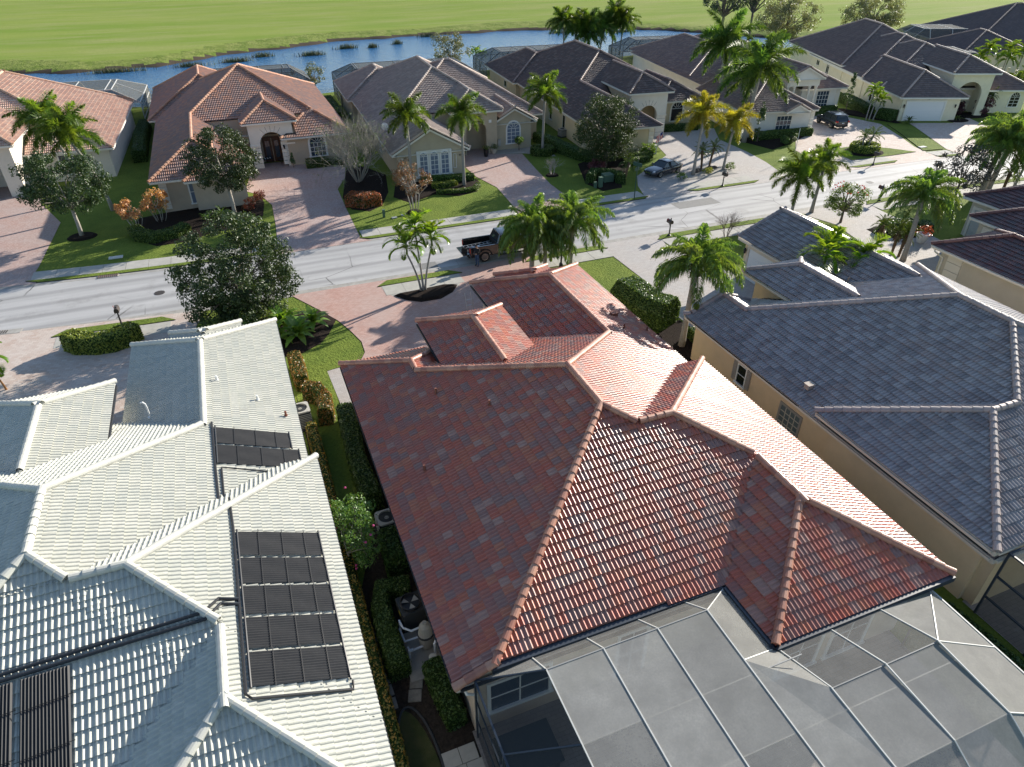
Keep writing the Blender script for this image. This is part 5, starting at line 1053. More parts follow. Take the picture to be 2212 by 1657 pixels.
hedge('long clipped hedge before the white house garage window',[(57.0,66.4),(60,66.4),(63,66.3),(65.4,66.1)],1.1,.9,M_HEDGE,group='hedges at the columned house'); hedge('clipped hedge behind the parked dark suv',[(71,73.6),(74,74),(77.2,74.6)],.9,.9,M_HEDGED,group='hedges at the columned house'); hedge('ring shaped clipped hedge in the circular drive island',ell(65.9,58.0,1.25,1.05,14),.95,.95,M_HEDGEY,closed=True,group='hedges at the columned house')
hedge('tall dark hedge along the garage house side wall, front half',[(79.6,69.4),(80.3,67.4)],1.5,1.3,M_HEDGED,group='hedges at the garage house'); hedge('tall dark hedge along the garage house side wall, rear half',[(82.6,78.6),(81,74.6),(79.9,71.2)],1.4,1.2,M_HEDGED,group='hedges at the garage house')
hedge('huge round shouldered clipped hedge right of the red roof',[(22.6,35.9),(22.7,34.6),(23.0,33.2),(23.6,31.9)],2.5,2.1,M_HEDGE,300,.055,round_=.55)
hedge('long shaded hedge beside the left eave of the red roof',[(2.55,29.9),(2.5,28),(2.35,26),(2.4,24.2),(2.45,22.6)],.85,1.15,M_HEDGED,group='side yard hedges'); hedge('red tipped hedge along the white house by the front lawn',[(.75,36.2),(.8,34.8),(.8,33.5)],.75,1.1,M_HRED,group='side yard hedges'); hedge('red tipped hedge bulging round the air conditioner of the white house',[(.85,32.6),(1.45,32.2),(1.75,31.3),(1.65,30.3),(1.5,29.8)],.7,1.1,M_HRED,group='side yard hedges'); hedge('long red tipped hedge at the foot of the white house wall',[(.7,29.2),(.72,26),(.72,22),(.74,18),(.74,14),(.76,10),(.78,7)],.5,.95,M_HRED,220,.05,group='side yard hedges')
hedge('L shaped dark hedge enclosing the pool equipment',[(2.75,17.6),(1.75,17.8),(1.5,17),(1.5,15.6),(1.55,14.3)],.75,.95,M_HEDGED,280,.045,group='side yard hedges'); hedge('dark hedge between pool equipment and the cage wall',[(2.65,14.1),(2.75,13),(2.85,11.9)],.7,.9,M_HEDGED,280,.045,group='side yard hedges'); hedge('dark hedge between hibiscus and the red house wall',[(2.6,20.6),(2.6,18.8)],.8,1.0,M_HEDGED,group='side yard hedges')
hedge('low hedge along the tan wall behind the lone queen palm',[(24.4,30.4),(24.3,28.6),(23.4,27.6)],.9,.8,M_HEDGE,group='hedges by the tan wall'); hedge('dark strip hedge between the cage and the right neighbour',[(20.9,9.2),(21.0,7),(21.4,4.8),(21.9,2.6)],1.2,.8,M_HEDGED,group='hedges by the tan wall')
hedge('small hedge under the arched window of the beige house',[(6.8,75.4),(8.6,75.3),(10.6,75.2)],.9,.9,M_HEDGED,group='hedges at the beige house'); hedge('dark hedge between the salmon and orange roofed houses',[(-9.6,84),(-9.8,92),(-9.6,99)],1.4,1.3,M_HEDGED,group='hedges at the beige house'); hedge('dark clipped hedge at the gap right of the orange roof',[(13.2,92),(13.4,97),(13.6,103)],1.3,1.6,M_HEDGED,group='hedges at the beige house')
hedge('dark planting under the large queen palm by the maroon house',[(49.6,39.4),(51.6,38.6),(52.9,37.7)],1.6,.9,M_HEDGED,group='hedges at the maroon house'); hedge('low bright border hedge beside the grey garage roof',[(40.6,38.2),(42.4,37.8),(43.6,36)],.6,.5,M_HEDGEY,group='hedges at the maroon house')
# reeds in the lake: uncountable tufts, one mass per stand
def reeds(label,x,y,w,d,n,h=.9,sd=0):
    r=np.random.default_rng(sd); V=[];Q=[]
    for i in range(n):
        a,b=r.normal(0,.33,2); px,py=a*w,b*d; t=r.uniform(0,3.14); dx,dy=math.cos(t)*.05,math.sin(t)*.05; hh=h*r.uniform(.5,1.1); lx,ly=r.normal(0,.18,2)*h; k=len(V); V+=[(px-dx,py-dy,0),(px+dx,py+dy,0),(px+lx,py+ly,hh)]; Q.append((k,k+1,k+2))
    o=inst('reeds',npmesh('reeds',V,np.array(Q),mat('reed',(.10,.13,.05),rough=.8,col2=(.16,.15,.07),vscale=1.2)),loc=(x,y,-.45)); tag(o,kind='stuff')
for i,(x,y,w_,d,n) in enumerate(((4,148,4,1,300),(9,152,3,1,250),(-4,146,4,.7,250),(18,150,3.5,1,350),(26,156,3,1,300),(31,155,1.4,.8,200),(46,166,3.5,.6,250),(76,160,4,.7,250),(-16,145,6,.8,400),(37,158,1.4,.9,200),(90,156,4,.8,250))): reeds('',x,y,w_,d,n,1.0,i)
# ------------------------------------------------------------------ screened pool cages
M_ALUW=mat('cage_white_beam',(.50,.50,.47),rough=.45,spec=.4); M_ALUG=mat('cage_purlin',(.27,.27,.26),rough=.5); M_ALUB=mat('cage_bronze_beam',(.035,.045,.06),rough=.4,spec=.5)
M_SCREEN=mat('insect_screen',(.39,.385,.36),rough=.9,spec=.1,alpha=.55,var=.16,vscale=.45,bump=0,speck=.3,bscale=9,trans=.12)
M_SCREENT=mat('insect_screen_dim_strip',(.39,.385,.36),rough=.9,spec=.1,alpha=.26,var=.2,vscale=.5,speck=.3,bscale=9)  # same mesh; low alpha stands in for the eave strips scattering less sunlight
M_SCREENS=[M_SCREEN]+[mat('insect_screen_%s'%n,(.39,.385,.36),rough=.9,spec=.1,alpha=a,var=.2,vscale=.5,speck=.3,bscale=9,trans=.12) for n,a in (('worn',.46),('dusty',.64))]
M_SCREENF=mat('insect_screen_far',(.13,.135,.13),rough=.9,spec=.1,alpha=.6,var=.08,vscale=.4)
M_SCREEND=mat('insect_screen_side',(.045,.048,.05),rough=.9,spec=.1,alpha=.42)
def panel(parent,pts,m,name='screen_panel'):
    if m is M_SCREEN: m=M_SCREENS[random.randrange(3)]
    mb=MB(); mb.poly(pts); return mb.build(name,m,parent)
cg=empty('pool_cage',(11,7,0),0,'large grey mesh pool screen enclosure behind the red tile roof','screen enclosure')
def L_(p): return (p[0]-11,p[1]-7,p[2])
BX=[5.17,7.01,8.85,10.63,12.32,14.31,16.35]; ZE,ZT=3.38,4.25
def gut(x): return 11.33 if x<12 else 8.8
def kin(x): return 10.28 if x<12 else 6.83
YO,ZO=4.5,4.12   # outer kink
YF,ZF=1.9,2.7
def beam(a,b,w=.035,h=.05,m=M_ALUW,name='beam'): mb=MB(); mb.bar(L_(a),L_(b),w,h); return mb.build(name,m,cg)
zt=lambda y:ZT-.018*(10.3-y)
for i,x in enumerate(BX):
    g,k=gut(x),kin(x)
    beam((x,g,ZE),(x,k,ZT)); beam((x,k,ZT),(x,YO,zt(YO))); beam((x,YO,zt(YO)),(x,YF,ZF)); beam((x,YF,ZF),(x,YF,0),.06,.06,M_ALUB,'post')
XL,XR=3.35,18.75; ZL=3.2
def scr(*p,m=M_SCREEN): return panel(cg,[L_(q) for q in p],m)
ys=lambda a,b,n:np.linspace(a,b,n+1)
for i in range(len(BX)-1):
    a,b=BX[i],BX[i+1]; ka,kb=kin(a),kin(b); ga,gb=gut(a),gut(b)
    if i==3: # inner corner where the house steps back
        scr((a,ga,ZE),(12.2,ga,ZE),(a,ka,ZT),m=M_SCREENT); scr((a,ka,ZT),(12.2,ga,ZE),(12.22,8.82,ZE),(a,8.45,zt(8.45))); scr((a,8.45,zt(8.45)),(12.22,8.82,ZE),(b,kb,ZT)); beam((a,ka,ZT),(12.2,ga,ZE),.03,.05); beam((a,8.45,zt(8.45)),(12.22,8.82,ZE),.03,.05)
    else: scr((a,ga,ZE),(b,gb,ZE),(b,kb,ZT),(a,ka,ZT),m=M_SCREENT)
    top=[ka,8.0,6.2,YO] if ka>8 else [ka,YO]
    if i==3:
        scr((a,8.45,zt(8.45)),(b,kb,ZT),(b,YO,zt(YO)),(a,YO,zt(YO)))
    else:
        for y0,y1 in zip(top[:-1],top[1:]): scr((a,y0,zt(y0)),(b,y0,zt(y0)),(b,y1,zt(y1)),(a,y1,zt(y1)))
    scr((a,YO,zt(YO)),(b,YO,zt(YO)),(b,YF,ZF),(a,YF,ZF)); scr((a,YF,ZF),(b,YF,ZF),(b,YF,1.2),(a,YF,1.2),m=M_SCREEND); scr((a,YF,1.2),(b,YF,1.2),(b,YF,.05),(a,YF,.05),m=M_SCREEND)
    if i!=3: beam((a,ka,zt(ka)),(b,kb,zt(kb)),.03,.04,M_ALUG,'purlin')
    for y in (8.0,6.2,YO):
        if y<ka-.3: beam((a,y,zt(y)-.03),(b,y,zt(y)-.03),.03,.04,M_ALUG,'purlin')
    beam((a,YF,ZF),(b,YF,ZF),.06,.08,M_ALUB,'rail'); beam((a,YF,1.2),(b,YF,1.2),.05,.05,M_ALUB,'rail')
# left slope and left side wall
x=BX[0]
scr((XL,11.35,ZL),(x,gut(x),ZE),(x,kin(x),ZT))
lp=[11.35,9.0,6.6,4.2,1.9]; tp=[kin(x),8.0,6.2,YO,YF]; tz_=[ZT,zt(8),zt(6.2),zt(YO),ZF]
for i in range(4):
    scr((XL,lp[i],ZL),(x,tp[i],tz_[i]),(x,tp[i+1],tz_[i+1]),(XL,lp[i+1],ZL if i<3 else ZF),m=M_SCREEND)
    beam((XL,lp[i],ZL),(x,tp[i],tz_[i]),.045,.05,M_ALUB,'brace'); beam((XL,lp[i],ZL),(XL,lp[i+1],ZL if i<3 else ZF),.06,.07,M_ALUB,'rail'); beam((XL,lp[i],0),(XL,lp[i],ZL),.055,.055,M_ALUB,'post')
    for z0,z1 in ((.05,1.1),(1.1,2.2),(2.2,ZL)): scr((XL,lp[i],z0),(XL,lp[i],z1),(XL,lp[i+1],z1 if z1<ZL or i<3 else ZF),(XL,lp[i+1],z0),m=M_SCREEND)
    beam((XL,lp[i],1.1),(XL,lp[i+1],1.1),.045,.05,M_ALUB,'rail'); beam((XL,lp[i],2.2),(XL,lp[i+1],2.2),.045,.05,M_ALUB,'rail')
# right slope and side
x=BX[-1]; scr((x,gut(x),ZE),(XR,gut(x),ZL),(x,kin(x),ZT)); beam((XR,gut(x),ZL),(x,kin(x),ZT),.03,.05)
rp=[8.75,6.4,4.0,1.9]; tp=[kin(x),kin(x)-.02,YO,YF]; tq=[ZT,ZT,zt(YO),ZF]
scr((XR,8.75,ZL),(XR,6.4,ZL),(x,kin(x),ZT)); 
for i in range(1,3):
    scr((XR,rp[i],ZL),(XR,rp[i+1],ZL if i<2 else ZF),(x,tp[i+1],tq[i+1]),(x,tp[i],tq[i])); beam((XR,rp[i],ZL),(x,tp[i],tq[i]),.03,.05)
for i in range(3):
    beam((XR,rp[i],ZL),(XR,rp[i+1],ZL if i<2 else ZF),.05,.08); beam((XR,rp[i],0),(XR,rp[i],ZL),.055,.055,M_ALUB,'post')
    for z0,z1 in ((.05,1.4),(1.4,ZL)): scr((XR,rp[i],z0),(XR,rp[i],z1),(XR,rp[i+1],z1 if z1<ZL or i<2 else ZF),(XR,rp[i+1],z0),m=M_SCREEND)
gm=MB()
for a,b in (((3.9,11.36,3.39),(12.2,11.36,3.39)),((12.2,11.36,3.39),(12.2,8.78,3.39)),((12.2,8.78,3.39),(19.7,8.78,3.39))): gm.bar(L_(a),L_(b),.17,.22)
gm.build('gutter',M_ALUB,cg)
# lanai floor, pool, furniture seen dimly through the mesh
mb=MB(); mb.box(XL-.1,18.9,1.7,11.6,0,.05); o=tag(mb.build('lanai_floor',mat('lanai_paver',(.24,.215,.195),rough=.8,var=.15,vscale=.6,lines=brick_lines((.25,.22,.2),(.29,.255,.23),(.18,.165,.15),bw=.3,rh=.15))),kind='structure')
mb=MB(); mb.prism([(8.8,2.2),(9.2,5.8),(12,6.4),(15.2,5.4),(15.6,2.2)],.05,.062); tag(mb.build('pool_water',mat('pool_water',(.08,.17,.20),rough=.06,spec=.6,bump=.2,bscale=3)),kind='structure')
mb=MB(); mb.box(-.85,.85,-.6,.6,0,.75); mb.box(-.95,.95,-.7,.7,.75,.85); o=tag(mb.build('covered_spa',mat('spa_cover',(.04,.05,.055),rough=.6),loc=(4.5,10.0,.05)),'dark covered spa box under the left corner of the cage','spa')
r_=np.random.default_rng(4); mb=MB(); P=[(-.9,-.5),(-.2,-.75),(.5,-.45),(.95,.1),(.7,.65),(.1,.5),(-.55,.6),(-1.0,.1)]; n=len(P)
for i in range(n): mb.poly([(*P[i],.02),(*P[(i+1)%n],.02),(P[(i+1)%n][0]*.5,P[(i+1)%n][1]*.5,.22+.06*math.sin(i*2)),(P[i][0]*.5,P[i][1]*.5,.22+.06*math.sin(i*2-2))])
mb.poly([(p[0]*.5,p[1]*.5,.22) for p in P]); tag(mb.build('cloth_bundle',mat('white_cloth',(.75,.76,.8),rough=.8),loc=(6.35,8.2,.06)),'crumpled white sheet on the floor under the pool cage','cloth')
mb=MB(); 
for i in range(3):
    for j in range(2):
        mb=MB(); mb.box(-.27,.27,-.27,.27,0,.04); tag(mb.build('patio_tile',mat('cream_tile',(.46,.42,.35),rough=.7,var=.1,vscale=2),loc=(2.35+.56*j+.1*i,11.0-.56*i,.01)),'cream square patio tile beside the cage corner, '+['back','middle','front'][i]+' row, '+['hedge','cage'][j]+' side','paving tile','cream patio tiles')
# right neighbour's cage
nc=empty('pool_cage',(27,6,0),0,'dark framed screen enclosure behind the grey roof','screen enclosure')
def N_(p): return (p[0]-27,p[1]-6,p[2])
for i in range(4):
    y0,y1=8.85-i*2.0,8.85-(i+1)*2.0
    for z0,z1 in ((.05,1.0),(1.0,2.1),(2.1,3.3)): panel(nc,[N_(q) for q in ((22.6,y0,z0),(22.6,y0,z1),(22.6,y1,z1),(22.6,y1,z0))],M_SCREEND)
    for a,b in (((22.6,y0,0),(22.6,y0,3.3)),((22.6,y0,3.3),(22.6,y1,3.3)),((22.6,y0,1.0),(22.6,y1,1.0)),((22.6,y0,2.1),(22.6,y1,2.1)),((22.6,y0,3.3),(25,y0-.4,4.1))): mb=MB(); mb.bar(N_(a),N_(b),.07); mb.build('beam',M_ALUB,nc)
    for j in range(2): panel(nc,[N_(q) for q in ((22.6+j*1.2,y0-.2*j,3.3+.4*j),(22.6+j*1.2,y1-.2*j,3.3+.4*j),(23.8+j*1.2,y1-.2-.2*j,3.7+.4*j),(23.8+j*1.2,y0-.2-.2*j,3.7+.4*j))],M_SCREEN)
for j in range(4): panel(nc,[N_(q) for q in ((25+j*2.5,8.5,4.1),(25+j*2.5,1,4.1),(27.5+j*2.5,1,4.1),(27.5+j*2.5,8.5,4.1))],M_SCREEN); mb=MB(); mb.bar(N_((25+j*2.5,8.9,3.45)),N_((25+j*2.5,1,4.1)),.07); mb.build('beam',M_ALUW,nc)
flat('neighbour_floor',[(22.6,1),(38,1),(38,9.4),(22.6,9.4)],.03,MATS['lanai_paver'])
def far_cage(label,O,ang,x0,x1,y0,y1,z0=3.1,z1=4.3,n=5,ins=2.2,m=None,beam_m=None):
    """mansard pool cage behind a far house, local x along the house back, y away from the street"""
    c=empty('pool_cage',(O[0],O[1],0),-R(ang),label,'screen enclosure','pool cages along the lake'); m=m or M_SCREENF; bm=beam_m or mat('cage_grey_beam',(.16,.165,.17),rough=.5)
    xs_=np.linspace(x0,x1,n+1); B=MB()
    for i in range(n):
        a,b=xs_[i],xs_[i+1]; ta,tb=max(a,x0+ins),min(b,x1-ins); ta,tb=min(ta,x1-ins),max(tb,x0+ins)
        panel(c,[(a,y1,z0),(b,y1,z0),(tb,y1-ins,z1),(ta,y1-ins,z1)][::-1],m); panel(c,[(ta,y1-ins,z1),(tb,y1-ins,z1),(tb,y0+ins*.4,z1),(ta,y0+ins*.4,z1)],m) if tb-ta>.05 else None
        panel(c,[(ta,y0+ins*.4,z1),(tb,y0+ins*.4,z1),(b,y0,z0),(a,y0,z0)],m); panel(c,[(a,y1,0.05),(b,y1,.05),(b,y1,z0),(a,y1,z0)],m)
    for sx,tx in ((x0,x0+ins),(x1,x1-ins)):
        panel(c,[(sx,y0,z0),(tx,y0+ins*.4,z1),(tx,y1-ins,z1),(sx,y1,z0)],m); panel(c,[(sx,y0,.05),(sx,y0,z0),(sx,y1,z0),(sx,y1,.05)],m); ym=(y0+y1)/2
        for a,b in (((sx,y0,z0),(tx,y0+ins*.4,z1)),((sx,y1,z0),(tx,y1-ins,z1)),((sx,ym,z0),(tx,ym,z1)),((sx,y0,0),(sx,y0,z0)),((sx,y1,0),(sx,y1,z0)),((sx,ym,0),(sx,ym,z0)),((sx,y0,z0),(sx,y1,z0)),((sx,y0,1.1),(sx,y1,1.1)),((sx,y0,2.1),(sx,y1,2.1))): B.bar(a,b,.09)
    for i in range(n+1):
        a=xs_[i]; t=min(max(a,x0+ins),x1-ins)
        for p,q in (((a,y0,z0),(t,y0+ins*.4,z1)),((t,y0+ins*.4,z1),(t,y1-ins,z1)),((t,y1-ins,z1),(a,y1,z0)),((a,y1,z0),(a,y1,0))): B.bar(p,q,.09)
    for p,q in (((x0+ins,y0+ins*.4,z1),(x1-ins,y0+ins*.4,z1)),((x0+ins,y1-ins,z1),(x1-ins,y1-ins,z1)),((x0,y1,z0),(x1,y1,z0)),((x0,y0,z0),(x1,y0,z0))): B.bar(p,q,.09)
    B.build('frame',bm,c); return c
PALE=mat('cage_pale_beam',(.5,.5,.48),rough=.5)
far_cage('pale framed pool cage behind the salmon roof',(-20,75),2,-9,9.6,25.5,36.5,3.0,4.4,5,3.0,None,PALE)
far_cage('low grey pool cage peeking over the orange roof',(2,66),0,-6,10,40,46.5,3.1,4.6,5,2.4)
far_cage('dark pool cage rising behind the taupe roof',(14,66),2.4,-.2,20,36,44,3.2,4.6,7,2.6)
far_cage('dark pool cage behind the dark brown roof',(36.3,68.5),4.6,-.6,17,39.5,47.5,3.2,4.6,6,2.6)
far_cage('dark pool cage behind the columned house roof',(57,67),9.7,-.4,13,43.5,50.5,3.2,4.8,5,2.6)
far_cage('wide pale mesh pool cage by the golf course at upper right',(118,100),24,0,24,2,12,3.0,5.0,6,3,None,PALE)
far_cage('flat roofed screen porch between the two right hand far houses',(112,86.5),24,0,5.5,2,9,3.0,3.4,3,.8,None,PALE)
wf=MB(); e=empty('garden_wall',(110,82,0),R(-24),'cream arched garden wall behind the bright palms at upper right','wall')
for i in range(7): mb=MB(); mb.box(i*1.3,i*1.3+.4,0,.25,0,2.3); mb.build('pier',stucco('cream_wall',(.62,.56,.43)),e); mb=MB(); mb.box(i*1.3+.4,i*1.3+1.3,.03,.2,0,1.2); mb.build('infill',MATS['cream_wall'],e)
# ------------------------------------------------------------------ pool heating mats on the white roof
T512=5/12
def on_plane(x,y,ze,xe,off=.06): return Vector((x,y,ze+T512*(xe-x)+off))
M_MAT=mat('rubber_mat',(.022,.022,.023),rough=.55,spec=.45,var=.15,vscale=1.5); M_PIPE=mat('black_pipe',(.02,.02,.022),rough=.4,spec=.5); M_STRAP=mat('strap',(.012,.012,.013),rough=.5)
_us=Vector((1,0,-T512)).normalized(); _nn=Vector((T512,0,1)).normalized()
def solar_mat(label,x0,x1,y0,y1,ze,xe,group):
    c=on_plane((x0+x1)/2,(y0+y1)/2,ze,xe,.115); w_=(x1-x0)*math.sqrt(1+T512**2); h_=y1-y0
    e=bpy.data.objects.new('pool_heating_mat',None); link(e); e.matrix_world=Matrix(((_us.x,0,_nn.x,c.x),(_us.y,1,_nn.y,c.y),(_us.z,0,_nn.z,c.z),(0,0,0,1))); tag(e,label,'solar mat',group)
    n=int(h_/.085); V=[];F=[]
    for i in range(n*2+1):
        y=-h_/2+h_*i/(n*2); z=(.03 if i%2 else .0)
        for x in (-w_/2,-w_/6,w_/6,w_/2): V.append((x,y,z+.008*math.sin(x*3+i*.35)))
    for i in range(n*2):
        for j in range(3): a=i*4+j; F.append((a,a+1,a+5,a+4))
    inst('ribbed_mat',npmesh('ribbed_mat',V,F,M_MAT),e)
    for x in (-w_*.27,w_*.02,w_*.30): mb=MB(); mb.bar((x,-h_/2-.08,.045),(x+.03,h_/2+.08,.045),.022,.012); mb.build('strap',M_STRAP,e)
    for x in (-w_/2-.03,w_/2+.03): mb=MB(); mb.tube([(x,-h_/2-.06,.02),(x,h_/2+.06,.02)],.035,7); mb.build('header_pipe',M_PIPE,e)
yy=[18.52,17.3,16.07,14.84,13.6,12.35]; nm=['topmost','second','third','fourth','lowest']
for i in range(5): solar_mat(nm[i]+' black ribbed heating mat of the five on the near slope of the white roof',-2.58,-.1,yy[i+1]+.06,yy[i]-.06,3.5,.45,'lower bank of roof mats')
solar_mat('farther one of the two black heating mats near the white roof ridge',-3.12,-.4,24.3,25.4,3.0,.1,'upper bank of roof mats'); solar_mat('nearer one of the two black heating mats near the white roof ridge',-3.12,-.15,22.98,24.18,3.0,.1,'upper bank of roof mats')
def pipe_run(label,pts,r=.035): mb=MB(); o=Vector(pts[0]); mb.tube([Vector(p)-o for p in pts],r,7); return tag(mb.build('roof_pipe',M_PIPE,loc=o),label,'pipe')
A1=lambda x,y:on_plane(x,y,3.0,.1,.10); A2=lambda x,y:on_plane(x,y,3.5,.45,.10)
pipe_run('long black feed pipe beside the upper roof mats',[A1(-3.26,25.75),A1(-3.22,22.6),A1(-3.18,20.6),A1(-2.9,20.35)],.045); pipe_run('thin black return pipe along the upper roof mats',[A1(-3.02,22.7),A1(-3.0,20.7),A1(-2.85,20.5)]); pipe_run('black pipe across the slope below the upper roof mats',[A1(-3.02,22.72),A1(-.2,22.55)],.028)
pipe_run('black feed pipe running down beside the lower bank of roof mats',[A2(-2.75,20.2),A2(-2.7,18.6),A2(-2.74,12.2),A2(-2.6,12.05),A2(-.05,12.02),A2(-.02,12.3)],.042)
R5=lambda x,y:Vector((x,y,3.5+T512*(y-11.0)+.12))
pipe_run('upper black pipe of the pair crossing the blue shaded rear slope',[A2(-2.72,15.5),A2(-3.25,15.55),R5(-3.65,15.05),R5(-9.6,14.95)],.05); pipe_run('lower black pipe of the pair crossing the blue shaded rear slope',[A2(-2.72,15.3),A2(-3.2,15.35),R5(-3.6,14.85),R5(-9.6,14.8)],.05)
ry=Vector((0,1,T512)).normalized(); rn=Vector((0,-T512,1)).normalized()
for (xa,xb,t) in ((-8.28,-7.1,'right'),(-9.7,-8.45,'left')):
    y0,y1=10.9,14.7; c=Vector(((xa+xb)/2,(y0+y1)/2,3.5+T512*((y0+y1)/2-11.0)+.115)); h_=(y1-y0)*math.sqrt(1+T512**2); w_=xb-xa
    e=bpy.data.objects.new('pool_heating_mat',None); link(e); e.matrix_world=Matrix(((1,0,0,c.x),(0,ry.y,rn.y,c.y),(0,ry.z,rn.z,c.z),(0,0,0,1))); tag(e,t+' black heating mat hanging down the blue shaded rear slope','solar mat','rear slope roof mats')
    n=int(w_/.08); V=[];F=[]
    for i in range(2*n+1):
        for y in (-h_/2,0,h_/2): V.append((-w_/2+w_*i/(2*n),y,.035 if i%2 else 0))
    for i in range(2*n):
        for j in range(2): a=i*3+j; F.append((a,a+3,a+4,a+1))
    inst('ribbed_mat',npmesh('ribbed_mat',V,F,M_MAT),e)
    for y in (-1.2,0,1.2): mb=MB(); mb.bar((-w_/2-.1,y,.05),(w_/2+.1,y+.1,.05),.02,.012); mb.build('strap',M_STRAP,e)
# ------------------------------------------------------------------ roof vents
def vent(label,p,m,kind=0,group=None):
    mb=MB()
    if kind==0: mb.tube([(0,0,-.05),(0,0,.28)],.05,8); mb.tube([(0,0,.05),(0,0,.075)],.085,8)
    elif kind==1: mb.box(-.18,.18,-.14,.14,-.05,.22); mb.box(-.22,.22,-.18,.18,.2,.24)
    else: mb.tube([(0,0,-.05),(.0,.0,.6),(-.02,.02,.75),(-.10,.05,.84),(-.2,.1,.8)],.035,8); mb.tube([(0,0,.02),(0,0,.05)],.11,8)
    return tag(mb.build('roof_vent',m,loc=p),label,'vent',group)
vw=MATS['white_paint']; M_VR=mat('vent_terracotta',(.22,.08,.05),rough=.6)
vent('small white vent stub on the upper right slope of the white roof',(-2.95,29.24,4.3),vw,0,'roof vents'); vent('second white vent stub lower on the right slope of the white roof',(-1.39,27.92,3.66),vw,0,'roof vents'); vent('pinkish vent stub near the eave of the white roof',(-.33,26.83,3.22),M_VR,0,'roof vents'); vent('bent gooseneck pipe on the shaded slope of the white roof',(-5.95,28.49,3.55),vw,2,'roof vents')
vent('boxy terracotta vent on the bright slope of the red roof in palm shade',(17.58,28.79,3.76),M_VR,1,'roof vents'); vent('upper small terracotta pipe vent on the bright slope of the red roof',(17.29,27.16,3.9),M_VR,0,'roof vents'); vent('lower small terracotta pipe vent near the bright eave of the red roof',(18.99,27.51,3.18),M_VR,0,'roof vents')
for (px,py,t) in ((1475,845,'upper'),): pass
M_VG=mat('vent_beige',(.36,.30,.25),rough=.7)
def gpl(x,y): return 3+T512*min(x-22.2,40.2-x,y-7.8,28.6-y)
vent('beige vent on the dark left slope of the grey roof above the block window',(23.1,19.6,gpl(23.1,19.6)+.05),M_VG,1,'roof vents'); vent('pale round vent on the grey garage roof slope',(33.4,27.8,3+T512*(33.4-32.4)+.05),M_VG,0,'roof vents'); vent('box vent on the far right slope of the grey roof',(34.6,16.2,gpl(34.6,16.2)+.1),M_VG,1,'roof vents')
for (x,y,tt) in ((6.1,24.4,'middle height'),(7.7,21.8,'highest'),(4.4,20.4,'lowest')):
    z=3+T512*min(x-2.8,29.7-y); vent('rusty pipe vent on the shaded left slope of the red roof, '+tt+' of three',(x,y,z+.03),M_VR,0,'rusty vents on the shaded slope')
# ------------------------------------------------------------------ mailboxes, lamps, signs, boxes
M_BRASS=mat('mail_bronze',(.05,.038,.03),rough=.4,spec=.5); M_GREENB=mat('utility_green',(.07,.13,.09),rough=.6); M_SIGN=mat('sign_green',(.012,.06,.04),rough=.4,spec=.5); M_LIDC=mat('box_lid',(.5,.5,.47),rough=.8)
def mailbox(label,x,y,rz=0,door=True):
    e=empty('mailbox',(x,y,.05),rz,label,'mailbox','mailboxes along the street'); mb=MB(); mb.lathe([(.16,0),(.16,.06),(.07,.14),(.055,.3),(.045,1.42),(.06,1.45),(.02,1.55)],(0,0,0),10); mb.build('post',M_BLACK,e,smooth=False)
    mb=MB(); n=8; pr=[(-.14,1.08),(.14,1.08)]+[(.14*math.cos(a),1.24+.14*math.sin(a)) for a in np.linspace(0,math.pi,n)]; k=len(pr)
    mb.add([(a,-.42,z) for a,z in pr]+[(a,.2,z) for a,z in pr],[tuple(range(k))]+[tuple(range(k,2*k))[::-1]]+[(i,(i+1)%k+0,(i+1)%k+k,i+k)[::-1] for i in range(k)]); mb.build('box',M_BRASS,e)
    mb=MB(); mb.box(.15,.17,-.3,-.27,1.2,1.42); mb.box(.15,.17,-.3,-.18,1.34,1.42); mb.build('flag',mat('mail_flag',(.3,.03,.02),rough=.5),e)
    mb=MB(); mb.bar((0,0,1.06),(0,-.4,1.06),.05,.04); mb.bar((0,0,.8),(0,-.28,1.05),.03,.03); mb.build('bracket',M_BLACK,e)
mailbox('bronze mailbox on the cream island before the white roof house',-9.1,45.2,math.pi); mailbox('bronze mailbox on the near verge left of the grey garage',32.1,45.1,math.pi); mailbox('mailbox on the far verge before the gravel island',43.9,54.0); mailbox('mailbox on the far verge before the ring hedge',63.1,53.85); mailbox('mailbox on the near verge right of the flowering bush',55.0,45.1,math.pi); mailbox('mailbox half hidden behind the big kerb magnolia',1.0,54.0)
e=empty('street_sign',(33.9,53.9,.05),R(20),'green street name sign seen edge on by the far verge','street sign'); mb=MB(); mb.tube([(0,0,0),(0,0,3.6)],.045,8); mb.build('post',M_SIGN,e)
mb=MB(); mb.box(-.02,.02,-.5,.5,3.1,3.42); mb.build('sign_plate',M_SIGN,e); mb=MB(); mb.box(-.3,.3,-.02,.02,2.7,3.0); mb.build('sign_plate',M_SIGN,e)
e=empty('street_lamp',(21.1,42.8,0),0,'slim black lamp post between the two right queen palms','street lamp'); mb=MB(); mb.lathe([(.16,0),(.15,.35),(.07,.5),(.05,3.4),(.08,3.45)],(0,0,0),10); mb.build('post',M_BLACK,e); mb=MB(); mb.lathe([(.08,3.45),(.16,3.55),(.2,3.95),(.24,4.0),(.03,4.25)],(0,0,0),8); mb.build('lantern',M_BLACK,e)
def ubox(label,x,y,w_,d,h,m,group='utility boxes',lid=True):
    mb=MB(); mb.box(-w_/2,w_/2,-d/2,d/2,0,h)
    if lid: mb.box(-w_/2-.02,w_/2+.02,-d/2-.02,d/2+.02,h,h+.03)
    return tag(mb.build('utility_box',m,loc=(x,y,.02)),label,'utility box',group)
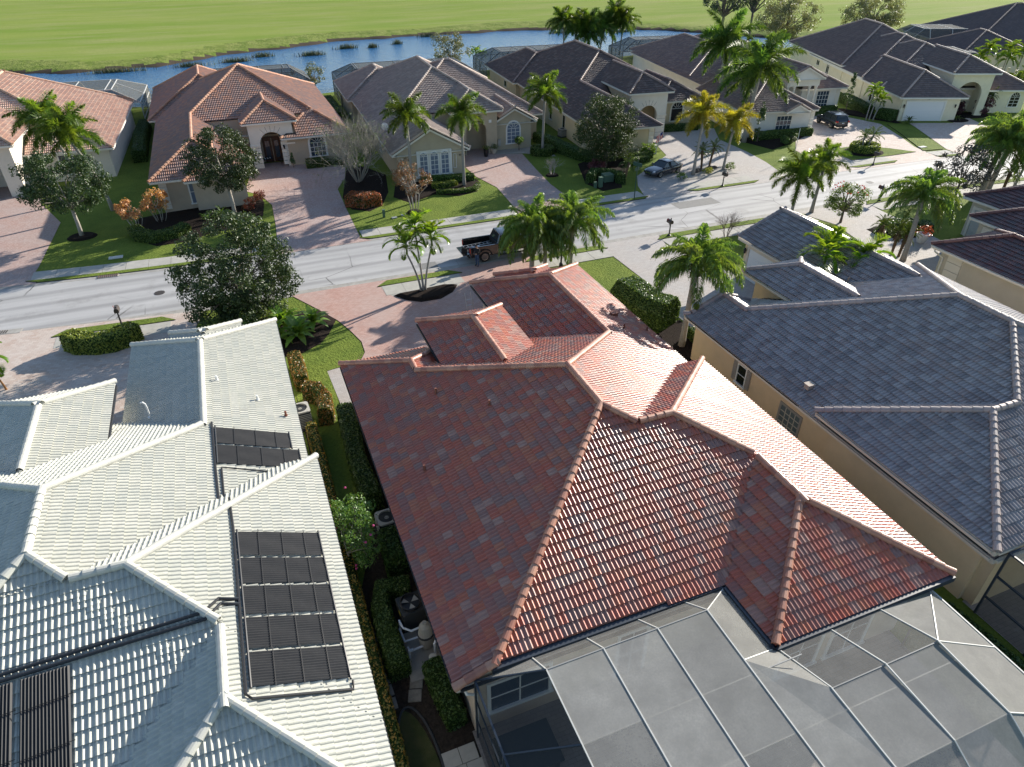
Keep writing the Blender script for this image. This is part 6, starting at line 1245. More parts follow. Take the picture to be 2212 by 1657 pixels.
ubox('tall green service pedestal before the clipped hedge',32.6,58.2,.34,.34,1.0,M_GREENB); ubox('short green service pedestal left of the tall one',32.1,58.3,.24,.24,.55,M_GREENB); ubox('low green transformer box inside the hedge horseshoe',34.0,59.4,1.0,.9,.8,M_GREENB); ubox('slim green pedestal on the lawn right of the brick drive',11.1,58.2,.2,.2,.65,M_GREENB)
ubox('pale meter cover lying in the lawn near the crape myrtle',11.9,57.7,.45,.3,.06,M_LIDC,lid=False); ubox('small pale meter cover right of the larger one near the crape myrtle',12.8,58.0,.4,.3,.12,M_LIDC,lid=False); ubox('pale rectangular cover in the lawn of the left house',-10.3,57.4,1.0,.5,.05,M_LIDC,lid=False); ubox('white square cover in the lawn strip between the right drives',73.6,56.9,.9,.5,.1,M_LIDC,lid=False); ubox('grey plastic bin like box by the brown house wall below the flag',43.6,66.3,.5,.45,.9,M_LIDC)
def manhole(label,x,y,m):
    mb=MB(); mb.lathe([(.36,0),(.36,.012),(.0,.012)],(0,0,0),20); 
    for i in range(-3,4): mb.box(-.28,.28,i*.08-.02,i*.08+.02,.012,.018)
    return tag(mb.build('manhole_cover',m,loc=(x,y,.013)),label,'manhole')
manhole('dark slotted manhole cover in the left part of the road',-7,49.6,mat('iron',(.07,.06,.055),rough=.7)); manhole('pale manhole cover in the right part of the road',58.4,49.6,mat('iron_pale',(.3,.28,.26),rough=.8))
e=empty('storm_drain',(-10.6,53.62+.35,.02),R(-3),'rusty slotted storm drain in the far gutter at left','drain'); mb=MB(); mb.box(-.75,.75,-.3,.3,0,.02); mb.build('frame',M_CURB,e)
for i in range(10): mb=MB(); mb.box(-.66+i*.14,-.6+i*.14,-.24,.24,.02,.05); mb.build('bar',mat('rust',(.11,.065,.05),rough=.9),e)
e=empty('storm_drain',(-16.0,47.25,.02),R(-9),'pale curb inlet drain at the left picture edge of the near gutter','drain'); mb=MB(); mb.box(-1.4,.9,-.3,.3,0,.02); mb.build('frame',M_CURB,e)
for i in range(9): mb=MB(); mb.box(-1.1+i*.14,-1.04+i*.14,-.2,.2,.02,.04); mb.build('bar',MATS['iron'],e)
# ------------------------------------------------------------------ side yard: air conditioners, pool equipment, stepping stones
M_ACW=mat('ac_beige',(.40,.385,.35),rough=.6); M_ACD=mat('ac_dark',(.035,.038,.04),rough=.6); M_PVC=mat('white_pvc',(.62,.66,.72),rough=.4,spec=.5); M_FILT=mat('filter_tan',(.33,.315,.28),rough=.55)
def ac(label,x,y,s=.42,h=.95,m=M_ACW):
    e=empty('air_conditioner',(x,y,.05),R(3),label,'air conditioner','air conditioners'); mb=MB(); mb.box(-s,s,-s,s,.05,h-.06); mb.box(-s-.08,s+.08,-s-.08,s+.08,0,.06)
    mb.build('cabinet',M_ACD if m is M_ACW else m,e)
    for i in range(9):
        mb=MB(); z=.12+i*(h-.25)/9; mb.box(-s-.012,s+.012,-s-.012,s+.012,z,z+.035); mb.build('louvre',m,e)
    mb=MB(); n=20; R0=s*.82
    ring=[(R0*math.cos(a),R0*math.sin(a)) for a in np.linspace(0,2*math.pi,n,endpoint=False)]; sq=[(max(-s-.02,min(s+.02,p[0]*1.7)),max(-s-.02,min(s+.02,p[1]*1.7))) for p in ring]
    for i in range(n): j=(i+1)%n; mb.poly([(*sq[i],h),(*sq[j],h),(*ring[j],h),(*ring[i],h)][::1]); mb.poly([(*sq[i],h-.08),(*sq[j],h-.08),(*sq[j],h),(*sq[i],h)]); mb.poly([(*ring[j],h),(*ring[j],h-.15),(*ring[i],h-.15),(*ring[i],h)])
    mb.build('top_frame',m,e); mb=MB()
    for i in range(4): a=i*math.pi/2+.4; mb.poly([(.06*math.cos(a),.06*math.sin(a),h-.1),(R0*.9*math.cos(a-.25),R0*.9*math.sin(a-.25),h-.13),(R0*.9*math.cos(a+.35),R0*.9*math.sin(a+.35),h-.07)])
    mb.lathe([(.1,h-.12),(.1,h-.05),(0,h-.04)],(0,0,0),10); mb.build('fan',M_FILT,e); mb=MB()
    for q in np.linspace(.25,1,4): mb.tube([(R0*q*math.cos(a),R0*q*math.sin(a),h+.01) for a in np.linspace(0,2*math.pi,17)],.006,3,cap=False)
    mb.build('grille',M_BLACK,e)
ac('beige air conditioner beside the white house inside the red tipped hedge',.35,30.2,.45,1.15); ac('air conditioner with pale rim by the red house wall next to the hibiscus',2.75,21.2,.42,.95)
ac('beige air conditioner among the hedges beside the brown roof house',37.2,76.5,.45,.9)
e=empty('pool_heater',(2.55,16.5,.05),R(5),'black pool heater with a big top fan in the side yard','pool heater'); mb=MB(); mb.box(-.45,.45,-.45,.45,0,.95); mb.build('cabinet',M_ACD,e); mb=MB(); mb.lathe([(.38,.95),(.4,1.08),(.36,1.1),(.34,.97)],(0,0,0),18); mb.build('fan_ring',M_BLACK,e)
mb=MB(); 
for i in range(3): a=i*2.1+.5; mb.poly([(.05*math.cos(a),.05*math.sin(a),1.0),(.33*math.cos(a-.5),.33*math.sin(a-.5),.99),(.33*math.cos(a+.3),.33*math.sin(a+.3),1.05)])
mb.build('fan',M_FILT,e); mb=MB(); mb.box(-.46,-.45,-.1,.05,.6,.75); mb.build('warning_sticker',mat('sticker_yellow',(.6,.5,.05),rough=.5),e)
e=empty('pool_filter',(2.75,15.25,.06),0,'tan cartridge pool filter tank standing on the pad','pool filter'); mb=MB(); mb.lathe([(.22,0),(.27,.1),(.27,.6),(.29,.63),(.29,.7),(.26,.72),(.2,1.1),(.08,1.2),(.08,1.3)],(0,0,0),16); mb.build('tank',M_FILT,e,smooth=False); mb=MB(); mb.lathe([(.3,.62),(.3,.71)],(0,0,0),16); mb.build('clamp_band',M_ACD,e)
e=empty('pool_pump',(2.95,14.45,.06),R(20),'beige pool pump with round strainer lid near the eave','pool pump'); mb=MB(); mb.lathe([(.14,0),(.15,.3),(.13,.36)],(-.2,0,.05),14); mb.tube([(0,0,.2),(.5,0,.2)],.12,10); mb.build('body',M_FILT,e); mb=MB(); mb.lathe([(.15,.36),(.15,.42),(.09,.44)],(-.2,0,.05),14); mb.build('strainer_lid',M_LIDC,e); mb=MB(); mb.box(-.05,.55,-.13,.13,0,.06); mb.build('base',M_ACD,e)
mb=MB(); mb.box(-.75,.75,-1.0,1.0,0,.07); tag(mb.build('equipment_pad',M_CURB,loc=(2.6,15.0,.0)),kind='structure')
def pvc(label,pts): mb=MB(); o=Vector(pts[0]); mb.tube([Vector(p)-o for p in pts],.042,8); tag(mb.build('pvc_pipe',M_PVC,loc=o),label,'pipe','white pool pipes')
pvc('white pipe loop nearest the heater',[(2.0,16.1,.1),(2.0,16.1,.75),(2.05,15.75,.75),(2.3,15.55,.7),(2.75,15.6,.7),(2.75,15.35,.6)]); pvc('white pipe running along the side yard edge of the pad',[(1.95,15.95,.5),(2.0,15.35,.5),(2.5,15.4,.45),(2.75,15.25,.45)]); pvc('white pipe along the pad behind the filter',[(2.05,15.2,.35),(2.1,15.0,.35),(2.75,15.1,.3)]); pvc('white pipe bending round the pump to the wall',[(2.9,14.6,.35),(2.9,14.6,.9),(3.1,14.85,.95),(3.35,15.0,.95),(3.35,15.5,.95),(3.0,15.6,.9)]); pvc('white riser pipe beside the heater at the wall',[(3.2,16.9,.1),(3.22,16.3,1.0),(3.25,15.6,1.0)]); pvc('short white pipe stub at the pad corner',[(2.05,14.95,.05),(2.05,14.95,.5),(2.2,14.9,.55)])
for i,y in enumerate((16.6,16.08,15.54,15.0,14.5,14.0,13.5)):
    mb=MB(); mb.box(-.21,.21,-.21,.21,0,.045); o=mb.build('stepping_stone',mat('step_stone',(.23,.21,.18),rough=.9,var=.25,vscale=3,bump=.6,bscale=25),loc=(.93+.01*i,y,.008),rz=R(random.uniform(-8,8))); tag(o,['farthest, darkest','second farthest','third farthest','middle','third nearest','second nearest','nearest'][i]+' grey square stepping stone in the straight line along the white house hedge','stepping stone','stepping stones in the side yard')
for i,(x,y) in enumerate(((2.0,13.95),(1.83,13.5))): mb=MB(); mb.box(-.22,.22,-.22,.22,0,.045); tag(mb.build('stepping_stone',MATS['step_stone'],loc=(x,y,.008),rz=R(-18)),'grey stepping stone leading to the pool equipment pad, '+('nearer the pad' if i==0 else 'farther from the pad'),'stepping stone','stepping stones in the side yard')
mb=MB(); tag(mb.tube([(x_-1.45,y_-11.1,.03) for x_,y_ in ell(1.45,11.1,.6,2.1,30)+ell(1.45,11.1,.6,2.1,30)[:1]],.05,5).build('lawn_edging',M_ACD,loc=(1.45,11.1,0)),'black rubber edging round the oval of turf','edging')
# ------------------------------------------------------------------ planters, flag, ladder, porch things
def pot(label,x,y,r_,h,m,leaf,n=40,pr=.35,flower=None,z0=0):
    e=empty('potted_plant',(x,y,z0),0,label,'potted plant','potted plants'); mb=MB(); mb.lathe([(r_*.65,0),(r_*.9,h*.5),(r_,h*.95),(r_*1.08,h),(r_*.9,h),(r_*.85,h*.9),(0,h*.9)],(0,0,0),14); mb.build('pot',m,e,smooth=False)
    V,Q,T=leafcloud([(0,0,h+pr*.5),(pr*.5,0,h+pr*.4),(-pr*.4,pr*.3,h+pr*.5),(0,-pr*.5,h+pr*.45)],pr*.7,n,.07,seed=abs(int(x*3))); inst('plant',npmesh('plant',V,Q,leaf,T),e)
M_POTW=mat('pot_white',(.68,.68,.66),rough=.6)
pot('big white pot of red foliage at the blue grey garage of the maroon house',50.5,36.4,.48,.75,M_POTW,leafm('red_foliage',(.16,.03,.02),(.35,.07,.03),tr=.2),60,.7); pot('cream pot with green plant left of the taupe house meter box',27.0,73.0,.3,.55,mat('pot_cream',(.55,.48,.38),rough=.7),M_BUSH,40,.5)
pot('dark pot with green plant left of the shaded taupe house entry',22.9,71.8,.28,.7,M_BLACK,M_BUSH,40,.4); pot('dark pot with green plant right of the shaded taupe house entry',25.8,72.2,.3,.8,M_BLACK,M_BUSH,40,.4); pot('small dark pot at the salmon house porch',-21.6,76.3,.22,.4,M_BLACK,M_BUSH,30,.3)
e=empty('flag',(43.9,66.6,1.85),R(-30),'red white and blue flag drooping from the brown house corner','flag'); mb=MB(); mb.tube([(0,0,-.1),(.7,0,.55)],.016,6); mb.build('pole',M_POTW,e)
strp=[mat('flag_red',(.5,.03,.04),rough=.7),mat('flag_white',(.72,.72,.72),rough=.7),mat('flag_blue',(.03,.05,.2),rough=.7)]
for i in range(7):
    mb=MB(); x0=.68-i*.085; K=5
    for k in range(K):
        z0=.5-i*.075-k*.16; z1=z0-.16; mi_=2 if (i<3 and k<2) else i%2; mb.add([(x0,.05*math.sin(k*1.5+i),z0),(x0-.085,.05*math.sin(k*1.5+i+.8),z0-.075),(x0-.085,.05*math.sin((k+1)*1.5+i+.8),z1-.075),(x0,.05*math.sin((k+1)*1.5+i),z1)],[(0,1,2,3)],mi_)
    mb.build('stripe',strp,e)
e=empty('ladder',(11.4,34.6,0),R(10),'aluminium ladder leaning at the eave of the red garage front','ladder'); M_LAD=mat('aluminium',(.5,.5,.5),rough=.35,metal=.7)
for s in (-.2,.2): mb=MB(); mb.bar((s,0,0),(s+.0,.75,3.3),.05,.03); mb.build('rail',M_LAD,e)
for i in range(9): mb=MB(); t=(i+.7)/10; mb.bar((-.2,.75*t,3.3*t),(.2,.75*t,3.3*t),.03,.03); mb.build('rung',M_LAD,e)
e=empty('porch_bench',(3.0,79.0,.03),R(15),'dark bench with striped cushions in the beige house archway','bench'); mb=MB(); mb.box(-.7,.7,-.3,.3,.3,.4); mb.box(-.7,.7,.25,.32,.4,.9)
for a in (-.65,.6): mb.box(a,a+.05,-.3,.3,0,.6)
mb.build('frame',M_BLACK,e)
for i in range(9): mb=MB(); mb.box(-.62+i*.138,-.5+i*.138,-.28,.22,.4,.5); mb.build('cushion_stripe',strp[1] if i%2 else mat('navy',(.02,.03,.07),rough=.8),e)
mb=MB(); mb.lathe([(.45,.42),(.45,.45),(0,.45)],(0,0,0),16); [mb.bar((.3*math.cos(a),.3*math.sin(a),0),(.3*math.cos(a),.3*math.sin(a),.43),.03) for a in (0,2.1,4.2)]; tag(mb.build('porch_table',M_BLACK,loc=(4.6,78.0,.03)),'low round black table in the beige house archway','table')
e=empty('boulder_group_anchor',(0,0,-50)); bpy.data.objects.remove(e)
for i,(x,y,s) in enumerate(((44.0,58.7,.4),(44.5,58.9,.34),(46.0,59.0,.38),(46.6,59.1,.3))):
    bm=bmesh.new(); bmesh.ops.create_icosphere(bm,subdivisions=2,radius=s)
    for v in bm.verts: v.co*=1+.25*math.sin(v.co.x*9+i)*math.sin(v.co.y*8)*math.cos(v.co.z*7); v.co.z*=.75
    me=bpy.data.meshes.new('rock'); bm.to_mesh(me); bm.free(); me.materials.append(mat('dark_rock',(.09,.075,.065),rough=.95,var=.4,vscale=4,bump=1,bscale=10)); tag(inst('rock',me,loc=(x,y,s*.4)),['left dark rock beside the palm trunk on the gravel island','second dark rock beside the palm trunk on the gravel island','dark rock behind the gravel island mailbox, left','dark rock behind the gravel island mailbox, right'][i],'rock','rocks on the gravel island')
mb=MB(); mb.tube([(0,0,0),(0,0,3.0)],.03,6); tag(mb.build('flag_pole',M_POTW,loc=(57.5,59.6,0)),'thin white bare pole on the lawn of the columned house','pole')
mb=MB(); mb.tube([(0,0,0),(0,0,1.3)],.015,5); mb.lathe([(.12,1.3),(.13,1.34),(.0,1.36)],(0,0,0),10)
# satellite dish on the taupe roof
e=empty('satellite_dish',(15.05,73.2,3.35),R(60),'pale satellite dish on the left slope of the taupe roof','satellite dish'); mb=MB(); mb.tube([(0,0,0),(0,0,.5)],.03,6); mb.build('mast',M_LAD,e); mb=MB()
for i in range(16):
    a,b=2*math.pi*i/16,2*math.pi*(i+1)/16
    for r0,r1 in ((0,.2),(.2,.4)): mb.poly([(.3*r0*r0,r0*math.cos(a),.6+r0*math.sin(a)),(.3*r1*r1,r1*math.cos(a),.6+r1*math.sin(a)),(.3*r1*r1,r1*math.cos(b),.6+r1*math.sin(b)),(.3*r0*r0,r0*math.cos(b),.6+r0*math.sin(b))][::-1])
mb.build('dish',M_POTW,e); mb=MB(); mb.tube([(0,0,.3),(.4,0,.5)],.015,5); mb.build('arm',M_LAD,e)
# ------------------------------------------------------------------ vehicles
M_PAINT=mat('black_paint',(.008,.012,.022),rough=.22,spec=.6,coat=1.0); M_PAINTB=mat('brown_black_paint',(.012,.0105,.010),rough=.25,spec=.6,coat=.9); M_TYRE=mat('tyre',(.018,.018,.018),rough=.9); M_RIM=mat('rim_silver',(.45,.44,.42),rough=.3,metal=.85); M_CGLASS=mat('car_glass',(.02,.03,.035),rough=.05,spec=.8); M_LAMP=mat('headlight',(.55,.6,.62),rough=.1,spec=.8); M_RED=mat('tail_lamp',(.45,.02,.015),rough=.2,spec=.6); M_CHROME=mat('chrome',(.6,.6,.6),rough=.12,metal=1); M_PLAS=mat('black_plastic',(.02,.02,.021),rough=.7)
def loft(mb,st,m=0):
    """st: (x, halfwidth, z bottom, z shoulder, z top centre, inset of top)"""
    o=len(mb.v); k=12
    for x,w,zb,zs,zt,ti in st:
        half=[(0,zb),(w*.80,zb),(w*.97,zb+.10),(w,zb+(zs-zb)*.55),(w*.965,zs),(w*ti,zt-.015),(0,zt)]
        ring=half+[(-a,b) for a,b in half[-2:0:-1]]; mb.v+=[(x,a,b) for a,b in ring]
    for i in range(len(st)-1):
        for j in range(k): a=o+i*k+j; b=o+i*k+(j+1)%k; mb.f.append((a,b,b+k,a+k)[::-1]); mb.m.append(m); mb.t.append(.5)
    mb.f.append(tuple(o+j for j in range(k))); mb.f.append(tuple(o+(len(st)-1)*k+j for j in range(k))[::-1]); mb.m+=[m,m]; mb.t+=[.5,.5]
def wheel(e,x,y,r,wd,spokes=8,side=1):
    mb=MB(); n=20; pr=[(r*.62,-wd/2),(r*.95,-wd/2),(r,-wd/2+.04),(r,wd/2-.04),(r*.95,wd/2),(r*.62,wd/2)]
    for i in range(n):
        a,b=2*math.pi*i/n,2*math.pi*(i+1)/n
        for (r0,y0),(r1,y1) in zip(pr[:-1],pr[1:]): mb.poly([(r0*math.cos(a),y0,r0*math.sin(a)),(r1*math.cos(a),y1,r1*math.sin(a)),(r1*math.cos(b),y1,r1*math.sin(b)),(r0*math.cos(b),y0,r0*math.sin(b))])
    w_=mb.build('tyre',M_TYRE,None); we=bpy.data.objects.new('wheel',None); link(we,e); we.location=(x,y,r); w_.parent=we
    mb=MB(); yy=side*wd*.40
    for i in range(spokes):
        a=2*math.pi*i/spokes
        for da in (-.10,.10): mb.bar((r*.1*math.cos(a),yy,r*.1*math.sin(a)),(r*.6*math.cos(a+da),yy,r*.6*math.sin(a+da)),.05,.03,up=(0,1,0))
    for i in range(n): a,b=2*math.pi*i/n,2*math.pi*(i+1)/n; mb.poly([(r*.56*math.cos(a),yy+side*.02,r*.56*math.sin(a)),(r*.64*math.cos(a),yy+side*.03,r*.64*math.sin(a)),(r*.64*math.cos(b),yy+side*.03,r*.64*math.sin(b)),(r*.56*math.cos(b),yy+side*.02,r*.56*math.sin(b))])
    mb.add([(r*.14*math.cos(2*math.pi*i/12),yy+side*.03,r*.14*math.sin(2*math.pi*i/12)) for i in range(12)],[tuple(range(12))]); mb.build('rim',M_RIM,we)
    mb=MB(); mb.add([(r*.6*math.cos(2*math.pi*i/12),yy-side*.06,r*.6*math.sin(2*math.pi*i/12)) for i in range(12)],[tuple(range(12))]); mb.build('brake_disc',M_PLAS,we)
def sub(o,l=2):
    m=o.modifiers.new('smooth','SUBSURF'); m.levels=l; m.render_levels=l; o.data.polygons.foreach_set('use_smooth',np.ones(len(o.data.polygons),bool)); return o
def greenhouse(e,x0,x1,x2,x3,zb,zt,wb,wt,paint,rear_quarter=None):
    mb=MB(); B=[(x0,wb),(x3,wb)]
    def q(*p): mb.poly(p)
    q((x0,wb*.92,zb),(x0,-wb*.92,zb),(x1,-wt*.92,zt),(x1,wt*.92,zt)); w1=mb.build('windscreen',M_CGLASS,e)
    mb=MB(); mb.poly([(x3,-wb*.9,zb),(x3,wb*.9,zb),(x2,wt*.9,zt),(x2,-wt*.9,zt)]); mb.build('rear_window',M_CGLASS,e)
    for s in (1,-1):
        mb=MB(); p=[(x0+.08,s*wb,zb),(x3-.05,s*wb,zb),(x2,s*wt,zt),(x1,s*wt,zt)]; mb.poly(p if s<0 else p[::-1]); mb.build('side_window',M_CGLASS,e)
        mb=MB(); xm=(x1+x2)/2; mb.bar((x0,s*wb*.96,zb),(x1,s*wt*.96,zt),.07,.06); mb.bar((xm,s*wb*1.0,zb),(xm-.03,s*wt*1.01,zt),.07,.05); mb.bar((x3,s*wb*.95,zb),(x2,s*wt*.95,zt),.12,.08); mb.bar((x1,s*wt,zt),(x2,s*wt,zt),.07,.05); mb.build('pillar',paint,e)
    mb=MB(); loft(mb,[(x1-.03,wt*.96,zt-.03,zt-.01,zt+.01,.8),(x1+.15,wt*1.02,zt-.03,zt,zt+.06,.8),((x1+x2)/2,wt*1.03,zt-.03,zt+.01,zt+.08,.8),(x2-.15,wt*1.0,zt-.03,zt,zt+.06,.8),(x2+.05,wt*.95,zt-.03,zt-.01,zt+.01,.8)]); sub(mb.build('car_roof',paint,e),1)
def blk(e,name,m,*b): mb=MB(); mb.box(*b); return mb.build(name,m,e)
# dark coupe with folding roof
e=empty('coupe',(40.7,59.75,.03),R(195),'glossy dark blue black coupe parked on the curved grey drive','car')
mb=MB(); loft(mb,[(-2.22,.62,.38,.62,.78,.8),(-2.05,.80,.26,.78,.92,.8),(-1.3,.90,.22,.80,.97,.75),(-.5,.90,.22,.78,.93,.75),(.6,.90,.22,.76,.90,.75),(1.3,.90,.22,.74,.84,.75),(1.9,.84,.24,.66,.74,.78),(2.15,.70,.28,.55,.62,.8),(2.27,.50,.34,.48,.54,.8)]); sub(mb.build('body',M_PAINT,e))
greenhouse(e,.85,.15,-.75,-1.35,.86,1.30,.78,.60,M_PAINT)
for x in (-1.32,1.30):
    for s in (-1,1): wheel(e,x,s*.80,.33,.22,10,s)
for s in (-1,1):
    mb=MB(); mb.sphere((1.93,s*.56,.62),(.24,.15,.09),10,6); mb.build('headlight',M_LAMP,e,smooth=True); blk(e,'tail_light',M_RED,-2.2,-2.1,s*.5-.15,s*.5+.15,.62,.76); mb=MB(); mb.sphere((.62,s*.98,.92),(.10,.10,.07),8,5); mb.build('mirror',M_PAINT,e,smooth=True); blk(e,'door_handle',M_CHROME,-.35,-.18,s*.905-.02,s*.905+.02,.68,.71)
blk(e,'grille',M_CHROME,2.17,2.26,-.32,.32,.40,.54); blk(e,'bumper_inlet',M_PLAS,2.17,2.25,-.4,.4,.27,.35); blk(e,'number_plate',M_POTW,-2.27,-2.22,-.15,.15,.5,.6)
# dark suv
e=empty('suv',(71.15,68.75,.03),R(80),'dark navy suv parked tail towards the street on the cream circular drive','car')
mb=MB(); loft(mb,[(-2.3,.75,.40,.85,.98,.85),(-2.2,.88,.34,.95,1.05,.85),(-1.4,.93,.30,.98,1.08,.8),(.2,.93,.30,.96,1.06,.8),(1.0,.93,.30,.95,1.06,.78),(1.7,.90,.32,.90,1.0,.78),(2.15,.80,.36,.82,.90,.8),(2.33,.62,.42,.70,.76,.8)]); sub(mb.build('body',M_PAINT,e))
greenhouse(e,1.15,.35,-1.75,-2.2,1.02,1.62,.84,.68,M_PAINT)
mb=MB(); mb.poly([(.2,-.55,1.715),(.2,.55,1.715),(-1.0,.55,1.72),(-1.0,-.55,1.72)][::-1]); mb.build('sunroof',M_CGLASS,e)
for x in (-1.42,1.45):
    for s in (-1,1): wheel(e,x,s*.83,.37,.25,5,s)
for s in (-1,1):
    blk(e,'tail_light',M_RED,-2.32,-2.05,s*.78-.12,s*.78+.08,.86,1.04); mb=MB(); mb.sphere((2.05,s*.6,.78),(.2,.16,.09),8,5); mb.build('headlight',M_LAMP,e,smooth=True); mb=MB(); mb.sphere((.9,s*1.02,1.1),(.1,.12,.09),8,5); mb.build('mirror',M_PAINT,e,smooth=True)
    for x in (.3,-.8): blk(e,'door_handle',M_CHROME,x-.1,x+.1,s*.94-.02,s*.94+.02,.84,.88)
    mb=MB(); mb.bar((.2,s*.62,1.76),(-1.6,s*.62,1.76),.04,.04); mb.build('roof_rail',M_CHROME,e)
blk(e,'number_plate',M_POTW,-2.36,-2.33,-.16,.16,.72,.83); blk(e,'bumper',M_PLAS,-2.36,-2.15,-.75,.75,.34,.5); mb=MB(); mb.tube([(-2.0,-.55,1.62),(-2.25,-.6,1.66),(-2.25,.6,1.66),(-2.0,.55,1.62)],.03,5); mb.build('spoiler',M_PAINT,e)
# dark pickup, tailgate down
e=empty('pickup_truck',(18.05,46.95,.02),0,'dark brown crew cab pickup at the kerb with tailgate down and loaded bed','truck')
mb=MB(); loft(mb,[(-.75,.97,.55,1.18,1.26,.9),(-.55,.99,.5,1.2,1.28,.85),(.9,1.0,.5,1.2,1.28,.85),(1.6,1.0,.5,1.18,1.27,.85),(2.4,.99,.52,1.12,1.22,.85),(2.8,.94,.55,1.0,1.12,.88),(2.95,.86,.6,.9,1.0,.9)]); sub(mb.build('body',M_PAINTB,e))
greenhouse(e,1.55,.9,-.55,-.8,1.22,1.88,.90,.74,M_PAINTB)
for s in (-1,1):
    mb=MB(); y0,y1=sorted((s*.99,s*.90)); mb.box(-3.05,-.78,y0,y1,.62,1.27); mb.box(-3.05,-.78,y0-.01,y1+.01,1.27,1.31); mb.box(-3.0,-2.35,y0,y1,.5,.62); mb.box(-1.45,-.78,y0,y1,.5,.62); mb.build('bed_side',M_PAINTB,e)
    mb=MB(); ar=[(-1.9+.56*math.cos(a),s*1.02,.5+.52*math.sin(a)) for a in np.linspace(.1,math.pi-.1,9)]
    for a,b in zip(ar[:-1],ar[1:]): mb.bar(a,b,.10,.05,up=(0,1,0))
    ar=[(1.98+.56*math.cos(a),s*1.0,.5+.52*math.sin(a)) for a in np.linspace(.1,math.pi-.1,9)]
    for a,b in zip(ar[:-1],ar[1:]): mb.bar(a,b,.10,.05,up=(0,1,0))
    mb.build('wheel_arch',M_PLAS,e); blk(e,'tail_light',M_RED,-3.09,-3.04,*sorted((s*1.0,s*.86)),.85,1.22); mb=MB(); mb.sphere((1.2,s*1.16,1.35),(.08,.15,.12),8,5); mb.build('mirror',M_PAINTB,e,smooth=True); blk(e,'headlight',M_LAMP,2.83,2.94,*sorted((s*.6,s*.9)),.85,1.0); blk(e,'running_board',M_PLAS,-.7,1.4,*sorted((s*1.06,s*.92)),.38,.44)
    for x in (1.0,-.2): blk(e,'door_handle',M_CHROME,x-.12,x+.06,*sorted((s*1.03,s*.99)),1.05,1.09)
for x in (-1.9,1.98):
    for s in (-1,1): wheel(e,x,s*.88,.43,.29,10,s)
mb=MB(); mb.box(-3.05,-.78,-.9,.9,.66,.72); mb.box(-.84,-.78,-.9,.9,.72,1.28); mb.build('bed_floor',M_PLAS,e); mb=MB(); mb.box(-3.6,-3.06,-.82,.82,.68,.75); mb.build('tailgate',M_PAINTB,e); mb=MB(); mb.box(-3.18,-3.05,-.9,.9,.45,.58); mb.bar((-3.2,0,.45),(-3.35,0,.42),.08,.06); mb.build('rear_bumper',M_PLAS,e); blk(e,'grille',M_PLAS,2.88,2.98,-.58,.58,.7,1.0)
le=empty('ladder',(16.2,47.2,.98),R(4),'pale ladder lying flat in the pickup bed','ladder')
for s in (-.2,.2): mb=MB(); mb.bar((-1.5,s,0),(.9,s,.03),.05,.04); mb.build('rail',M_LAD,le)
for i in range(7): mb=MB(); mb.bar((-1.35+i*.33,-.2,.01),(-1.35+i*.33,.2,.01),.04,.04); mb.build('rung',M_LAD,le)
tb=empty('tool_bag',(15.6,46.6,.79),R(10),'blue and white bundle of tarpaulins in the pickup bed','tarpaulin'); mb=MB(); mb.sphere((0,0,.16),(.34,.28,.18),8,5); mb.build('cloth',mat('tarp_blue',(.10,.17,.32),rough=.6),tb); mb=MB(); mb.sphere((.32,.1,.14),(.24,.22,.14),8,5); mb.build('cloth',strp[1],tb)
mb=MB(); mb.box(-.2,.2,-.12,.12,0,.28); mb.box(-.15,.15,-.02,.02,.28,.36); tag(mb.build('toolbox',M_PLAS,loc=(14.75,46.75,.77)),'small black toolbox on the lowered tailgate','toolbox')
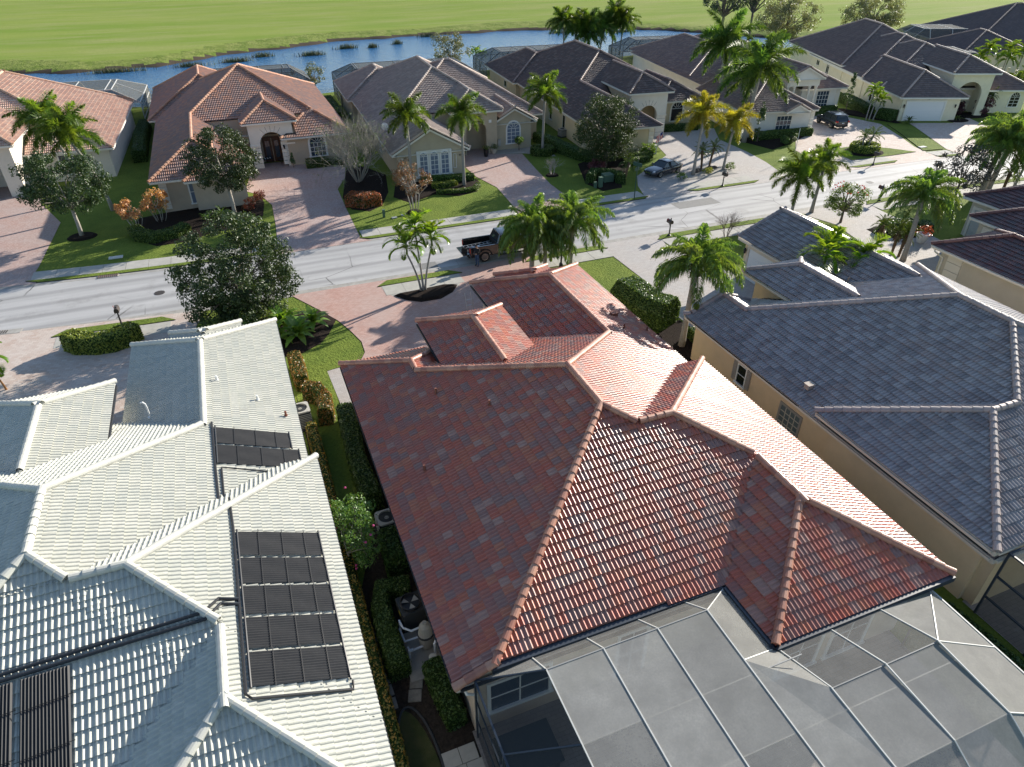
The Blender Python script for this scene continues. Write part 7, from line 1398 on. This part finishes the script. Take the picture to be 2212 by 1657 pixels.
# ------------------------------------------------------------------ the person at the tailgate
def person(x,y,rz):
    e=empty('person',(x,y,.03),rz,'person in dark top, cap and blue jeans looking down at their hands beside the pickup','person')
    J={'pel':(0,0,.95,.125),'sp1':(0,.0,1.10,.135),'sp2':(.01,0,1.28,.155),'nk':(.03,0,1.45,.065),'hd0':(.07,0,1.53,.06)}
    for s,n in ((1,'l'),(-1,'r')):
        J['hip'+n]=(0,s*.095,.90,.095); J['kn'+n]=(.03*s+.02,s*.11,.50,.062); J['an'+n]=(-.02+.03*s,s*.12,.10,.045); J['to'+n]=(.15+.03*s,s*.14,.045,.045)
        J['sh'+n]=(.01,s*.19,1.40,.065); J['el'+n]=(.02,s*.25,1.12,.048); J['wr'+n]=(.25,s*.11,1.08,.034); J['pa'+n]=(.32,s*.07,1.10,.036)
    names=list(J); E_=[('pel','sp1'),('sp1','sp2'),('sp2','nk'),('nk','hd0')]
    for n in 'lr': E_+=[('pel','hip'+n),('hip'+n,'kn'+n),('kn'+n,'an'+n),('an'+n,'to'+n),('sp2','sh'+n),('sh'+n,'el'+n),('el'+n,'wr'+n),('wr'+n,'pa'+n)]
    # fingers: five short tapering chains per hand
    for s,n in ((1,'l'),(-1,'r')):
        for k,(dy,L) in enumerate(((-.028,.07),(-.010,.085),(.010,.082),(.027,.065))):
            J[f'f{n}{k}']=(.37,s*.07+dy,1.105,.0095); J[f'g{n}{k}']=(.37+L*.75,s*.07+dy*1.1-s*.015,1.12,.008); names+=[f'f{n}{k}',f'g{n}{k}']; E_+=[('pa'+n,f'f{n}{k}'),(f'f{n}{k}',f'g{n}{k}')]
        J['t1'+n]=(.31,s*.03,1.135,.010); J['t2'+n]=(.345,s*.015,1.16,.008); names+=['t1'+n,'t2'+n]; E_+=[('pa'+n,'t1'+n),('t1'+n,'t2'+n)]
    ix={n:i for i,n in enumerate(names)}; me=bpy.data.meshes.new('body'); me.from_pydata([J[n][:3] for n in names],[(ix[a],ix[b]) for a,b in E_],[]); o=bpy.data.objects.new('body_src',me); COL.objects.link(o)
    o.modifiers.new('skin','SKIN'); me.skin_vertices.new() if not me.skin_vertices else None
    sv=me.skin_vertices[0].data
    for n in names: r_=J[n][3]; sv[ix[n]].radius=(r_*(1.25 if n in('sp1','sp2','pel') else 1),r_); sv[ix[n]].use_root=(n=='pel')
    m=o.modifiers.new('sub','SUBSURF'); m.levels=2; m.render_levels=2
    bpy.context.view_layer.update(); b=bpy.data.meshes.new_from_object(o.evaluated_get(bpy.context.evaluated_depsgraph_get())); bpy.data.objects.remove(o)
    for k in (mat('shirt_dark',(.018,.018,.022),rough=.9),mat('jeans',(.05,.085,.16),rough=.9,var=.2,vscale=8),mat('skin',(.42,.26,.19),rough=.6),mat('shoe',(.012,.012,.012),rough=.6)): b.materials.append(k)
    for p in b.polygons:
        c=p.center; p.material_index=3 if c.z<.11 else 1 if c.z<.98 and c.x<.22 else 2 if (c.z>1.46 or c.x>.24) else 0; p.use_smooth=True
    b.name='body'; bo=bpy.data.objects.new('body',b); link(bo,e)
    hd=MB(); hd.sphere((.09,0,1.62),(.098,.078,.118),14,10); hd.sphere((.185,0,1.595),(.022,.014,.02),6,4); [hd.sphere((.085,s*.08,1.61),(.02,.012,.03),6,4) for s in (-1,1)]; hd.build('head',MATS['skin'],e,smooth=True)
    ey=MB(); [ey.sphere((.172,s*.032,1.622),(.012,.014,.009),6,4) for s in (-1,1)]; ey.bar((.176,-.022,1.56),(.176,.022,1.56),.01,.006); ey.build('face_features',mat('face_dark',(.06,.03,.025),rough=.5),e)
    cp=MB(); cp.sphere((.075,0,1.672),(.102,.088,.075),12,6); cp.obox((.13,-.07,1.655),(.11,0,-.03),(0,.14,0),(0,0,.012)); cp.build('cap',mat('cap_black',(.012,.012,.014),rough=.9),e,smooth=False)
    ha_=MB(); ha_.sphere((.045,0,1.60),(.075,.081,.075),10,6); ha_.build('hair',mat('hair_dark',(.02,.013,.01),rough=.7),e,smooth=True); return e
pe=person(15.35,45.45,R(215))
mb=MB(); mb.box(.33,.40,-.045,.045,1.13,1.145); ph=mb.build('phone',M_BLACK,None); ph.matrix_world=Matrix.Translation((15.35,45.45,.03))@Matrix.Rotation(R(215),4,'Z'); tag(ph,'small dark phone held in both hands of the person by the pickup','phone')
